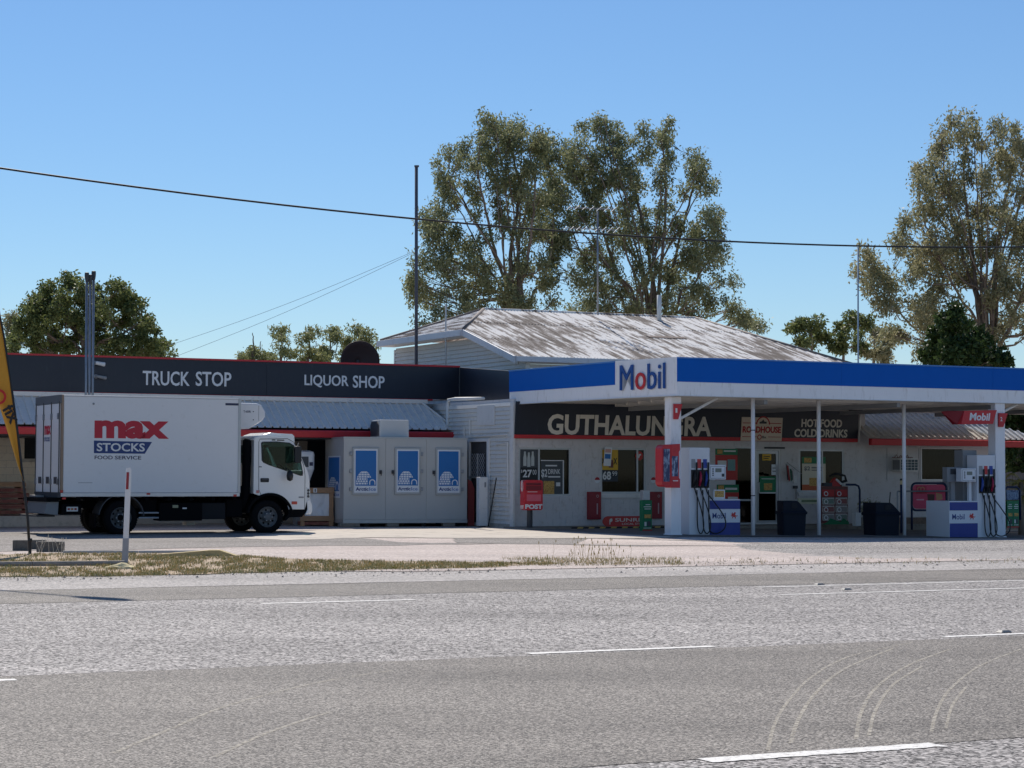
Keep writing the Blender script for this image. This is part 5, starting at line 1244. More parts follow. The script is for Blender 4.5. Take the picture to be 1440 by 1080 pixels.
# flood light under canopy and camera cluster
el_ = thing('floodlight', 'dark floodlight under the canopy at the end of the name board', 'floodlight', FS.pt(*FS.hit(1203, 576, .9), .9)); mb = MB(); q = FS.px(1194, 573, 1204, 578.5, .9); mb.box(FS, q[0], q[1], q[2], q[3], .8, 1.0); mb.build('lamp_body', M_black, el_, bevel=.02); mb = MB(); mb.lathe(FS.pt(*FS.hit(1207, 574, .9), .8), FS.n, [(0, .05), (.1, .09), (.2, .1), (.22, .06)], 12); mb.build('lamp_body', M_black, el_); mb = MB(); mb.tube([FS.pt(*FS.hit(1204, 574, .9), .85), FS.pt(FS.hit(1204, 574, .9)[0], cz0 + .02, .85)], .02, 6); mb.build('arm', M_black, el_)
# number flags and the red Mobil blade
def numflag(fr, x0, y0, x1, y1, c, num, label):
    q = fr.px(x0, y0, x1, y1, c); w_ = q[1] - q[0]; ev = thing('pump_number_sign', label, 'sign', fr.pt(q[0], q[2], c), group='pump number signs')
    mb = MB(); mb.plate(fr, [(q[0], q[2]), (q[0] + w_ * .5, q[2]), (q[1], q[3]), (q[0], q[3])], (), c - .05, c, .006); mb.build('panel', M_red, ev)
    lettering(num, fr, q[0] + .14 * w_, q[0] + .36 * w_, q[2] + .42 * (q[3] - q[2]), q[2] + .72 * (q[3] - q[2]), c + .001, M_ink, ev, bold=.02, depth=.003)
numflag(F1, 948.2, 568, 960, 589.5, .062, '1', 'small red number 1 sign high on the left canopy column')
numflag(F2, 1405, 581, 1417.5, 600.5, .062, '2', 'small red number 2 sign high on the right canopy column')
q = F2.px(1342, 576, 1402, 597, .25); ev = thing('red_blade_sign', 'red slanted Mobil sign hanging under the canopy at the right column', 'sign', F2.pt(q[0], q[2], .2)); w_, h_ = q[1] - q[0], q[3] - q[2]
mb = MB(); mb.plate(F2, [(q[0] + .16 * w_, q[2]), (q[1] - .09 * w_, q[2] + .06 * h_), (q[1], q[3]), (q[0] + .23 * w_, q[3] - .1 * h_)], (), .05, .25, .006); mb.build('front_face', M_red, ev)
mb = MB(); mb.add([F2.pt(q[0], q[3] - .12 * h_, -.3), F2.pt(q[0] + .15 * w_, q[2], .1), F2.pt(q[0] + .225 * w_, q[3] - .1 * h_, .24), F2.pt(q[0] + .17 * w_, q[3] - .05 * h_, -.3), F2.pt(q[0] + .16 * w_, q[2], -.1)], [(0, 1, 2, 3), (0, 4, 1), (3, 2, 1, 4)]); mb.build('side_face', mat('dark_red_sign', (140, 20, 34), .45), ev)
lettering('Mobil', F2, q[0] + .35 * w_, q[0] + .82 * w_, q[2] + .27 * h_, q[2] + .78 * h_, .251, M_letter, ev, bold=.03, depth=.004, shear=.15)
# squeegee station on the left column
q = F1.px(931, 624, 956.5, 686, .3); ev = thing('squeegee_station', 'red windscreen-washing station wrapped round the left canopy column', 'washer station', F1.pt(q[0], q[2], .1)); w_, h_ = q[1] - q[0], q[3] - q[2]
mb = MB(); mb.plate(F1, rrect(q[0], q[0] + .62 * w_, q[2] + .02, q[3] - .02, .12, 5), (), -.02, .29, .008); mb.plate(F1, [(q[0] + .5 * w_, q[2]), (q[1], q[2]), (q[1], q[2] + .2 * h_), (q[1] - .06 * w_, q[2] + .22 * h_), (q[1] - .06 * w_, q[3] - .18 * h_), (q[1], q[3] - .14 * h_), (q[1], q[3]), (q[0] + .5 * w_, q[3] - .02)], (), .01, .3, .006); mb.build('housing', M_red, ev)
M_bottle = mat('panel_picture', (150, 170, 196), .3, var=.5, scale=1.6, c2=(30, 50, 96), lo=.4, hi=.55, streak=(3, 3, 1)); 
for u0, u1, v0, v1 in ((.08, .42, .14, .88), (.54, .88, .26, .72)):
    mb = MB(); mb.box(F1, q[0] + u0 * w_, q[0] + u1 * w_, q[2] + v0 * h_, q[2] + v1 * h_, .3005, .306); mb.build('picture_panel', M_bottle, ev)
mb = MB(); mb.box(F1, q[0] + .6 * w_, q[0] + .88 * w_, q[2] + .15 * h_, q[2] + .17 * h_, .301, .303); mb.build('print', M_ink, ev)

# ================================================================ FUEL PUMPS
M_pw = mat('pump_white', (224, 226, 230), .35, var=.03); M_pblue = mat('pump_blue', (34, 58, 142), .4, var=.05)
def pump(x0, Yb, zg, label):
    """front frame origin at the left front foot of the hose tower; sizes in metres"""
    p_ = P(x0, 700, Yb); fr = wallfr((p_.x, p_.y)); fr.O.z = zg
    ev = thing('fuel_pump', label, 'fuel pump', fr.pt(.3, 0, -.2), group='fuel pumps')
    H_ = 2.14; W_ = .58
    mb = MB(); mb.box(fr, 0, W_, .02, H_, -.42, 0); tw = mb.build('hose_tower', M_pw, ev, bevel=.012)
    mb = MB(); mb.box(fr, -.02, W_ + .02, -.04, .02, -.44, .03); mb.build('plinth', M_grey, ev)
    for i, cn in enumerate(((150, 152, 156), (206, 54, 60), (36, 70, 160))):
        a_ = .11 + i * .165
        mb = MB(); mb.box(fr, a_ - .055, a_ + .055, H_ - .5, H_ - .28, .001, .006); mb.build('grade_label', mat('grade_%d' % i, cn, .4), ev)
        mb = MB(); mb.box(fr, a_ - .065, a_ + .065, H_ - .98, H_ - .54, .001, .03); mb.build('holster', M_black, ev, bevel=.008)
        mb = MB(); mb.s = True; mb.tube([fr.pt(a_ - .02, H_ - .93, .05), fr.pt(a_ - .01, H_ - .78, .09), fr.pt(a_, H_ - .68, .08), fr.pt(a_ + .01, H_ - .58, .04)], [.028, .034, .028, .016], 8); nz = mb.build('nozzle', [M_black, mat('nozzle_red', (170, 30, 70), .4), mat('nozzle_blue', (40, 70, 150), .4)][(i + (2 if x0 > 1300 else 0)) % 3 if x0 > 1300 else i], ev)
        mb = MB(); mb.tube([fr.pt(a_ + .03, H_ - .9, .06), fr.pt(a_ + .05, H_ - .8, .12), fr.pt(a_ + .01, H_ - .7, .1)], .012, 6); mb.build('trigger_guard', M_black, nz)
        b_ = .19 + i * .165
        mb = MB(); mb.tube([fr.pt(b_, H_ - .36, .03), fr.pt(b_, H_ - 1.0, .035)], .022, 8); mb.build('hose_mast', M_black, ev)
        mb = MB(); mb.s = True; ex = (.02, .05, .3)[i]
        pts = [fr.pt(b_, H_ - 1.0, .035), fr.pt(b_, .8, .05), fr.pt(b_ + .0, .3, .06), fr.pt(b_ + .03, .1, .08), fr.pt(b_ + .08 + ex * .5, .06, .1), fr.pt(b_ + .12 + ex, .2, .12), fr.pt(b_ + .1 + ex, .45, .12), fr.pt(b_ + .02 + ex * .4, .8, .1), fr.pt(b_ - .04, H_ - 1.12, .07), fr.pt(a_ - .02, H_ - .94, .06)]
        cs = []
        for k in range(len(pts) - 1):
            q0, q1, q2, q3 = pts[max(k - 1, 0)], pts[k], pts[k + 1], pts[min(k + 2, len(pts) - 1)]
            for j in range(5):
                s = j / 5; cs.append(.5 * (2 * q1 + (q2 - q0) * s + (2 * q0 - 5 * q1 + 4 * q2 - q3) * s * s + (3 * q1 - q0 - 3 * q2 + q3) * s ** 3))
        mb.tube(cs + [pts[-1]], .016, 6); mb.build('hose', M_black, ev)
        mb = MB(); mb.lathe(fr.pt(b_, H_ - 1.03, .035), (0, 0, 1), [(0, .028), (.05, .028)], 8); mb.build('hose_collar', M_ink, ev)
    # display head on its post
    return fr, ev, H_, W_
def cabinet(fr, ev, a0, a1, zt_, dep, head, sgn=1):
    mb = MB(); mb.box(fr, a0, a1, -.03, zt_, -dep, 0); mb.build('cabinet', M_pw, ev, bevel=.01)
    for z0, z1 in ((zt_ - .24, zt_ - .03), (-.01, zt_ - .57)):
        mb = MB(); mb.box(fr, a0 + .01, a1 - .01, z0, z1, .001, .008); mb.build('blue_band', M_pblue, ev)
    w_ = a1 - a0; z0 = zt_ - .57; h_ = .33
    lettering('Mobil', fr, a0 + .1 * w_, a0 + .53 * w_, z0 + .3 * h_, z0 + .72 * h_, .001, mat('logo_blue', (30, 60, 130), .4), ev, bold=.006, depth=.003)
    ox, oy, k_ = a0 + .68 * w_, z0 + .3 * h_, .48 * h_
    pg = [(0, .42), (.25, .5), (.1, .8), (.35, .68), (.3, 1.0), (.55, .72), (.72, .98), (.95, .92), (1.0, .78), (.85, .72), (.9, .5), (1.15, .42), (1.35, .5), (1.3, .38), (1.05, .3), (.9, .3), (1.0, .05), (.85, -.05), (.78, .2), (.55, .25), (.4, .02), (.25, .0), (.4, .28), (.2, .32)]
    mb = MB(); mb.plate(fr, [(ox + x * k_, oy + y * k_) for x, y in pg], (), .001, .004); mb.build('winged_horse', M_mr, ev)
def head(fr, ev, a0, a1, z0, z1):
    mb = MB(); mb.box(fr, a0, a1, z0, z1, -.2, .02); mb.build('display_head', M_pw, ev, bevel=.012)
    w_, h_ = a1 - a0, z1 - z0
    mb = MB(); mb.plate(fr, rc((a0 + .06 * w_, a1 - .06 * w_, z0 + .08 * h_, z1 - .1 * h_)), [rc((a0 + .08 * w_, a1 - .08 * w_, z0 + .11 * h_, z1 - .13 * h_))], .021, .024); mb.build('border', M_grey, ev)
    mb = MB(); mb.box(fr, a0 + .36 * w_, a0 + .72 * w_, z0 + .5 * h_, z0 + .76 * h_, .021, .026); mb.build('screen', mat('lcd_grey', (112, 122, 118), .2), ev)
    mb = MB(); mb.box(fr, a0 + .74 * w_, a0 + .88 * w_, z0 + .2 * h_, z0 + .4 * h_, .021, .03); mb.build('keypad', M_darkgrey, ev)
    for k in range(4):
        mb = MB(); z = z0 + (.25 + .14 * k) * h_; mb.box(fr, a0 + .18 * w_, a0 + .25 * w_, z, z + .08 * h_, .021, .026); mb.build('button', M_black, ev)
fr, ev, H_, W_ = pump(969.5, 50.9, gbase(980, 50.9).z, 'white fuel pump with three hoses nearest the left column')
q = fr.px(997.5, 702, 1041, 752); cabinet(fr, ev, q[0], q[1], q[3], .55, None)
q = fr.px(997.5, 653.5, 1021, 674.5, .02); head(fr, ev, q[0], q[1], q[2], q[3]); qc = fr.px(1003.5, 688.5, 1019.5, 702, -.1)
mb = MB(); mb.box(fr, q[0] - .05, q[0] + .04, .8, q[2] + .1, -.3, -.2); mb.build('head_arm', M_pw, ev)
mb = MB(); mb.box(fr, qc[0], qc[1], fr.px(997.5, 702, 1041, 752)[3] + .003, qc[3], -.12, -.1); o = mb.build('topper_card', M_ink, ev); mb = MB(); mb.box(fr, qc[0] + .03, qc[1] - .03, qc[2] + .05, qc[3] - .03, -.0995, -.098); mb.build('topper_print', M_pfood, o)
fr, ev, H_, W_ = pump(1374.5, 53.9, gbase(1385, 53.9).z, 'white fuel pump with three hoses at the right column')
q = fr.px(1335, 704.5, 1375, 751); cabinet(fr, ev, q[0], q[1], q[3], .95, None)
q = fr.px(1352, 658.5, 1373, 677.5, .02); head(fr, ev, q[0], q[1], q[2], q[3])
qg = fr.px(1354, 633, 1373.5, 659, -.45); mb = MB(); mb.box(fr, qg[0], qg[1], .4, qg[3], -.8, -.45); mb.build('rear_tower', M_grey, ev, bevel=.01)
mb = MB(); mb.box(fr, q[1] - .16, q[1] - .08, .78, q[2], -.16, -.08); mb.build('head_post', M_pw, ev)
qp = fr.px(1332, 657, 1352, 678, -.3); mb = MB(); mb.box(fr, qp[0], qp[1], qp[2], qp[3], -.5, -.3); o = mb.build('payment_box', M_grey, ev, bevel=.012)
mb = MB(); mb.box(fr, qp[0] + .1, qp[1] - .08, qp[2] + .2, qp[3] - .04, -.2995, -.295); mb.build('screen', M_darkgrey, o); mb = MB(); mb.box(fr, (qp[0] + qp[1]) / 2 - .06, (qp[0] + qp[1]) / 2 + .06, .3, qp[2], -.45, -.35); mb.build('stand', M_grey, o)

# ================================================================ BINS AND OTHER FORECOURT THINGS
def bin_(x0, Yb, th, label, wd, dp, hg):
    p_ = gbase(x0, Yb); fr = wallfr((p_.x, p_.y), th); fr.O.z = p_.z; M_bin = mat('bin_navy', (14, 23, 38), .6, var=.1, spec=.25)
    ev = thing('rubbish_bin', label, 'bin', fr.pt(wd / 2, 0, -dp / 2), group='forecourt bins')
    fz = Fr(fr.pt(0, 0, -dp / 2), fr.u, fr.n, fr.v); r_ = .06; H1 = hg * .62
    mb = MB(); mb.loft([[fz.pt(*q, z) for q in rrect(0 + i_, wd - i_, -dp / 2 + i_, dp / 2 - i_, r_)] for z, i_ in ((0.01, .02), (H1, 0))]); mb.build('body', M_bin, ev)
    mb = MB(); mb.loft([[fz.pt(*q, z) for q in rrect(-.03 + i_, wd + .03 - i_, -dp / 2 - .03 + i_, dp / 2 + .03 - i_, r_)] for z, i_ in ((H1, .01), (H1 + .05, 0), (H1 + .08, .02))]); mb.build('rim', M_bin, ev)
    fp_ = Fr(fr.pt(0, 0, 0), fr.u, fr.v, fr.n); mb = MB(); mb.plate(fp_, [(.02, H1 + .08), (wd - .0, H1 + .08), (wd * .72, hg - .05), (wd * .62, hg), (.02, hg)], (), -dp + .02, -.02, .01); hd = mb.build('hood', M_bin, ev)
    mb = MB(); mb.plate(fp_, rrect(wd * .1 + wd * .28, wd * .62, H1 + .15, hg - .05, .03, 3), (), -.019, -.006); mb.build('opening', M_dark, hd)
bin_(1100.5, 51.9, R(10), 'dark navy hooded rubbish bin between the two left posts', .62, .55, .88)
bin_(1231.5, 53.6, R(26.5), 'dark navy hooded rubbish bin beside the right post', .78, .6, .86)
ev = thing('broom_handle', 'thin dark stick poking up behind the right bin', 'stick', gbase(1248, 54.6)); mb = MB(); mb.tube([gbase(1247, 54.6), P(1252, 692, 54.6)], .014, 6); mb.build('stick', M_black, ev)
# navy bollard with white band
b_ = gbase(1268, 56.5); ev = thing('bollard', 'slim navy bollard with a cream band behind the right bin', 'bollard', b_); zt_ = P(1268, 673, 56.5).z; mb = MB(); mb.s = True; mb.tube([b_, V((b_.x, b_.y, zt_ - .16))], .045, 10); mb.build('post', mat('bollard_navy', (18, 46, 84), .5), ev); mb = MB(); mb.tube([V((b_.x, b_.y, zt_ - .16)), V((b_.x, b_.y, zt_ - .05))], .047, 10); mb.build('band', mat('band_cream', (220, 206, 160), .5), ev); mb = MB(); mb.lathe((b_.x, b_.y, zt_ - .05), (0, 0, 1), [(0, .05), (.03, .05), (.05, .03)], 10); mb.build('cap', M_black, ev)
# magazine / voucher rack with cards
pr_ = gbase(1159, 58.6); fr = wallfr((pr_.x, pr_.y), R(20)); q = fr.px(1158, 684, 1195, 741); ev = thing('card_rack', 'double-column promotional rack with red and white voucher cards', 'rack', fr.pt(.4, ZF, -.15)); zt_ = q[3]; w_ = q[1] - q[0]
mb = MB(); mb.box(fr, q[0], q[1], ZF + .06, zt_, -.3, -.1); mb.build('body', mat('rack_brown', (120, 70, 62), .6, var=.1), ev)
M_card = mat('card_print', (206, 200, 192), .5, var=.25, scale=18, c2=(150, 120, 110), lo=.5, hi=.65)
for i in range(2):
    for k in range(4):
        a0 = q[0] + (.02 + .5 * i) * w_; z0 = ZF + .14 + k * (zt_ - ZF - .2) / 4; mb = MB(); ft = Fr(fr.pt(a0, z0, -.09 + .0 * k), fr.u, (fr.v - fr.n * .12).normalized(), (fr.n + fr.v * .12).normalized())
        hh_ = (zt_ - ZF - .2) / 4 - .03; mb.box(ft, 0, .45 * w_, 0, hh_, 0, .02); cd_ = mb.build('card', M_card if k < 3 else M_pred, ev)
        mb = MB(); mb.box(ft, .02 * w_, .43 * w_, .02, hh_ * .8, .0205, .023); mb.build('print', [mat('card_grey', (150, 142, 136), .6, var=.2, scale=20), mat('card_dull_red', (150, 92, 86), .6, var=.2, scale=20), mat('card_sage', (128, 142, 128), .6, var=.2, scale=20), M_pred][(k + 2 * i) % 3 if k < 3 else 3], cd_)
        mb = MB(); mb.plate(ft, circ(.13 * w_, hh_ * .4, .07, 14), [circ(.13 * w_, hh_ * .4, .045, 14)], .0235, .0255); mb.build('emblem', M_ink, cd_)
mb = MB(); mb.plate(fr, [(q[0], ZF + .03), (q[1], ZF + .03), (q[1], ZF + .1), (q[0] + .8 * w_, ZF + .2), (q[0] + .7 * w_, ZF + .1), (q[0] + .3 * w_, ZF + .2), (q[0] + .2 * w_, ZF + .1)], (), -.09, -.05); mb.build('green_base', M_pgreen, ev)
# blowers / straps on top of the rack
ev = thing('boxed_goods', 'pile of dark and red boxed goods with straps on top of the rack', 'goods', fr.pt(.4, zt_, -.2)); mb = MB(); mb.plate(fr, [(q[0] + .3 * w_, zt_ + .003), (q[0] + .75 * w_, zt_ + .003), (q[0] + .55 * w_, zt_ + .24)], (), -.28, -.12); mb.build('box', M_pred, ev)
mb = MB(); mb.s = True; mb.tube([fr.pt(q[0] + .35 * w_, zt_ + .28, -.2), fr.pt(q[0] + .6 * w_, zt_ + .36, -.2), fr.pt(q[0] + .95 * w_, zt_ + .3, -.2), fr.pt(q[0] + 1.0 * w_, zt_ + .16, -.2), fr.pt(q[0] + .75 * w_, zt_ + .1, -.2)], [.02, .04, .03, .05, .03], 8); mb.build('strap', M_black, ev)
mb = MB(); mb.box(fr, q[0] + .1 * w_, q[0] + .4 * w_, zt_ + .003, zt_ + .1, -.28, -.1); mb.build('box', M_darkgrey, ev); mb = MB(); mb.tube([fr.pt(q[0] + .55 * w_, zt_ + .2, -.1), fr.pt(q[0] + .75 * w_, zt_ + .06, -.1)], .03, 6); mb.build('strap', M_ink, ev)
# blue hoop rail with white base
c0_ = gbase(1195, 58.2); fr2 = wallfr((c0_.x, c0_.y), R(20)); ev = thing('hoop_rail', 'dark blue bent pipe rail with a white foot right of the rack', 'rail', fr2.pt(.28, 0, 0)); qz = fr2.hit(1205, 681.5)[1]; ax_ = fr2.hit(1209, 700)[0]
mb = MB(); mb.s = True; mb.tube([fr2.pt(-.12, qz, 0), fr2.pt(ax_ - .14, qz, 0), fr2.pt(ax_ - .04, qz - .04, 0), fr2.pt(ax_, qz - .14, 0), fr2.pt(ax_, .05, 0)], .03, 8); mb.build('pipe', mat('rail_navy', (24, 40, 74), .5), ev)
qf = fr2.px(1203.5, 721, 1211, 741.5, .1); mb = MB(); mb.box(fr2, qf[0], qf[1], ZF + .002, qf[3], -.1, .1); mb.build('foot', M_white, ev, bevel=.01)
# pink ice-cream sign on a hoop frame
c0_ = gbase(1281, 57.0); fr = wallfr((c0_.x, c0_.y), R(22)); q = fr.px(1283, 680.5, 1330, 716.5); ev = thing('ice_cream_sign', 'pink ice-cream advertising panel in a dark blue hoop frame', 'sign', fr.pt(.5, 0, 0)); M_rail = mat('rail_navy', (24, 40, 74), .5)
mb = MB(); o_ = rrect(q[0] - .02, q[1] + .02, q[2] - .02, q[3] + .02, .13, 5); mb.s = True; mb.tube([fr.pt(a, b, 0) for a, b in o_ + o_[:1]], .03, 8); mb.tube([fr.pt(q[0] - .02, q[2] + .1, 0), fr.pt(q[0] - .02, 0, 0)], .03, 8); mb.tube([fr.pt(q[1] + .02, q[2] + .1, 0), fr.pt(q[1] + .02, 0, 0)], .03, 8); mb.build('frame', M_rail, ev)
mb = MB(); mb.plate(fr, rrect(q[0] + .02, q[1] - .02, q[2] + .02, q[3] - .02, .1, 4), (), -.006, .006); pn = mb.build('panel', mat('sign_pink', (226, 72, 104), .5, var=.06), ev); w_, h_ = q[1] - q[0], q[3] - q[2]
M_pk = mat('print_dark_red', (150, 40, 50), .5); M_ch = mat('print_choc', (88, 40, 30), .5); M_sk = mat('print_beige', (206, 150, 104), .5)
mb = MB(); mb.box(fr, q[0] + .1 * w_, q[0] + .42 * w_, q[2] + .62 * h_, q[2] + .92 * h_, .0065, .008); mb.build('print', mat('sign_pink_dark', (200, 44, 70), .5), pn)
for kx in (.2, .3): 
    mb = MB(); mb.plate(fr, circ(q[0] + kx * w_, q[2] + .8 * h_, .06 * w_, 14), [circ(q[0] + kx * w_, q[2] + .8 * h_, .042 * w_, 14)], .0085, .01); mb.build('logo', M_sk, pn)
mb = MB(); mb.plate(fr, [(q[0] + x * w_, q[2] + y * h_) for x, y in ((.44, .6), (.66, .6), (.65, .3), (.56, .2), (.46, .3))], (), .0065, .008); mb.build('print', M_ch, pn)
mb = MB(); mb.plate(fr, [(q[0] + x * w_, q[2] + y * h_) for x, y in ((.42, .3), (.45, .26), (.56, .15), (.66, .26), (.68, .34), (.74, .2), (.64, .06), (.5, .06))], (), .0082, .0095); mb.plate(fr, [(q[0] + x * w_, q[2] + y * h_) for x, y in ((.7, .66), (.88, .6), (.9, .4), (.72, .36))], (), .0065, .008); mb.build('print', M_sk, pn)
mb = MB(); mb.box(fr, q[0] + .12 * w_, q[0] + .34 * w_, q[2] + .36 * h_, q[2] + .41 * h_, .0065, .008); mb.build('print', mat('print_pale_pink', (240, 170, 180), .5), pn)
zr = fr.hit(1300, 691)[1]; mb = MB(); mb.s = True; mb.tube([fr.pt(-.5, zr, .12), fr.pt(2.2, zr + .02, .12)], .022, 8); er_ = thing('hand_rail', 'thin horizontal metal rail crossing in front of the pink sign', 'rail', fr.pt(0, 0, .12)); mb.build('bar', M_steel, er_); mb = MB(); mb.tube([fr.pt(-.5, 0, .12), fr.pt(-.5, zr, .12)], .022, 8); mb.build('upright', M_steel, er_); mb = MB(); mb.tube([fr.pt(2.2, 0, .12), fr.pt(2.2, zr + .02, .12)], .022, 8); mb.build('upright', M_steel, er_)
# grey gas locker between pump and sign
p_ = gbase(1330, 57.6); fr = wallfr((p_.x, p_.y)); q = fr.px(1330, 678, 1352, 704); ev = thing('newspaper_stand', 'grey newspaper stand with cards behind the right pump', 'stand', fr.pt(.2, 0, -.2)); mb = MB(); mb.box(fr, q[0], q[1], 0, q[3], -.4, 0); mb.build('body', M_grey, ev, bevel=.01); mb = MB(); mb.box(fr, q[0] + .08, q[1] - .06, q[3] - .5, q[3] - .14, .001, .006); mb.build('card', M_card, ev)
# tall hose-reel frame left of the rear tower
p_ = gbase(1416, 55.5); fr = wallfr((p_.x, p_.y)); q = fr.px(1416, 685, 1433, 752); ev = thing('green_a_frame', 'blue-framed stand with two narrow green promotional covers right of the right column', 'stand', fr.pt(.2, 0, 0)); w_ = q[1] - q[0]
mb = MB(); mb.s = True; o_ = [(q[0] - .05, 0), (q[0] - .05, q[3] - .1), (q[0] + .05, q[3]), (q[1] - .02, q[3]), (q[1] + .08, q[3] - .1), (q[1] + .08, .3)]; mb.tube([fr.pt(a, b, -.05) for a, b in o_], .03, 8); mb.build('frame', M_rail, ev)
for i in range(2):
    a0 = q[0] + (.0 + .5 * i) * w_; qq = (a0 + .005, a0 + .49 * w_, .1, fr.hit(1424, 704)[1]); mb = MB(); mb.box(fr, *qq, -.04, 0); mb.build('cover', M_pgreen, ev); greenprint(fr, qq, ev, .001)
mb = MB(); mb.box(fr, q[0], q[1], fr.hit(1424, 703)[1], q[3] - .08, -.04, -.01); mb.build('picture', mat('cool_picture', (120, 144, 170), .5, var=.4, scale=8, c2=(40, 60, 100), lo=.45, hi=.6), ev)
# paling fence behind right
FFn = FAn.off(-3.0)
q = FFn.px(1408, 665, 1440, 705); ev = thing('paling_fence', 'grey timber paling fence in the shade at the right edge', 'fence', FFn.pt(q[0], 0, 0)); M_pal = mat('grey_paling', (128, 122, 116), .85, var=.15)
for k in range(34):
    mb = MB(); a_ = q[0] - .6 + k * .12; mb.box(FFn, a_, a_ + .1, 0, q[3] + .02 * (k % 3), -.02, 0); mb.build('paling', M_pal, ev)
mb = MB(); mb.box(FFn, q[0] - .6, q[0] + 3.6, .5, .6, -.07, -.021); mb.box(FFn, q[0] - .6, q[0] + 3.6, q[3] - .4, q[3] - .3, -.07, -.021); mb.build('rail', M_pal, ev)

# ================================================================ DELIVERY TRUCK
TT = R(27.0)
o_t = G(171, 752.6); FT = wallfr((o_t.x, o_t.y), TT)            # near side plane; local x = along, y = away, z = up
TR = thing('delivery_truck', 'white refrigerated delivery truck with a box body and red max lettering', 'truck', V((o_t.x, o_t.y, .017)), TT)
TR.location.z = .012
T = lambda x, y: FT.hit(x, y)
WD = 2.25
LS = Fr((0, 0, 0), (1, 0, 0), (0, 0, 1), (0, -1, 0))             # local frame of the near side: c>0 sticks out towards the camera
def tb(mb, name, mt, par=TR, **k): return mb.build(name, mt, par, local=True, **k)
M_tw = mat('truck_white', (226, 226, 226), .3, var=.03, c2=(206, 204, 200), lo=.55, hi=.9)
M_cab = mat('cab_white', (232, 232, 230), .22, var=.02); M_tyre = mat('tyre_rubber', (20, 20, 22), .95, var=.2, scale=12, spec=.15); M_rim = mat('wheel_steel', (96, 98, 100), .6, metal=.2, var=.15, c2=(70, 66, 62), lo=.5, hi=.75); M_ch_ = mat('chassis_black', (15, 16, 19), .9, var=.2, spec=.1)
xr = T(86, 640)[0]; xf = T(337.5, 640)[0]; zb_ = T(210, 699)[1]; zt_ = T(86, 557.5)[1]
xw = T(377, 730)[0]
# box
mb = MB(); mb.box(LS, xr + .05, xf - .03, zb_ + .09, zt_, -WD, 0); body = tb(mb, 'cargo_box', M_tw, bevel=.015)
mb = MB(); mb.box(LS, xr, xf, zb_, zb_ + .088, -WD - .01, .012); tb(mb, 'lower_rail', mat('rail_alu', (196, 198, 200), .35, metal=.4), bevel=.006)
mb = MB(); mb.box(LS, xf - .05, xf + .012, zb_ + .09, zt_ + .015, -WD - .012, .014); tb(mb, 'front_corner_trim', mat('rail_alu2', (176, 178, 180), .35, metal=.5))
mb = MB(); mb.box(LS, xr + .02, xf - .05, zt_ + .002, zt_ + .03, -WD - .008, .01); tb(mb, 'top_rail', M_tw, bevel=.006)
mb = MB(); mb.box(LS, xr, xr + .048, zb_ + .09, zt_ + .03, -WD - .012, .012); tb(mb, 'rear_frame', mat('frame_tan', (150, 128, 108), .5), bevel=.005)
q = [T(132, 592)[0], T(238, 592)[0]]
def side_txt(txt, x0, y0, x1, y1, mt, bold, c=.001, par=body):
    a0, b1 = T(x0, y0); a1, b0 = T(x1, y1); return lettering(txt, LS, a0, a1, b0, b1, c, mt, par, bold=bold, depth=.003, local=True)
M_mxr = mat('max_red', (188, 20, 48), .4); M_mxb = mat('max_blue', (24, 56, 116), .4); M_mxn = mat('max_navy', (40, 44, 76), .4)
side_txt('max', 133, 591.5, 237.5, 618.3, M_mxr, .05)
mb = MB(); mb.plate(LS, [T(132, 620.3), T(132, 638), T(203.5, 638.8), T(213.8, 622.2)], (), .001, .003); tb(mb, 'logo_panel', M_mxb, body)
side_txt('STOCKS', 136, 623.5, 203.5, 635.8, M_ink, .022, .0035)
side_txt('FOOD', 133, 641.3, 158.5, 646.7, M_mxn, .015); side_txt('SERVICE', 161.5, 641.6, 198.5, 647, M_mxn, .015)
for x0, y0, x1, y1, m_ in ((317, 567.5, 336, 571, M_mxn), (84.5, 690, 88.5, 693.5, mat('marker_red', (190, 60, 50), .4)), (206, 694, 211, 696.5, mat('marker_red', (190, 60, 50), .4)), (328, 696, 332.5, 699, mat('marker_red', (190, 60, 50), .4))):
    a0, b1 = T(x0, y0); a1, b0 = T(x1, y1); mb = MB(); mb.box(LS, a0, a1, b0, b1, .0125 if y0 > 600 else .001, .018 if y0 > 600 else .003); tb(mb, 'marker_lamp' if y0 > 600 else 'maker_badge', m_)
mb = MB(); a_, b_ = T(131.5, 568.5); mb.lathe(LS.pt(a_, b_, .0), (0, -1, 0), [(0, .025), (.015, .025), (.02, .015)], 10); tb(mb, 'body_vent', M_grey)
mb = MB(); a0, b0 = T(110, 679.5); a1, _ = T(130, 679.5); mb.box(LS, a0, a1, b0 - .006, b0 + .004, .001, .003); tb(mb, 'scratch_mark', M_grey)
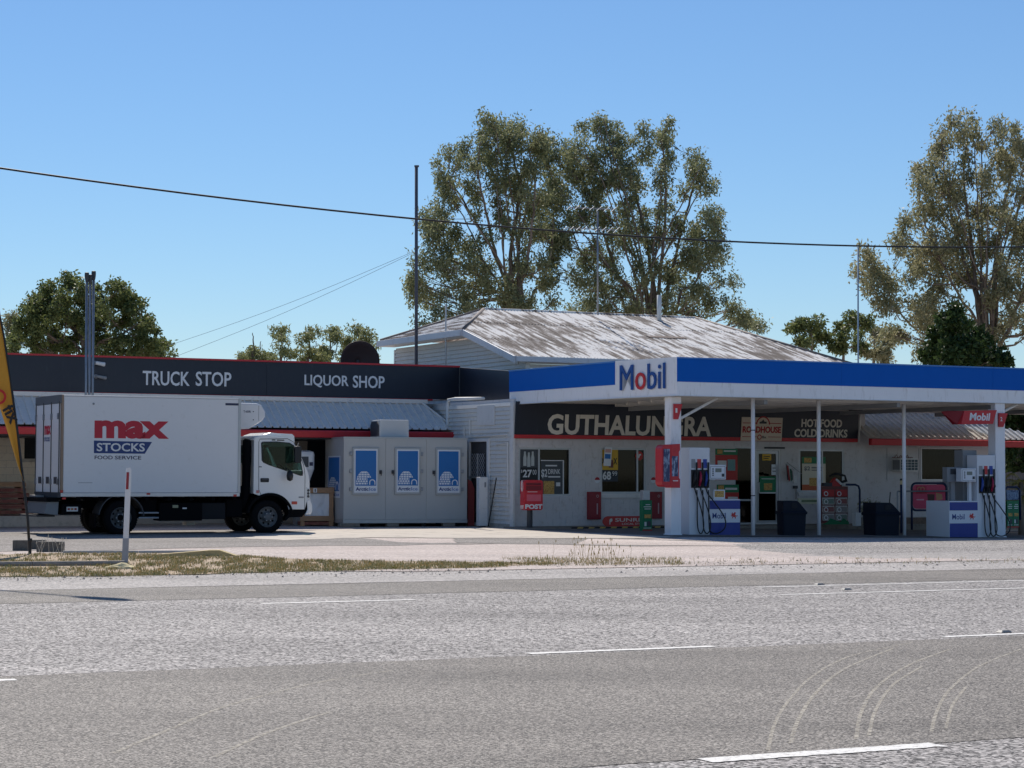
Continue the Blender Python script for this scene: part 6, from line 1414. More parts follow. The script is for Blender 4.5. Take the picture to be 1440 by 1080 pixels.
# rear doors
RF = Fr((xr, WD, 0), (0, -1, 0), (0, 0, 1), (-1, 0, 0)); dz0, dz1 = zb_ + .1, zt_ - .17
mb = MB(); mb.box(RF, -.01, WD + .01, zt_ - .165, zt_ + .03, 0, .045); tb(mb, 'rear_header', mat('header_grey', (96, 98, 100), .5))
pw = (WD - .1) / 3
for i in range(3):
    mb = MB(); mb.box(RF, .05 + pw * i + .012, .05 + pw * (i + 1) - .012, dz0, dz1, .0, .035); d_ = tb(mb, 'rear_door', M_tw, bevel=.008)
    for z_ in (dz0 + .25, dz1 - .3):
        for a_ in ((.05 + pw * i + .02,) if i < 1 else (.05 + pw * i + .02, .05 + pw * (i + 1) - .08) if i == 2 else (.05 + pw * i + .02,)):
            mb = MB(); mb.box(RF, a_ - .06, a_ + .06, z_ - .07, z_ + .07, .036, .06); tb(mb, 'hinge', M_steel, d_)
    mb = MB(); a_ = .05 + pw * (i + .5); mb.box(RF, a_ - .04, a_ + .18, dz0 + .2, dz0 + .36, .036, .055); tb(mb, 'door_latch', M_darkgrey, d_)
    if i == 1:
        lettering('max', RF, .05 + pw * 1.1, .05 + pw * 1.9, dz1 - .72, dz1 - .5, .036, M_mxr, d_, bold=.045, depth=.002, local=True)
        lettering('STOCKS', RF, .05 + pw * 1.1, .05 + pw * 1.8, dz1 - .88, dz1 - .78, .036, M_mxb, d_, bold=.03, depth=.002, local=True)
for i in range(4):
    mb = MB(); mb.tube([RF.pt(.06 + pw * i if i else .06, dz0 - .02, .045), RF.pt(.06 + pw * i if i else .06, dz1 + .05, .045)], .012, 6); tb(mb, 'lock_rod', M_darkgrey)
mb = MB(); mb.box(RF, 0, WD, zb_ - .02, zb_ + .098, 0, .05); tb(mb, 'rear_sill', M_darkgrey)
# tail lift and rear lights
mb = MB(); mb.box(RF, -.05, WD - .1, zb_ - .12, zb_ - .022, .02, .3); tb(mb, 'rear_step', M_ch_)
mb = MB(); mb.plate(Fr((0, .15, 0), (1, 0, 0), (0, 0, 1), (0, 1, 0)), [(xr - .34, .5), (xr - .02, .46), (xr + .0, .78), (xr - .26, .8)], (), 0, WD - .45, .01); tb(mb, 'tail_lift', mat('lift_grey', (122, 126, 130), .5, metal=.3, var=.1))
mb = MB(); mb.box(RF, .1, WD - .5, .42, .46, .0, .42); tb(mb, 'lift_platform', M_darkgrey)
mb = MB(); mb.box(RF, .45, 1.1, .83, .92, .1, .28); tb(mb, 'lift_motor', M_steel)
a0, b0 = T(86, 725); a1, b1 = T(116, 710)
mb = MB(); mb.box(LS, a0 + .05, a1, b0, b1, -.5, -.1); tb(mb, 'bumper_bar', M_ch_, bevel=.01)
a0, b0 = T(95, 720); a1, b1 = T(111, 713.5); mb = MB(); mb.plate(LS, rc((a0, a1, b0, b1)), [rc((a0 + (a1 - a0) * (.08 + k * .3), a0 + (a1 - a0) * (.3 + k * .3), b0 + .03, b1 - .03)) for k in range(3)], -.099, -.08); tb(mb, 'lamp_bezel', M_alu)
for k, cc in enumerate(((150, 30, 34), (190, 110, 40), (150, 30, 34))):
    mb = MB(); mb.box(LS, a0 + (a1 - a0) * (.09 + k * .3), a0 + (a1 - a0) * (.29 + k * .3), b0 + .035, b1 - .035, -.095, -.085); tb(mb, 'tail_lamp', mat('lens_%d' % k, cc, .3))
a_, b_ = T(89, 698.5); mb = MB(); mb.box(LS, a_ - .02, a_ + .06, zb_ - .06, zb_ - .02, -.04, .005); tb(mb, 'side_lamp', mat('lamp_bright_red', (220, 60, 60), .3))
# chassis and underbody boxes
zc = zb_ - .02
mb = MB(); mb.box(LS, xr + .3, xw + .9, .62, zc - .08, -1.5, -1.4); mb.box(LS, xr + .3, xw + .9, .62, zc - .08, -.85, -.75)
for k in range(8): mb.box(LS, xr + .4 + k * .55, xr + .48 + k * .55, zc - .078, zc, -WD + .1, -.05)
tb(mb, 'chassis', M_ch_)
def under(x0, y0, x1, y1, c0, c1, nm, mt=M_ch_):
    a0, b1 = T(x0, y0); a1, b0 = T(x1, y1); mb = MB(); mb.box(LS, a0, a1, b0, b1, c0, c1); return tb(mb, nm, mt, bevel=.02)
under(226, 708, 286, 733, -.6, -.08, 'battery_box'); under(286, 708, 320, 731, -.7, -.15, 'fuel_tank', mat('tank_grey', (30, 32, 36), .7, spec=.2)); under(200, 703, 224, 730, -.7, -.2, 'tool_box'); under(322, 703, 345, 728, -.7, -.2, 'air_tank')
under(244, 711, 252, 715, -.079, -.07, 'label_plate', mat('label_grey', (150, 150, 120), .6)); under(258, 714.5, 264, 716.5, -.079, -.07, 'label_plate', M_ink)
for x0, x1, y0 in ((196, 224, 722), (196, 224, 729)):
    a0, b0 = T(x0, y0); a1, _ = T(x1, y0); mb = MB(); mb.tube([LS.pt(a0, b0, -.05), LS.pt(a1, b0, -.05)], .02, 6); tb(mb, 'side_guard', M_alu)
under(284, 736, 297, 741, -1.5, -1.2, 'number_plate', M_ink)
# wheels: dual rear, single front
def wheel(x, c0, c1, name='wheel', dish=.05):
    Rr = .405; wd = c1 - c0; cen = LS.pt(x, Rr - .012, 0); ax_ = V((0, -1, 0))
    O_ = V((x, -c0, Rr - .012))
    mb = MB(); mb.s = True
    mb.lathe(O_, ax_, [(0, .25), (.0, .33), (.02, .385), (.05, Rr), (wd - .05, Rr), (wd - .02, .385), (wd, .34), (wd + .0, .26), (wd - .03, .25), (.03, .25)], 40, cap=False); ty = tb(mb, name, M_tyre)
    mb = MB(); mb.s = True; mb.lathe(O_, ax_, [(wd - .02, .255), (wd + .003, .245), (wd - .02, .232), (wd - dish - .03, .215), (wd - dish - .03, .13), (wd - dish + .01, .12), (wd - dish + .05, .1), (wd - dish + .06, .06), (wd - dish + .06, .001)], 32, cap=False); rm = tb(mb, 'rim', M_rim, ty)
    for k in range(6):
        t_ = k * math.pi / 3; mb = MB(); mb.lathe(O_ + V((.095 * math.cos(t_), 0, .095 * math.sin(t_))), ax_, [(wd - dish + .03, .014), (wd - dish + .075, .014)], 6); tb(mb, 'wheel_nut', M_steel, ty)
    for k in range(8):
        t_ = k * math.pi / 4 + .2; mb = MB(); mb.lathe(O_ + V((.172 * math.cos(t_), 0, .172 * math.sin(t_))), ax_, [(wd - dish - .028, .027), (wd - dish - .026, .027)], 8); tb(mb, 'rim_hole', M_ch_, ty)
    mb = MB()
    for k in range(44):
        t_ = k * 2 * math.pi / 44; e1 = V((math.cos(t_), 0, math.sin(t_))); f_ = Fr(O_, V((-math.sin(t_), 0, math.cos(t_))), ax_, e1); mb.box(f_, -.016, .016, .03, wd - .03, Rr - .005, Rr + .008)
    tb(mb, 'tread', M_tyre, ty)
for c0, c1, dd_ in ((-.29, -.05, .13), (-.55, -.31, .13), (-WD + .05, -WD + .29, .1), (-WD + .31, -WD + .55, .1)): wheel(0, c0, c1, dish=dd_)
wheel(xw, -.27, -.02, dish=.02); wheel(xw, -WD + .12, -WD + .35)
mb = MB(); mb.tube([V((0, .1, .4)), V((0, WD - .1, .4))], .07, 10); mb.lathe(V((0, WD / 2 - .2, .4)), (0, 1, 0), [(0, .08), (.08, .2), (.3, .2), (.38, .08)], 14); tb(mb, 'axle', M_ch_); mb = MB(); mb.tube([V((xw, .2, .38)), V((xw, WD - .2, .38))], .05, 8); tb(mb, 'axle', M_ch_)
# rear mudguard arch
arc = [( .56 * math.cos(t_), .4 + .56 * math.sin(t_)) for t_ in np.linspace(R(172), R(4), 20)]; arc2 = [(.535 * math.cos(t_), .4 + .535 * math.sin(t_)) for t_ in np.linspace(R(4), R(172), 20)]
mb = MB(); mb.plate(LS, arc + arc2, (), -.6, -.02); tb(mb, 'mudguard', M_darkgrey)
a0, b0 = T(134, 742); a1, b1 = T(142, 731); mb = MB(); mb.box(LS, -.62, -.6, .17, .5, -.62, -.06); tb(mb, 'mud_flap', M_ch_)
# refrigeration unit on the front of the box
pf = [T(x, y) for x, y in ((339.5, 566.5), (368, 567.5), (374, 570), (379, 579), (379.2, 586), (375, 592), (356, 603.5), (339.5, 604.5))]
pf = [(a + .02, b) for a, b in pf]
mb = MB(); mb.plate(LS, pf, (), -1.9, -.35, .03); fu = tb(mb, 'fridge_unit', M_tw)
a0, b1 = T(369, 567); mb = MB(); mb.box(LS, a0 + .03, a0 + .04, pf[5][1], b1 - .06, -.3495, -.347); tb(mb, 'panel_seam', M_grey, fu)
lettering('T-600R', LS, T(346.5, 578)[0] + .05, T(357, 578)[0] + .05, T(350, 580.5)[1], T(350, 577.3)[1], -.3495, M_mxn, fu, bold=.02, depth=.002, local=True)
mb = MB(); a_, b_ = T(342.5, 579); mb.box(LS, a_, a_ + .05, b_ - .025, b_ + .025, -.3495, -.347); tb(mb, 'unit_badge', M_mxn, fu)
for x, y in ((361.5, 579), (361.5, 590.5), (341.5, 594.5)):
    a_, b_ = T(x, y); mb = MB(); mb.lathe(LS.pt(a_ + .03, b_, -.35), (0, -1, 0), [(0, .014), (.008, .014), (.01, .005)], 8); tb(mb, 'unit_latch', M_darkgrey, fu)
# ---- cab
ci = .1                                             # cab side sits slightly inside the box side
CS = Fr((0, ci, 0), (1, 0, 0), (0, 0, 1), (0, -1, 0)); FTc = FT.off(-ci); K = lambda x, y: FTc.hit(x, y)
Zm = lambda x, y: K(330 + x / 6.747, 600 + y / 6.75)      # coordinates measured in the enlarged view of the cab
outl = [Zm(*p_) for p_ in ((186, 130), (198, 108), (240, 92), (330, 88), (490, 112), (540, 140), (580, 180), (630, 285), (665, 370), (690, 420), (705, 470), (712, 540), (712, 600))]
outl += [Zm(*p_) for p_ in ((700, 690), (690, 790), (514, 790), (505, 750), (480, 710), (440, 672), (390, 652), (340, 648), (290, 655), (250, 664), (178, 640))]
win = [Zm(*p_) for p_ in ((254, 160), (270, 150), (400, 148), (520, 160), (560, 185), (590, 240), (625, 340), (645, 440), (640, 468), (620, 468), (480, 420), (330, 370), (275, 345), (260, 325))]
mb = MB(); mb.plate(CS, outl, [win], -.03, 0, .008); side = tb(mb, 'cab_side', M_cab)
CF = Fr((0, WD - ci, 0), (1, 0, 0), (0, 0, 1), (0, 1, 0)); mb = MB(); mb.plate(CF, outl, [win], -.03, 0, .008); tb(mb, 'cab_side', M_cab)
y0_, y1_ = ci + .03, WD - ci - .03
def strip(pts, name, mt, t_=.02, par=TR):
    """sheet running across the cab along a side-view line"""
    mb = MB(); ring = [[V((a, y, b)) for a, b in pts] for y in (y0_, y1_)]
    for i in range(len(pts) - 1): mb.quad(ring[0][i], ring[0][i + 1], ring[1][i + 1], ring[1][i])
    o = tb(mb, name, mt, par, fix=False); s_ = o.modifiers.new('s', 'SOLIDIFY'); s_.thickness = t_; s_.offset = 0; return o
ins = lambda p_, d=.02: (p_[0] - d, p_[1] - d * .3)
strip([ins(p_, .012) for p_ in outl[0:5]], 'cab_roof', M_cab)
ws0, ws1 = Zm(560, 165), Zm(686, 415)
strip([ins(p_, .03) for p_ in (Zm(540, 140), Zm(580, 180))], 'windscreen_header', M_cab)
strip([ins(p_, .035) for p_ in (Zm(580, 180), Zm(630, 285), Zm(682, 410))], 'windscreen', M_tint, .006)
strip([ins(p_, .012) for p_ in outl[9:13]] + [ins(Zm(700, 690), .0)], 'front_panel', M_cab)
rp = [Zm(186, 130), Zm(178, 640)]; rwn = 1
RB_ = Fr((rp[0][0] + .02, y0_, 0), (0, 1, 0), (0, 0, 1), (-1, 0, 0)); zt2, zb2 = rp[0][1], rp[1][1]
mb = MB(); mb.plate(RB_, rc((0, y1_ - y0_, zb2, zt2 + .05)), [rrect(.35, y1_ - y0_ - .35, zb2 + .75, zt2 - .12, .06)], -.03, 0); tb(mb, 'cab_rear_wall', M_cab)
mb = MB(); mb.box(RB_, .33, y1_ - y0_ - .33, zb2 + .73, zt2 - .1, -.012, -.008); tb(mb, 'rear_glass', M_tint)
# glazing, seals, door lines
def inset(pl, d):
    cx = sum(p_[0] for p_ in pl) / len(pl); cy = sum(p_[1] for p_ in pl) / len(pl); return [(cx + (x - cx) * (1 - d), cy + (y - cy) * (1 - d)) for x, y in pl]
mb = MB(); mb.plate(CS, inset(win, -.02), [inset(win, .035)], .0005, .008); tb(mb, 'window_seal', M_black, side)
mb = MB(); mb.plate(CS, inset(win, -.01), (), -.02, -.015); tb(mb, 'side_window', M_tint, side)
mb = MB(); mb.plate(CF, inset(win, -.01), (), -.02, -.015); tb(mb, 'side_window', M_tint)
mb = MB(); p0, p1 = Zm(345, 150), Zm(405, 372); mb.add([CS.pt(p0[0] - .04, p0[1], -.012), CS.pt(p0[0] + .02, p0[1], -.012), CS.pt(p1[0] + .05, p1[1], -.012), CS.pt(p1[0] - .06, p1[1], -.012)], [(0, 1, 2, 3)]); 
ln = [Zm(*p_) for p_ in ((250, 655), (228, 600), (228, 150), (240, 122), (500, 118), (560, 150), (600, 230), (655, 370), (668, 470), (664, 790))]
mb = MB(); mb.tube([CS.pt(a, b, .001) for a, b in ln], .007, 4); tb(mb, 'door_gap', M_darkgrey, side)
a0, b1 = Zm(244, 493); a1, b0 = Zm(324, 532); mb = MB(); mb.plate(CS, rrect(a0, a1, b0, b1, .025, 3), (), .001, .012); hd = tb(mb, 'door_handle', M_black, side); mb = MB(); mb.box(CS, a0 + .03, a1 - .03, (b0 + b1) / 2 + .005, b1 - .008, .0125, .03); tb(mb, 'handle_grip', M_darkgrey, hd)
for x0, y0, x1, y1, mt_, nm in ((540, 714, 592, 742, mat('lens_orange_red', (196, 70, 54), .3), 'side_indicator'), (203, 608, 230, 636, mat('lens_pink', (196, 130, 126), .4), 'side_marker'), (226, 382, 256, 390, M_darkgrey, 'door_hinge'), (607, 668, 655, 682, M_grey, 'model_badge'), (352, 126, 386, 136, M_black, 'vent_slot'), (400, 128, 470, 138, M_black, 'vent_slot')):
    a0, b1 = Zm(x0, y0); a1, b0 = Zm(x1, y1); mb = MB(); mb.box(CS, a0, a1, b0, b1, .001, .01); tb(mb, nm, mt_, side, bevel=.003)
# sill step, bumper, headlight
mb = MB(); mb.plate(CS, [Zm(*p_) for p_ in ((508, 792), (664, 792), (686, 700), (692, 700), (692, 800), (640, 862), (520, 866), (480, 900), (470, 880), (505, 840))], (), -.25, .005, .01); tb(mb, 'step_panel', M_ch_)
mb = MB(); mb.plate(CS, [Zm(*p_) for p_ in ((682, 700), (715, 695), (735, 750), (735, 800), (722, 835), (668, 838), (688, 790))], (), -(WD - 2 * ci) - .0, .02, .02); tb(mb, 'front_bumper', M_cab)
mb = MB(); mb.plate(CS, [Zm(*p_) for p_ in ((680, 580), (706, 592), (716, 610), (714, 690), (684, 694))], (), -.3, .012, .008); hl = tb(mb, 'headlight', mat('headlight_lens', (214, 220, 226), .1, metal=.3), side)
for k in range(3):
    a_, b_ = Zm(697, 610 + 28 * k); mb = MB(); mb.lathe(CS.pt(a_, b_, .0125), (0, -1, 0), [(0, .035), (.006, .03), (.008, .01)], 12); tb(mb, 'lamp_unit', M_darkgrey, hl)
# wheel arch and inner guard
ac = Zm(335, 870); arc = [(ac[0] + .6 * math.cos(t_), .42 + .56 * math.sin(t_)) for t_ in np.linspace(R(8), R(172), 24)]; arc2 = [(ac[0] + .54 * math.cos(t_), .42 + .5 * math.sin(t_)) for t_ in np.linspace(R(172), R(8), 24)]
mb = MB(); mb.plate(CS, arc + arc2, (), -.5, .02); tb(mb, 'wheel_arch', M_ch_)
mb = MB(); mb.box(LS, xw - .75, xw + .62, .55, .95, -1.6, -.55); mb.box(LS, xw - 1.1, xw - .75, .6, 1.1, -1.5, -.5); tb(mb, 'engine_block', M_ch_)
# cab roof deflector and air intake stack behind the cab
mb = MB(); mb.plate(CS, [Zm(*p_) for p_ in ((300, 92), (318, 78), (380, 58), (440, 66), (590, 74), (610, 92), (614, 190), (580, 178), (545, 138), (490, 108), (330, 88))], (), -(WD - 2 * ci) + .3, -.3, .02); tb(mb, 'roof_deflector', M_cab)
mb = MB(); mb.s = True; st = [Zm(*p_) for p_ in ((156, 122), (152, 140), (150, 300), (146, 480), (140, 640), (120, 740), (110, 790))]; mb.tube([CS.pt(a - .02, b, -.22) for a, b in st], [.07, .105, .11, .105, .1, .09, .07], 12); tb(mb, 'intake_stack', M_ch_)
mb = MB(); mb.box(LS, T(340, 650)[0], T(347, 650)[0], T(340, 715)[1], T(340, 700)[1], -1.6, -.3); mb.box(LS, xf + .06, xf + .3, .8, 1.15, -1.2, -.3); tb(mb, 'service_gear', M_ch_)
# mirrors
a0, b1 = Zm(528, 190); a1, b0 = Zm(590, 352); mb = MB(); mb.plate(CS, rrect(a0, a1, b0, b1, .05, 4), (), .22, .32, .015); mr_ = tb(mb, 'mirror', M_black)
mb = MB(); mb.tube([CS.pt((a0 + a1) / 2, b1 - .03, .25), CS.pt(a1 + .03, b1 + .08, .02)], .012, 6); mb.tube([CS.pt((a0 + a1) / 2, b0 + .03, .25), CS.pt(a1 + .06, b0 + .05, .02)], .012, 6); tb(mb, 'mirror_arm', M_black, mr_)
a_, b_ = Zm(496, 470); mb = MB(); mb.s = True; mb.lathe(CS.pt(a_, b_ - .13, .2), (0, 0, 1), [(0, .02), (.03, .07), (.13, .085), (.22, .07), (.26, .02)], 14); m2_ = tb(mb, 'blind_spot_mirror', M_black); mb = MB(); mb.tube([CS.pt(a_, b_ + .1, .2), CS.pt(a_ - .06, b_ + .2, .02)], .012, 6); tb(mb, 'mirror_arm', M_black, m2_)
CFm = Fr((0, WD - ci, 0), (1, 0, 0), (0, 0, 1), (0, 1, 0)); mb = MB(); mb.plate(CFm, rrect(a0 + .1, a1 + .1, b0, b1, .05, 4), (), .15, .25, .015); tb(mb, 'mirror', M_black)
# interior
M_seat = mat('seat_grey', (74, 78, 84), .9)
for yy in (.45, 1.35):
    mb = MB(); s0 = Zm(300, 500); mb.box(LS, s0[0] - .2, s0[0] + .35, s0[1] - .1, s0[1] + .08, -yy - .5, -yy); mb.plate(Fr((0, yy, 0), (1, 0, 0), (0, 0, 1), (0, -1, 0)), [(s0[0] - .28, s0[1]), (s0[0] - .14, s0[1]), (s0[0] - .26, s0[1] + .62), (s0[0] - .38, s0[1] + .6)], (), -.5, 0, .03); mb.box(LS, s0[0] - .4, s0[0] - .28, s0[1] + .64, s0[1] + .82, -yy - .36, -yy - .14); tb(mb, 'seat', M_seat)
d0 = Zm(600, 470); mb = MB(); mb.box(LS, d0[0] - .25, d0[0] + .3, d0[1] - .4, d0[1] + .02, -y1_ + .05, -y0_ - .05); tb(mb, 'dashboard', M_black, bevel=.04)
w0 = Zm(560, 430); mb = MB(); mb.s = True; rg = []
fw_ = Fr((w0[0] - .1, .62, w0[1] + .02), (0, 1, 0), V((-.55, 0, .83)), V((-.83, 0, -.55))); pts = [fw_.pt(.2 * math.cos(k * .3491), .2 * math.sin(k * .3491), 0) for k in range(19)]; mb.tube(pts, .016, 6); mb.tube([fw_.pt(-.2, 0, 0), fw_.pt(.2, 0, 0)], .014, 6); mb.tube([fw_.pt(0, 0, 0), V((w0[0] + .15, .62, w0[1] - .2))], .025, 6); tb(mb, 'steering_wheel', M_black)
mb = MB(); a_, b_ = Zm(435, 187); mb.box(LS, a_ - .02, a_ + .02, b_ - .035, b_ + .035, -WD / 2 - .12, -WD / 2 + .12); tb(mb, 'interior_mirror', M_black)
mb = MB(); mb.box(LS, Zm(186, 600)[0] + .03, Zm(690, 600)[0] - .1, Zm(190, 645)[1], Zm(190, 630)[1], -y1_ + .01, -y0_ - .01); tb(mb, 'cab_floor', M_ch_)

# ================================================================ CRATES AND GOODS BY THE SHOPS
# stacked dark pallets leaning at the left wall
r = random.Random(6); pc = G(0, 741); fr = wallfr((pc.x - 1.0, pc.y - .3), R(24))
for k, lb in enumerate(('lowest dark red timber pallet at the left edge', 'second dark red timber pallet from the bottom at the left edge', 'third dark red timber pallet from the bottom at the left edge', 'topmost weathered timber pallet at the left edge')):
    z0 = .02 + k * .3; ev = thing('timber_pallet', lb, 'pallet', fr.pt(.9, z0, -.5), group='timber pallets'); sh_ = 2.02 - .09 * k
    a1_ = sh_ + r.uniform(-.02, .02)
    M_p = (M_woodred, M_woodred, M_woodred, M_wood)[k]
    for j in range(2):
        mb = MB(); mb.box(fr, .1, a1_, z0 + .02 + .14 * j, z0 + .12 + .14 * j, -.02 - .004 * j, .01 - .004 * j); mb.build('plank', M_woodred if (j + k) % 2 else M_p, ev)
    for a_ in (.12, .7, a1_ - .14):
        mb = MB(); mb.box(fr, a_, a_ + .11, z0, z0 + .29, -.9, -.025); mb.build('bearer', M_p, ev)
    for j in range(6):
        mb = MB(); mb.box(fr, .1, a1_, z0 + .265, z0 + .288, -.9 + j * .145, -.8 + j * .145); mb.build('plank', M_p, ev)
# pale step and kerb behind the truck tail
mb = MB(); c_ = G(60, 741); frk = wallfr((c_.x, c_.y)); mb.box(frk, -1.2, 1.7, 0, .3, -.4, 0); struct(mb.build('concrete_step', M_conc))
mb = MB(); mb.box(frk, 1.72, 2.1, 0, .35, -.3, .02); tag(mb.build('blue_crate', mat('crate_blue_grey', (96, 100, 124), .6, var=.1), bevel=.02), 'small blue-grey box on the step behind the truck tail', 'box')
# wrapped pallet in timber crate beside the cold room
cc = G(468, 741); fr = wallfr((cc.x, cc.y + .2), R(14)); q = fr.px(423, 685, 469, 741); ev = thing('timber_crate', 'open timber crate with goods wrapped in white plastic beside the cold room', 'crate', fr.pt(-.4, 0, -.4)); w_ = q[1] - q[0]; zt_ = q[3]
for a_, w2 in ((q[0], .11), (q[1] - .12, .12)):
    for dd_ in (0, -.75):
        mb = MB(); mb.box(fr, a_, a_ + w2, .02, zt_, dd_ - .1, dd_); mb.build('post', M_wood, ev, bevel=.006)
for z0, z1 in ((zt_ - .16, zt_ - .02), (.16, .3)):
    for dd_ in (.0, -.86):
        mb = MB(); mb.box(fr, q[0] - .02, q[1] + .01, z0, z1, dd_ + .002, dd_ + .03); mb.build('rail', M_wood, ev, bevel=.004)
mb = MB(); mb.box(fr, q[0] - .01, q[1], .05, .14, -.84, -.01); mb.build('base', M_woodred, ev)
M_plast = mat('plastic_wrap', (226, 228, 230), .35, var=.04)
mb = MB(); mb.s = True; n_ = 22; P2 = []
for i in range(n_ + 1):
    for j in range(n_ + 1):
        P2.append(fr.pt(q[0] + .1 + (w_ - .2) * i / n_, .18 + (zt_ - .36) * j / n_, -.05 + .03 * mnoise.noise(V((i * .2, j * .13, 5.0))) + .02 * mnoise.noise(V((i * .5, j * .45, 2.0)))))
mb.add(P2, [(i * (n_ + 1) + j, (i + 1) * (n_ + 1) + j, (i + 1) * (n_ + 1) + j + 1, i * (n_ + 1) + j + 1) for i in range(n_) for j in range(n_)])
mb.box(fr, q[0] + .1, q[1] - .1, .18, zt_ - .18, -.72, -.08); mb.build('wrapped_goods', M_plast, ev)
mb = MB(); a_ = fr.hit(443, 685.5)[0]; mb.box(fr, a_ - .05, a_ + .05, zt_ - .15, zt_ - .03, .031, .035); lab_ = mb.build('paper_label', M_ink, ev); mb = MB(); mb.box(fr, a_ - .015, a_ + .015, zt_ - .13, zt_ - .05, .0355, .037); mb.build('label_mark', M_black, lab_)
# white bulk bag / drum on the far side of the truck
c_ = P(431, 700, 58.2); ev = thing('white_ice_machine', 'white rounded hopper machine with labels standing behind the truck cab', 'machine', V((c_.x, c_.y, 0))); fr = wallfr((c_.x - .05, c_.y), R(20)); q = fr.px(419, 637, 443, 660); 
mb = MB(); mb.s = False; fz = Fr(fr.pt((q[0] + q[1]) / 2, 0, -.3), fr.u, fr.n, fr.v); hw = (q[1] - q[0]) / 2
mb.loft([[fz.pt(*p_, z) for p_ in rrect(-hw * s_, hw * s_, -.3 * s_, .3 * s_, .08 * s_)] for z, s_ in ((.9, .45), (q[2] - .35, .55), (q[2], .98), (q[3] - .05, 1), (q[3] + .03, .92), (q[3] + .07, .6))]); mb.build('hopper', M_cab, ev)
mb = MB(); mb.box(fr, -.2, .25, 0, .9, -.5, -.1); mb.build('base', M_grey, ev)
mb = MB(); mb.box(fr, q[0] + .1, q[0] + .3, q[2] + .06, q[3] - .1, .004, .008); mb.build('label', M_pgrey, ev); mb = MB(); mb.box(fr, q[1] - .16, q[1] - .06, q[2] + .1, q[2] + .2, .004, .008); mb.build('label', M_mxn, ev)

# ================================================================ TREES
def leafmat(name, c, c2, tr=.35):
    mt = bpy.data.materials.new(name); mt.use_nodes = True; t = mt.node_tree; b = t.nodes['Principled BSDF']; L = t.links.new
    ge = nn(t, 'ShaderNodeNewGeometry'); mx = nn(t, 'ShaderNodeMix', data_type='RGBA'); mx.inputs[6].default_value = rgb(*c); mx.inputs[7].default_value = rgb(*c2)
    n1 = nn(t, 'ShaderNodeTexNoise', i_Scale=.45, i_Detail=2.0); L(ge.outputs['Position'], n1.inputs['Vector'])
    ad = nn(t, 'ShaderNodeMath', operation='ADD'); L(ge.outputs['Random Per Island'], ad.inputs[0]); L(n1.outputs[0], ad.inputs[1])
    ml = nn(t, 'ShaderNodeMapRange'); ml.inputs[1].default_value, ml.inputs[2].default_value = .3, 1.3; L(ad.outputs[0], ml.inputs[0]); L(ml.outputs[0], mx.inputs[0])
    L(mx.outputs[2], b.inputs['Base Color']); b.inputs['Roughness'].default_value = .5; b.inputs['Specular IOR Level'].default_value = .2
    tl = nn(t, 'ShaderNodeBsdfTranslucent'); L(mx.outputs[2], tl.inputs[0]); ms = nn(t, 'ShaderNodeMixShader'); ms.inputs[0].default_value = tr
    L(b.outputs[0], ms.inputs[1]); L(tl.outputs[0], ms.inputs[2]); L(ms.outputs[0], t.nodes['Material Output'].inputs[0]); return mt
M_euc = leafmat('eucalypt_leaf', (96, 108, 78), (156, 158, 118), .42); M_euc2 = leafmat('olive_leaf', (112, 118, 86), (172, 166, 128), .42); M_dkleaf = leafmat('dark_leaf', (42, 60, 34), (74, 92, 48), .25); M_fig = leafmat('fig_leaf', (80, 94, 56), (128, 136, 84), .38); M_pale = leafmat('pale_leaf', (104, 116, 78), (160, 160, 112), .4)
M_bark = mat('grey_bark', (142, 126, 112), .9, var=.25, scale=4, c2=(94, 78, 66), lo=.45, hi=.65, streak=(1, 1, .3), bump=.3)
def mesh_leaves(name, pos, ln, wd, droop, mt, parent, rs):
    n = len(pos)
    d = rs.normal(size=(n, 3)); d[:, 2] -= droop; d /= np.linalg.norm(d, axis=1)[:, None]
    s = np.cross(d, rs.normal(size=(n, 3))); s /= np.linalg.norm(s, axis=1)[:, None] + 1e-9
    l = ln * rs.uniform(.7, 1.3, (n, 1)); w = wd * rs.uniform(.7, 1.3, (n, 1))
    v = np.empty((n, 4, 3)); v[:, 0] = pos; v[:, 1] = pos + d * l * .45 + s * w / 2; v[:, 2] = pos + d * l; v[:, 3] = pos + d * l * .45 - s * w / 2
    v = v.reshape(-1, 3) - np.array(parent.location)
    me = bpy.data.meshes.new(name); me.vertices.add(n * 4); me.vertices.foreach_set('co', v.ravel())
    me.loops.add(n * 4); me.loops.foreach_set('vertex_index', np.arange(n * 4)); me.polygons.add(n); me.polygons.foreach_set('loop_start', np.arange(n) * 4); me.polygons.foreach_set('loop_total', np.full(n, 4))
    me.materials.append(mt); me.update(calc_edges=True)
    o = bpy.data.objects.new(name, me); col.objects.link(o); o.parent = parent; return o
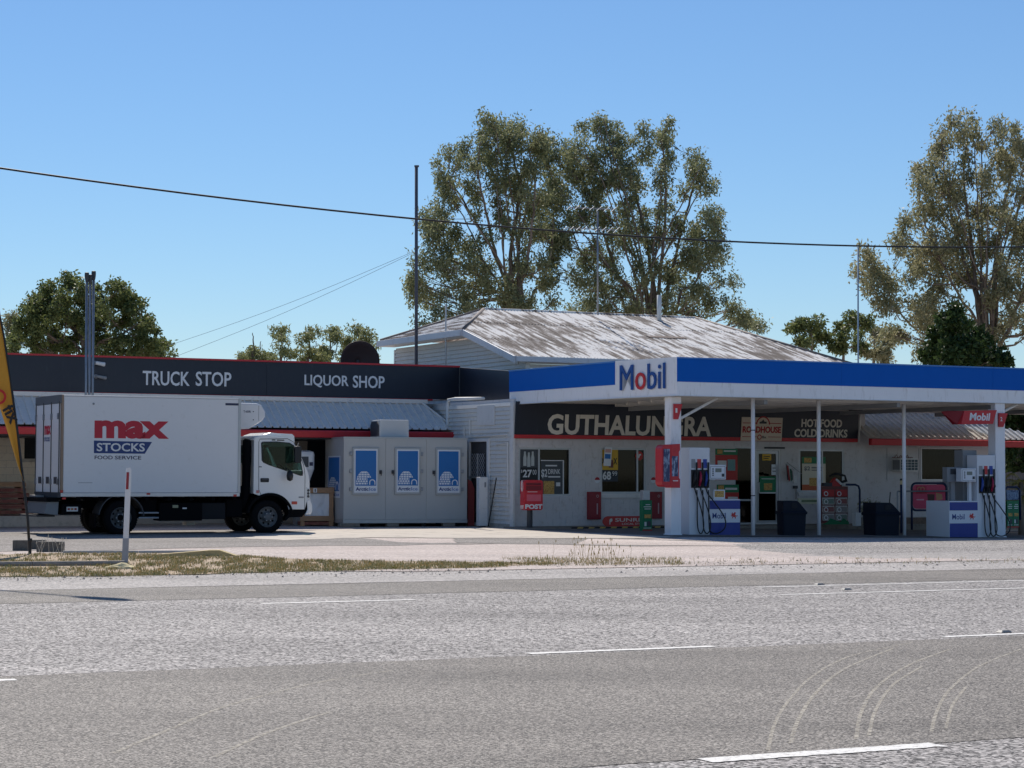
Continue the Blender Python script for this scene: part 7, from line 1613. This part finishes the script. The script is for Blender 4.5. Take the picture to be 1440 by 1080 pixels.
def tree(name, label, x0, Y, stems, clumps, mt, dens=1.0, leaf=(.17, .062), droop=.9, group='trees', cat='tree', sub=.3, zb=0.0, seed=1, dpt=1.0, fill=1.0, outline=None, gaps=(), nfill=0, extra=0, zs=.8):
    """stems: image-plane polylines from the ground up; clumps: (x, y, rx, ry) leaf masses, spread in depth"""
    rs = np.random.default_rng(seed); r = random.Random(seed)
    base = P(x0, 600, Y); base = V((base.x, base.y, zb)); ev = thing(name, label, cat, base, group=group)
    k = Y / F; mb = MB(); mb.s = True; nodes = []
    if outline:
        xs = [p_[0] for p_ in outline]; ys = [p_[1] for p_ in outline]; got = []; tries = 0
        while len(got) < nfill and tries < 20000:
            tries += 1; x, y = r.uniform(min(xs), max(xs)), r.uniform(min(ys), max(ys))
            if not inside(x, y, outline) or any(((x - g_[0]) / g_[2]) ** 2 + ((y - g_[1]) / g_[3]) ** 2 < 1 for g_ in gaps): continue
            if any((x - q_[0]) ** 2 + (y - q_[1]) ** 2 < 64 for q_ in got): continue
            s_ = r.uniform(6.5, 11); got.append((x, y, s_, s_ * r.uniform(1.0, 1.5)))
        clumps = [(c_[0], c_[1], c_[2] * .55, c_[3] * .62) for c_ in clumps] + got
        tops = sorted(got, key=lambda q_: q_[1])[:max(1, len(got) // 2)]; stems = list(stems)
        for _ in range(extra):
            q_ = r.choice(tops); bx_ = x0 + r.uniform(-14, 14); mx_ = bx_ + (q_[0] - bx_) * r.uniform(.2, .4); dy_ = r.uniform(-1.6, 1.6)
            stems.append(((r.uniform(.05, .08), .018), (bx_, 442, dy_ * .3), (mx_, 442 + (q_[1] - 442) * .4, dy_ * .7), (bx_ + (q_[0] - bx_) * .65, 442 + (q_[1] - 442) * .72, dy_), (q_[0], q_[1], dy_)))
    for st in stems:
        r0_, r1_ = st[0]; pts = [P(x, y, Y + dy) for x, y, dy in st[1:]]
        q = [base + V((r.uniform(-.15, .15), r.uniform(-.15, .15), -.2))] if not st[1][1:2] or st[1][1] > 430 else []
        q += pts; cs = []
        for i in range(len(q) - 1):
            p0, p1, p2, p3 = q[max(i - 1, 0)], q[i], q[i + 1], q[min(i + 2, len(q) - 1)]
            for j in range(6):
                s = j / 6; cs.append(.5 * (2 * p1 + (p2 - p0) * s + (2 * p0 - 5 * p1 + 4 * p2 - p3) * s * s + (3 * p1 - p0 - 3 * p2 + p3) * s ** 3) + V((r.uniform(-.03, .03), 0, 0)))
        cs.append(q[-1]); m_ = len(cs) - 1
        rad = [r0_ + (r1_ - r0_) * (i / m_) ** .8 for i in range(m_ + 1)]; mb.tube(cs, rad, 7)
        nodes += [(c, rad[i]) for i, c in enumerate(cs)]
    pos = []
    twigs = []
    for (cx, cy, rx, ry) in clumps:
        c = P(cx, cy, Y + r.uniform(-1, 1) * dpt * 1.6); a, b = rx * k, ry * k; dp = max(.6, min(a, 2.2)) * dpt
        # branch to the clump from a lower stem node
        best = min(nodes, key=lambda nd: (nd[0] - c).length + (4 if nd[0].z > c.z - .3 else 0)) if nodes else None
        if best:
            m1 = best[0].lerp(c, .5) + V((0, 0, -.12 * (best[0] - c).length)); rb = min(best[1] * .6, .07)
            path = [best[0], best[0].lerp(m1, .6), m1, m1.lerp(c, .55) + V((0, 0, .02)), c]; mb.tube(path, [rb, rb * .85, rb * .65, rb * .45, rb * .2], 5)
            tw0 = [m1, m1.lerp(c, .5), c]
        else: tw0 = [c]
        ns = max(5, int(30 * a * b / (sub * sub * 9) * fill))
        for _ in range(ns):
            u = rs.normal(size=3); u /= np.linalg.norm(u); rr = rs.uniform(.25, 1) ** .55
            sc_ = c + V((u[0] * a * rr, u[1] * dp * rr, u[2] * b * rr))
            twigs.append((r.choice(tw0), sc_))
            m_ = int(dens * 95 * rs.uniform(.5, 1.4)); sg = sub * rs.uniform(.6, 1.2)
            pp_ = np.clip(rs.normal(size=(m_, 3)), -1.7, 1.7) * np.array([sg, sg, sg * zs]) * .62 + np.array(sc_); pos.append(pp_)
    mb.build('trunk', M_bark, ev, fix=False)
    mb = MB()
    for p0, p1 in twigs:
        if (p1 - p0).length > .2: mb.tube([p0, p0.lerp(p1, .5) + V((0, 0, -.05)), p1], [.018, .013, .006], 3, cap=False)
    if mb.v: mb.build('twigs', M_bark, ev, fix=False)['kind'] = 'stuff'
    pos = np.concatenate(pos); o = mesh_leaves('crown', pos, leaf[0], leaf[1], droop, mt, ev, rs)
    return ev, len(pos)
nl = []
# big eucalypt, left stems
e1 = tree('eucalyptus_tree', 'tall multi-stemmed eucalyptus left of the antenna behind the house', 722, 86,
    [((.13, .035), (722, 445, 0), (718, 380, 0), (722, 330, .3), (730, 270, .5), (722, 220, .5), (715, 180, .4)), ((.1, .028), (716, 440, .2), (700, 370, .8), (680, 330, 1), (650, 280, 1.2), (632, 250, 1.2)), ((.1, .028), (728, 440, -.2), (740, 380, -.6), (748, 320, -1), (752, 260, -1), (744, 210, -1)), ((.08, .025), (712, 440, 0), (696, 410, .4), (668, 385, .8), (630, 365, 1), (600, 380, 1)), ((.08, .025), (745, 440, 0), (762, 400, .4), (775, 350, .5), (778, 300, .5)), ((.07, .022), (700, 372, 0), (684, 300, -.6), (672, 240, -1), (676, 200, -1))],
    [(690, 192, 36, 22), (660, 205, 26, 22), (640, 232, 24, 24), (722, 186, 34, 18), (748, 205, 24, 22), (690, 225, 30, 18), (620, 258, 16, 20), (655, 262, 20, 16), (715, 238, 26, 22), (745, 240, 20, 18), (612, 300, 18, 18), (608, 330, 20, 18), (590, 360, 18, 22), (580, 398, 17, 16), (600, 412, 24, 20), (640, 330, 22, 20), (662, 345, 16, 16), (625, 370, 22, 18), (640, 405, 26, 20), (672, 300, 14, 18), (700, 285, 14, 18), (760, 280, 18, 22), (770, 320, 14, 20), (690, 400, 18, 14), (725, 420, 22, 18), (660, 430, 24, 12), (765, 395, 20, 18), (740, 350, 12, 16), (780, 425, 16, 14), (615, 438, 16, 12)], M_euc, seed=3, dens=.62, outline=[(694.3, 165.4), (729.5, 175.2), (753.0, 186.9), (767.9, 206.5), (764.7, 241.7), (768.6, 304.3), (784.3, 359.0), (776.5, 433.3), (690.4, 437.2), (592.7, 452.9), (561.4, 409.8), (573.1, 382.5), (600.5, 359.0), (592.7, 308.2), (623.9, 276.9), (606.4, 253.4), (612.2, 229.9), (627.9, 206.5), (651.3, 183.0), (670.9, 169.3)], gaps=[(647.4, 269.1, 17.6, 15.6), (700.2, 353.1, 17.6, 25.4), (743.2, 347.3, 8.6, 17.6), (668.9, 304.3, 15.6, 11.7), (784.3, 413.8, 17.6, 15.6), (631.8, 343.4, 9.8, 9.8)], nfill=105, extra=9, zs=1.2)
e2 = tree('eucalyptus_tree', 'tall multi-stemmed eucalyptus right of the antenna behind the house', 905, 88,
    [((.13, .035), (920, 445, 0), (915, 380, .2), (905, 320, .4), (890, 260, .6), (868, 215, .6)), ((.11, .03), (925, 440, 0), (930, 370, -.4), (935, 300, -.6), (935, 240, -.6), (930, 195, -.6)), ((.1, .028), (935, 440, 0), (945, 380, .4), (960, 320, .6), (975, 260, .8), (980, 220, .8)), ((.09, .028), (895, 440, 0), (870, 390, .6), (850, 330, .8), (835, 270, 1), (835, 220, 1)), ((.08, .024), (950, 440, 0), (975, 400, -.4), (1000, 360, -.6), (1020, 330, -.6)), ((.08, .024), (880, 440, .4), (850, 400, .4), (815, 350, .6), (795, 290, .8))],
    [(848, 190, 26, 22), (880, 200, 26, 20), (925, 198, 30, 20), (908, 218, 26, 20), (945, 215, 22, 20), (975, 222, 20, 22), (985, 245, 18, 14), (830, 225, 22, 22), (800, 235, 26, 26), (790, 275, 26, 26), (850, 250, 26, 24), (885, 250, 22, 20), (820, 300, 30, 26), (850, 310, 26, 24), (930, 250, 20, 20), (960, 265, 18, 18), (1000, 262, 16, 14), (990, 300, 22, 14), (960, 320, 20, 18), (1005, 325, 22, 18), (1015, 345, 16, 16), (985, 360, 24, 22), (1012, 395, 20, 18), (960, 390, 22, 22), (1005, 420, 26, 16), (965, 425, 22, 14), (790, 340, 26, 24), (810, 390, 28, 24), (850, 370, 26, 24), (880, 340, 20, 20), (905, 300, 18, 22), (930, 330, 14, 18), (840, 420, 28, 18), (895, 410, 22, 20), (935, 420, 16, 14), (1030, 432, 14, 10), (1045, 445, 18, 8)], M_euc, seed=5, dens=.62, outline=[(776.5, 198.7), (807.8, 198.7), (823.4, 179.1), (846.9, 163.5), (866.4, 179.1), (905.5, 171.3), (940.7, 175.2), (948.5, 198.7), (975.9, 198.7), (991.6, 229.9), (983.7, 253.4), (1013.1, 257.3), (999.4, 280.8), (1022.9, 316.0), (1013.1, 366.8), (1036.5, 390.3), (1030.7, 421.6), (1050.2, 452.9), (964.2, 449.0), (768.6, 441.1), (776.5, 374.6), (753.0, 316.0), (749.1, 276.9), (760.8, 226.0)], gaps=[(964.2, 273.0, 17.6, 21.5), (901.6, 292.5, 11.0, 15.6), (997.4, 292.5, 11.7, 9.8), (858.6, 405.9, 11.7, 19.6), (975.9, 390.3, 11.7, 9.8), (788.2, 409.8, 15.6, 15.6)], nfill=150, extra=14, zs=1.2)
e3 = tree('eucalyptus_tree', 'large open eucalyptus cut by the right edge of the photo', 1392, 78,
    [((.15, .035), (1385, 520, 0), (1378, 460, 0), (1372, 400, .2), (1365, 330, .4), (1355, 260, .4), (1360, 190, .4)), ((.13, .035), (1395, 520, 0), (1395, 450, .2), (1400, 380, .5), (1408, 310, .8), (1420, 250, .8), (1425, 200, .8)), ((.11, .03), (1400, 520, 0), (1420, 460, -.4), (1440, 410, -.6), (1470, 350, -.8), (1490, 280, -.8)), ((.08, .024), (1370, 500, 0), (1340, 470, .4), (1300, 470, .6), (1265, 440, .8), (1245, 400, .8)), ((.07, .022), (1380, 480, 0), (1350, 420, -.4), (1320, 360, -.6), (1300, 310, -.6), (1290, 260, -.6)), ((.07, .022), (1376, 430, 0), (1345, 330, .3), (1330, 260, .5), (1325, 200, .5))],
    [(1368, 172, 20, 18), (1350, 195, 16, 18), (1322, 188, 14, 14), (1315, 225, 22, 24), (1300, 250, 22, 24), (1340, 250, 20, 24), (1295, 285, 22, 22), (1320, 305, 26, 22), (1425, 195, 26, 20), (1450, 210, 26, 24), (1405, 215, 18, 22), (1420, 245, 26, 24), (1450, 270, 30, 26), (1385, 250, 18, 24), (1370, 290, 22, 24), (1410, 300, 26, 24), (1270, 310, 16, 16), (1265, 340, 16, 18), (1300, 345, 26, 24), (1340, 350, 26, 26), (1380, 345, 22, 24), (1440, 340, 30, 28), (1225, 370, 16, 16), (1240, 395, 18, 16), (1222, 405, 12, 12), (1280, 385, 26, 22), (1320, 400, 26, 22), (1290, 425, 26, 18), (1255, 430, 20, 14), (1345, 425, 20, 18), (1425, 400, 28, 24), (1390, 395, 14, 18), (1460, 400, 26, 30), (1420, 450, 24, 22), (1300, 455, 22, 12), (1270, 470, 20, 14), (1290, 492, 20, 14), (1450, 470, 26, 26)], M_euc2, seed=8, dens=.55, sub=.27, outline=[(1367.8, 153.4), (1384.9, 174.0), (1371.2, 194.5), (1408.9, 174.0), (1440.1, 174.0), (1474.0, 201.4), (1491.1, 321.3), (1474.0, 458.3), (1405.5, 478.9), (1299.3, 478.9), (1241.0, 468.6), (1223.9, 424.1), (1199.9, 410.4), (1208.5, 355.5), (1230.7, 343.6), (1258.1, 369.3), (1247.9, 314.4), (1266.7, 293.9), (1282.1, 304.2), (1278.7, 263.1), (1285.5, 225.4), (1316.4, 177.4), (1340.4, 163.7)], gaps=[(1371.2, 204.8, 9.6, 15.4), (1266.7, 386.4, 9.6, 20.6), (1408.9, 355.5, 9.6, 13.7), (1326.7, 417.2, 13.7, 13.7), (1256.4, 345.3, 10.3, 13.7), (1381.5, 410.4, 10.3, 20.6)], nfill=140, extra=12, zs=1.25)
e4 = tree('broadleaf_tree', 'broad round leafy tree behind the left end of the parapet', 120, 95,
    [((.3, .06), (125, 510, 0), (128, 470, 0), (140, 435, .4), (160, 415, .6)), ((.2, .05), (120, 505, 0), (105, 465, .4), (90, 430, .6), (100, 405, .6)), ((.1, .028), (130, 505, 0), (165, 475, -.5), (195, 455, -.6)), ((.1, .028), (115, 505, 0), (75, 475, -.4), (50, 450, -.6))],
    [(100, 400, 18, 12), (118, 412, 18, 14), (88, 418, 22, 16), (65, 410, 12, 12), (60, 440, 22, 18), (45, 455, 18, 16), (95, 445, 24, 18), (130, 435, 20, 16), (162, 402, 9, 8), (170, 422, 18, 14), (185, 435, 16, 14), (155, 445, 18, 16), (205, 450, 12, 12), (190, 465, 20, 16), (212, 485, 16, 12), (170, 480, 22, 16), (130, 475, 24, 18), (85, 480, 26, 16), (45, 485, 22, 14), (215, 497, 16, 7), (22, 480, 10, 14), (65, 498, 24, 8)], M_fig, seed=11, dens=.7, leaf=(.17, .09), droop=.3, sub=.28, outline=[(89.6, 382.5), (116.7, 392.9), (120.8, 407.5), (145.8, 401.2), (154.2, 415.8), (164.6, 399.2), (179.2, 411.7), (193.8, 426.2), (208.3, 432.5), (220.8, 449.2), (216.7, 470.0), (235.4, 486.7), (235.4, 503.3), (12.5, 503.3), (4.2, 486.7), (27.1, 447.1), (37.5, 428.3), (52.1, 411.7), (62.5, 397.1), (81.2, 397.1)], gaps=[(150.0, 453.3, 7.3, 12.5), (104.2, 470.0, 8.3, 9.4), (177.1, 497.1, 8.3, 3.1), (143.8, 413.8, 7.3, 6.2), (66.7, 457.5, 5.2, 4.2)], nfill=80, extra=0)
e5 = tree('slender_tree', 'thin grey-leaved tree at the far left edge', 14, 100, [((.08, .024), (14, 510, 0), (14, 480, 0), (15, 450, 0))], [(14, 445, 9, 8), (10, 458, 8, 10), (18, 470, 8, 10), (12, 490, 10, 10), (2, 470, 8, 14)], M_euc2, seed=12, dens=.7)
# small clump behind the parapet
for i, (x, cl, lb) in enumerate(((355, [(358, 494, 14, 9), (345, 502, 8, 6), (372, 505, 8, 5)], 'small low rounded tree left of the row above the parapet'), (395, [(393, 466, 9, 9), (395, 485, 12, 12), (380, 500, 12, 8), (410, 500, 12, 9)], 'pointed pale tree, first of the row above the LIQUOR SHOP sign'), (433, [(430, 475, 10, 10), (440, 468, 8, 8), (432, 492, 14, 12), (448, 502, 10, 7)], 'pale feathery tree in the middle of the row above the LIQUOR SHOP sign'), (463, [(462, 464, 10, 9), (470, 480, 10, 10), (460, 498, 16, 10)], 'third pale tree of the row above the LIQUOR SHOP sign'), (503, [(500, 462, 9, 8), (510, 472, 12, 10), (495, 485, 12, 12), (520, 488, 10, 10), (482, 498, 10, 9), (512, 500, 14, 8)], 'rightmost pale tree of the row, behind the dark dish'))):
    tree('roadside_tree', lb, x, 118 + 2 * i, [((.12, .02), (x, 515, 0), (x + 2, 490, 0), (x, 468, 0)), ((.08, .02), (x, 512, 0), (x + 9, 495, .4), (x + 12, 480, .6))], cl, M_pale, seed=20 + i, dens=.8, leaf=(.24, .08), sub=.34, group='row of pale trees')
for i, (x, cl, lb) in enumerate(((1140, [(1130, 460, 14, 10), (1148, 455, 8, 8), (1118, 462, 8, 6), (1150, 475, 14, 12), (1130, 480, 10, 8)], 'small bushy tree right of the house ridge'), (1185, [(1185, 462, 12, 10), (1200, 450, 9, 8), (1180, 485, 16, 14), (1205, 480, 14, 14), (1215, 455, 8, 10)], 'second small bushy tree behind the thin pale mast'), (1228, [(1230, 470, 12, 14), (1225, 492, 16, 12), (1245, 480, 12, 14), (1245, 500, 14, 8)], 'small olive tree left of the large eucalyptus'))):
    tree('bushy_tree', lb, x, 100 + 2 * i, [((.12, .02), (x, 520, 0), (x + 2, 490, 0), (x, 465, 0))], cl, M_fig if i < 2 else M_euc2, seed=30 + i, dens=1.0, leaf=(.22, .09), droop=.4, sub=.3, group='trees right of the house')
tree('dark_tree', 'dense dark green tree under the large eucalyptus', 1345, 72, [((.15, .04), (1345, 560, 0), (1345, 510, 0), (1348, 460, 0))], [(1345, 448, 20, 14), (1330, 465, 20, 14), (1365, 462, 20, 14), (1322, 485, 20, 16), (1350, 488, 26, 18), (1378, 485, 18, 18), (1312, 502, 14, 12), (1345, 508, 28, 14), (1395, 505, 20, 14)], M_dkleaf, seed=41, dens=1.5, leaf=(.2, .1), droop=.3, sub=.26)
tree('dark_hedge', 'dark dense shrubs behind the annex at the right edge', 1432, 70, [((.12, .04), (1432, 740, 0), (1432, 640, 0), (1432, 590, 0))], [(1425, 585, 16, 16), (1445, 590, 18, 18), (1425, 615, 16, 16), (1450, 625, 20, 20), (1425, 645, 14, 16), (1445, 660, 18, 16), (1470, 600, 20, 30), (1470, 650, 20, 30), (1430, 690, 20, 18), (1455, 700, 20, 20), (1420, 560, 14, 14), (1450, 560, 22, 14), (1418, 600, 12, 14), (1420, 630, 12, 14), (1416, 665, 12, 14), (1440, 680, 16, 16), (1422, 710, 16, 16), (1440, 605, 16, 16), (1436, 640, 16, 16)], M_dkleaf, seed=43, dens=1.6, leaf=(.2, .1), droop=.3, sub=.28, cat='shrub', group='shrubs')
for i, (x, y, rx, ry, lb) in enumerate(((1050, 452, 20, 8, 'low tree top showing over the ridge right of the eucalyptus'),)):
    tree('low_tree', lb, x, 98, [((.1, .02), (x, 520, 0), (x, 455, 0))], [(x, y, rx, ry), (x + 14, y + 6, 12, 6)], M_euc, seed=50, dens=.9)
# palm at the right edge
b_ = gbase(1436, 57.5); ev = thing('palm_plant', 'small sunlit palm with arching pale green fronds at the right edge', 'plant', b_, group='plants'); M_palm = leafmat('palm_leaf', (96, 108, 50), (190, 180, 110), .4)
ct = P(1437, 678, 57.5); mb = MB(); mb.s = True; mb.tube([b_, V((b_.x, b_.y, ct.z))], [.09, .06], 8); mb.build('trunk', M_bark, ev)
r = random.Random(77)
for k in range(26):
    a_ = r.uniform(0, 6.28); el = r.uniform(.2, 1.4); L_ = r.uniform(.7, 1.1); c0_ = V((ct.x, ct.y, ct.z - r.uniform(0, .7))); d = V((math.cos(a_) * math.cos(el), math.sin(a_) * math.cos(el), math.sin(el))); mb = MB(); s = V((-math.sin(a_), math.cos(a_), 0)); prev = None
    pts = [c0_ + d * L_ * t_ - V((0, 0, .75 * L_ * t_ * t_)) for t_ in np.linspace(0, 1, 9)]
    for j in range(1, 8):
        for sg in (1, -1):
            for h in (0, .5):
                p0 = pts[j].lerp(pts[j + 1], h); tip = p0 + s * sg * .28 * math.sin(j / 8 * 3.0 + .3) + (pts[j + 1] - pts[j]).normalized() * .12 - V((0, 0, .1)); w3 = (pts[j + 1] - pts[j]).normalized() * .014; mb.add([p0 - w3, p0 + w3, tip], [(0, 1, 2)])
    mb.tube(pts, .008, 3); mb.build('frond', M_palm, ev, fix=False)
# small potted shrub behind the block wall
for i, (x, lb) in enumerate(((1226, 'small dusty shrub growing behind the low block wall'),)):
    b_ = gbase(x, 60.6); ev = thing('shrub', lb, 'plant', b_, group='plants'); rs = np.random.default_rng(60 + i); c = P(x - 4, 713, 60.6); mesh_leaves('foliage', rs.normal(size=(500, 3)) * np.array([.13, .15, .09]) + np.array(c), .1, .03, .2, M_euc2, ev, rs); mb = MB(); mb.tube([b_, c], .02, 5); mb.build('stem', M_bark, ev)
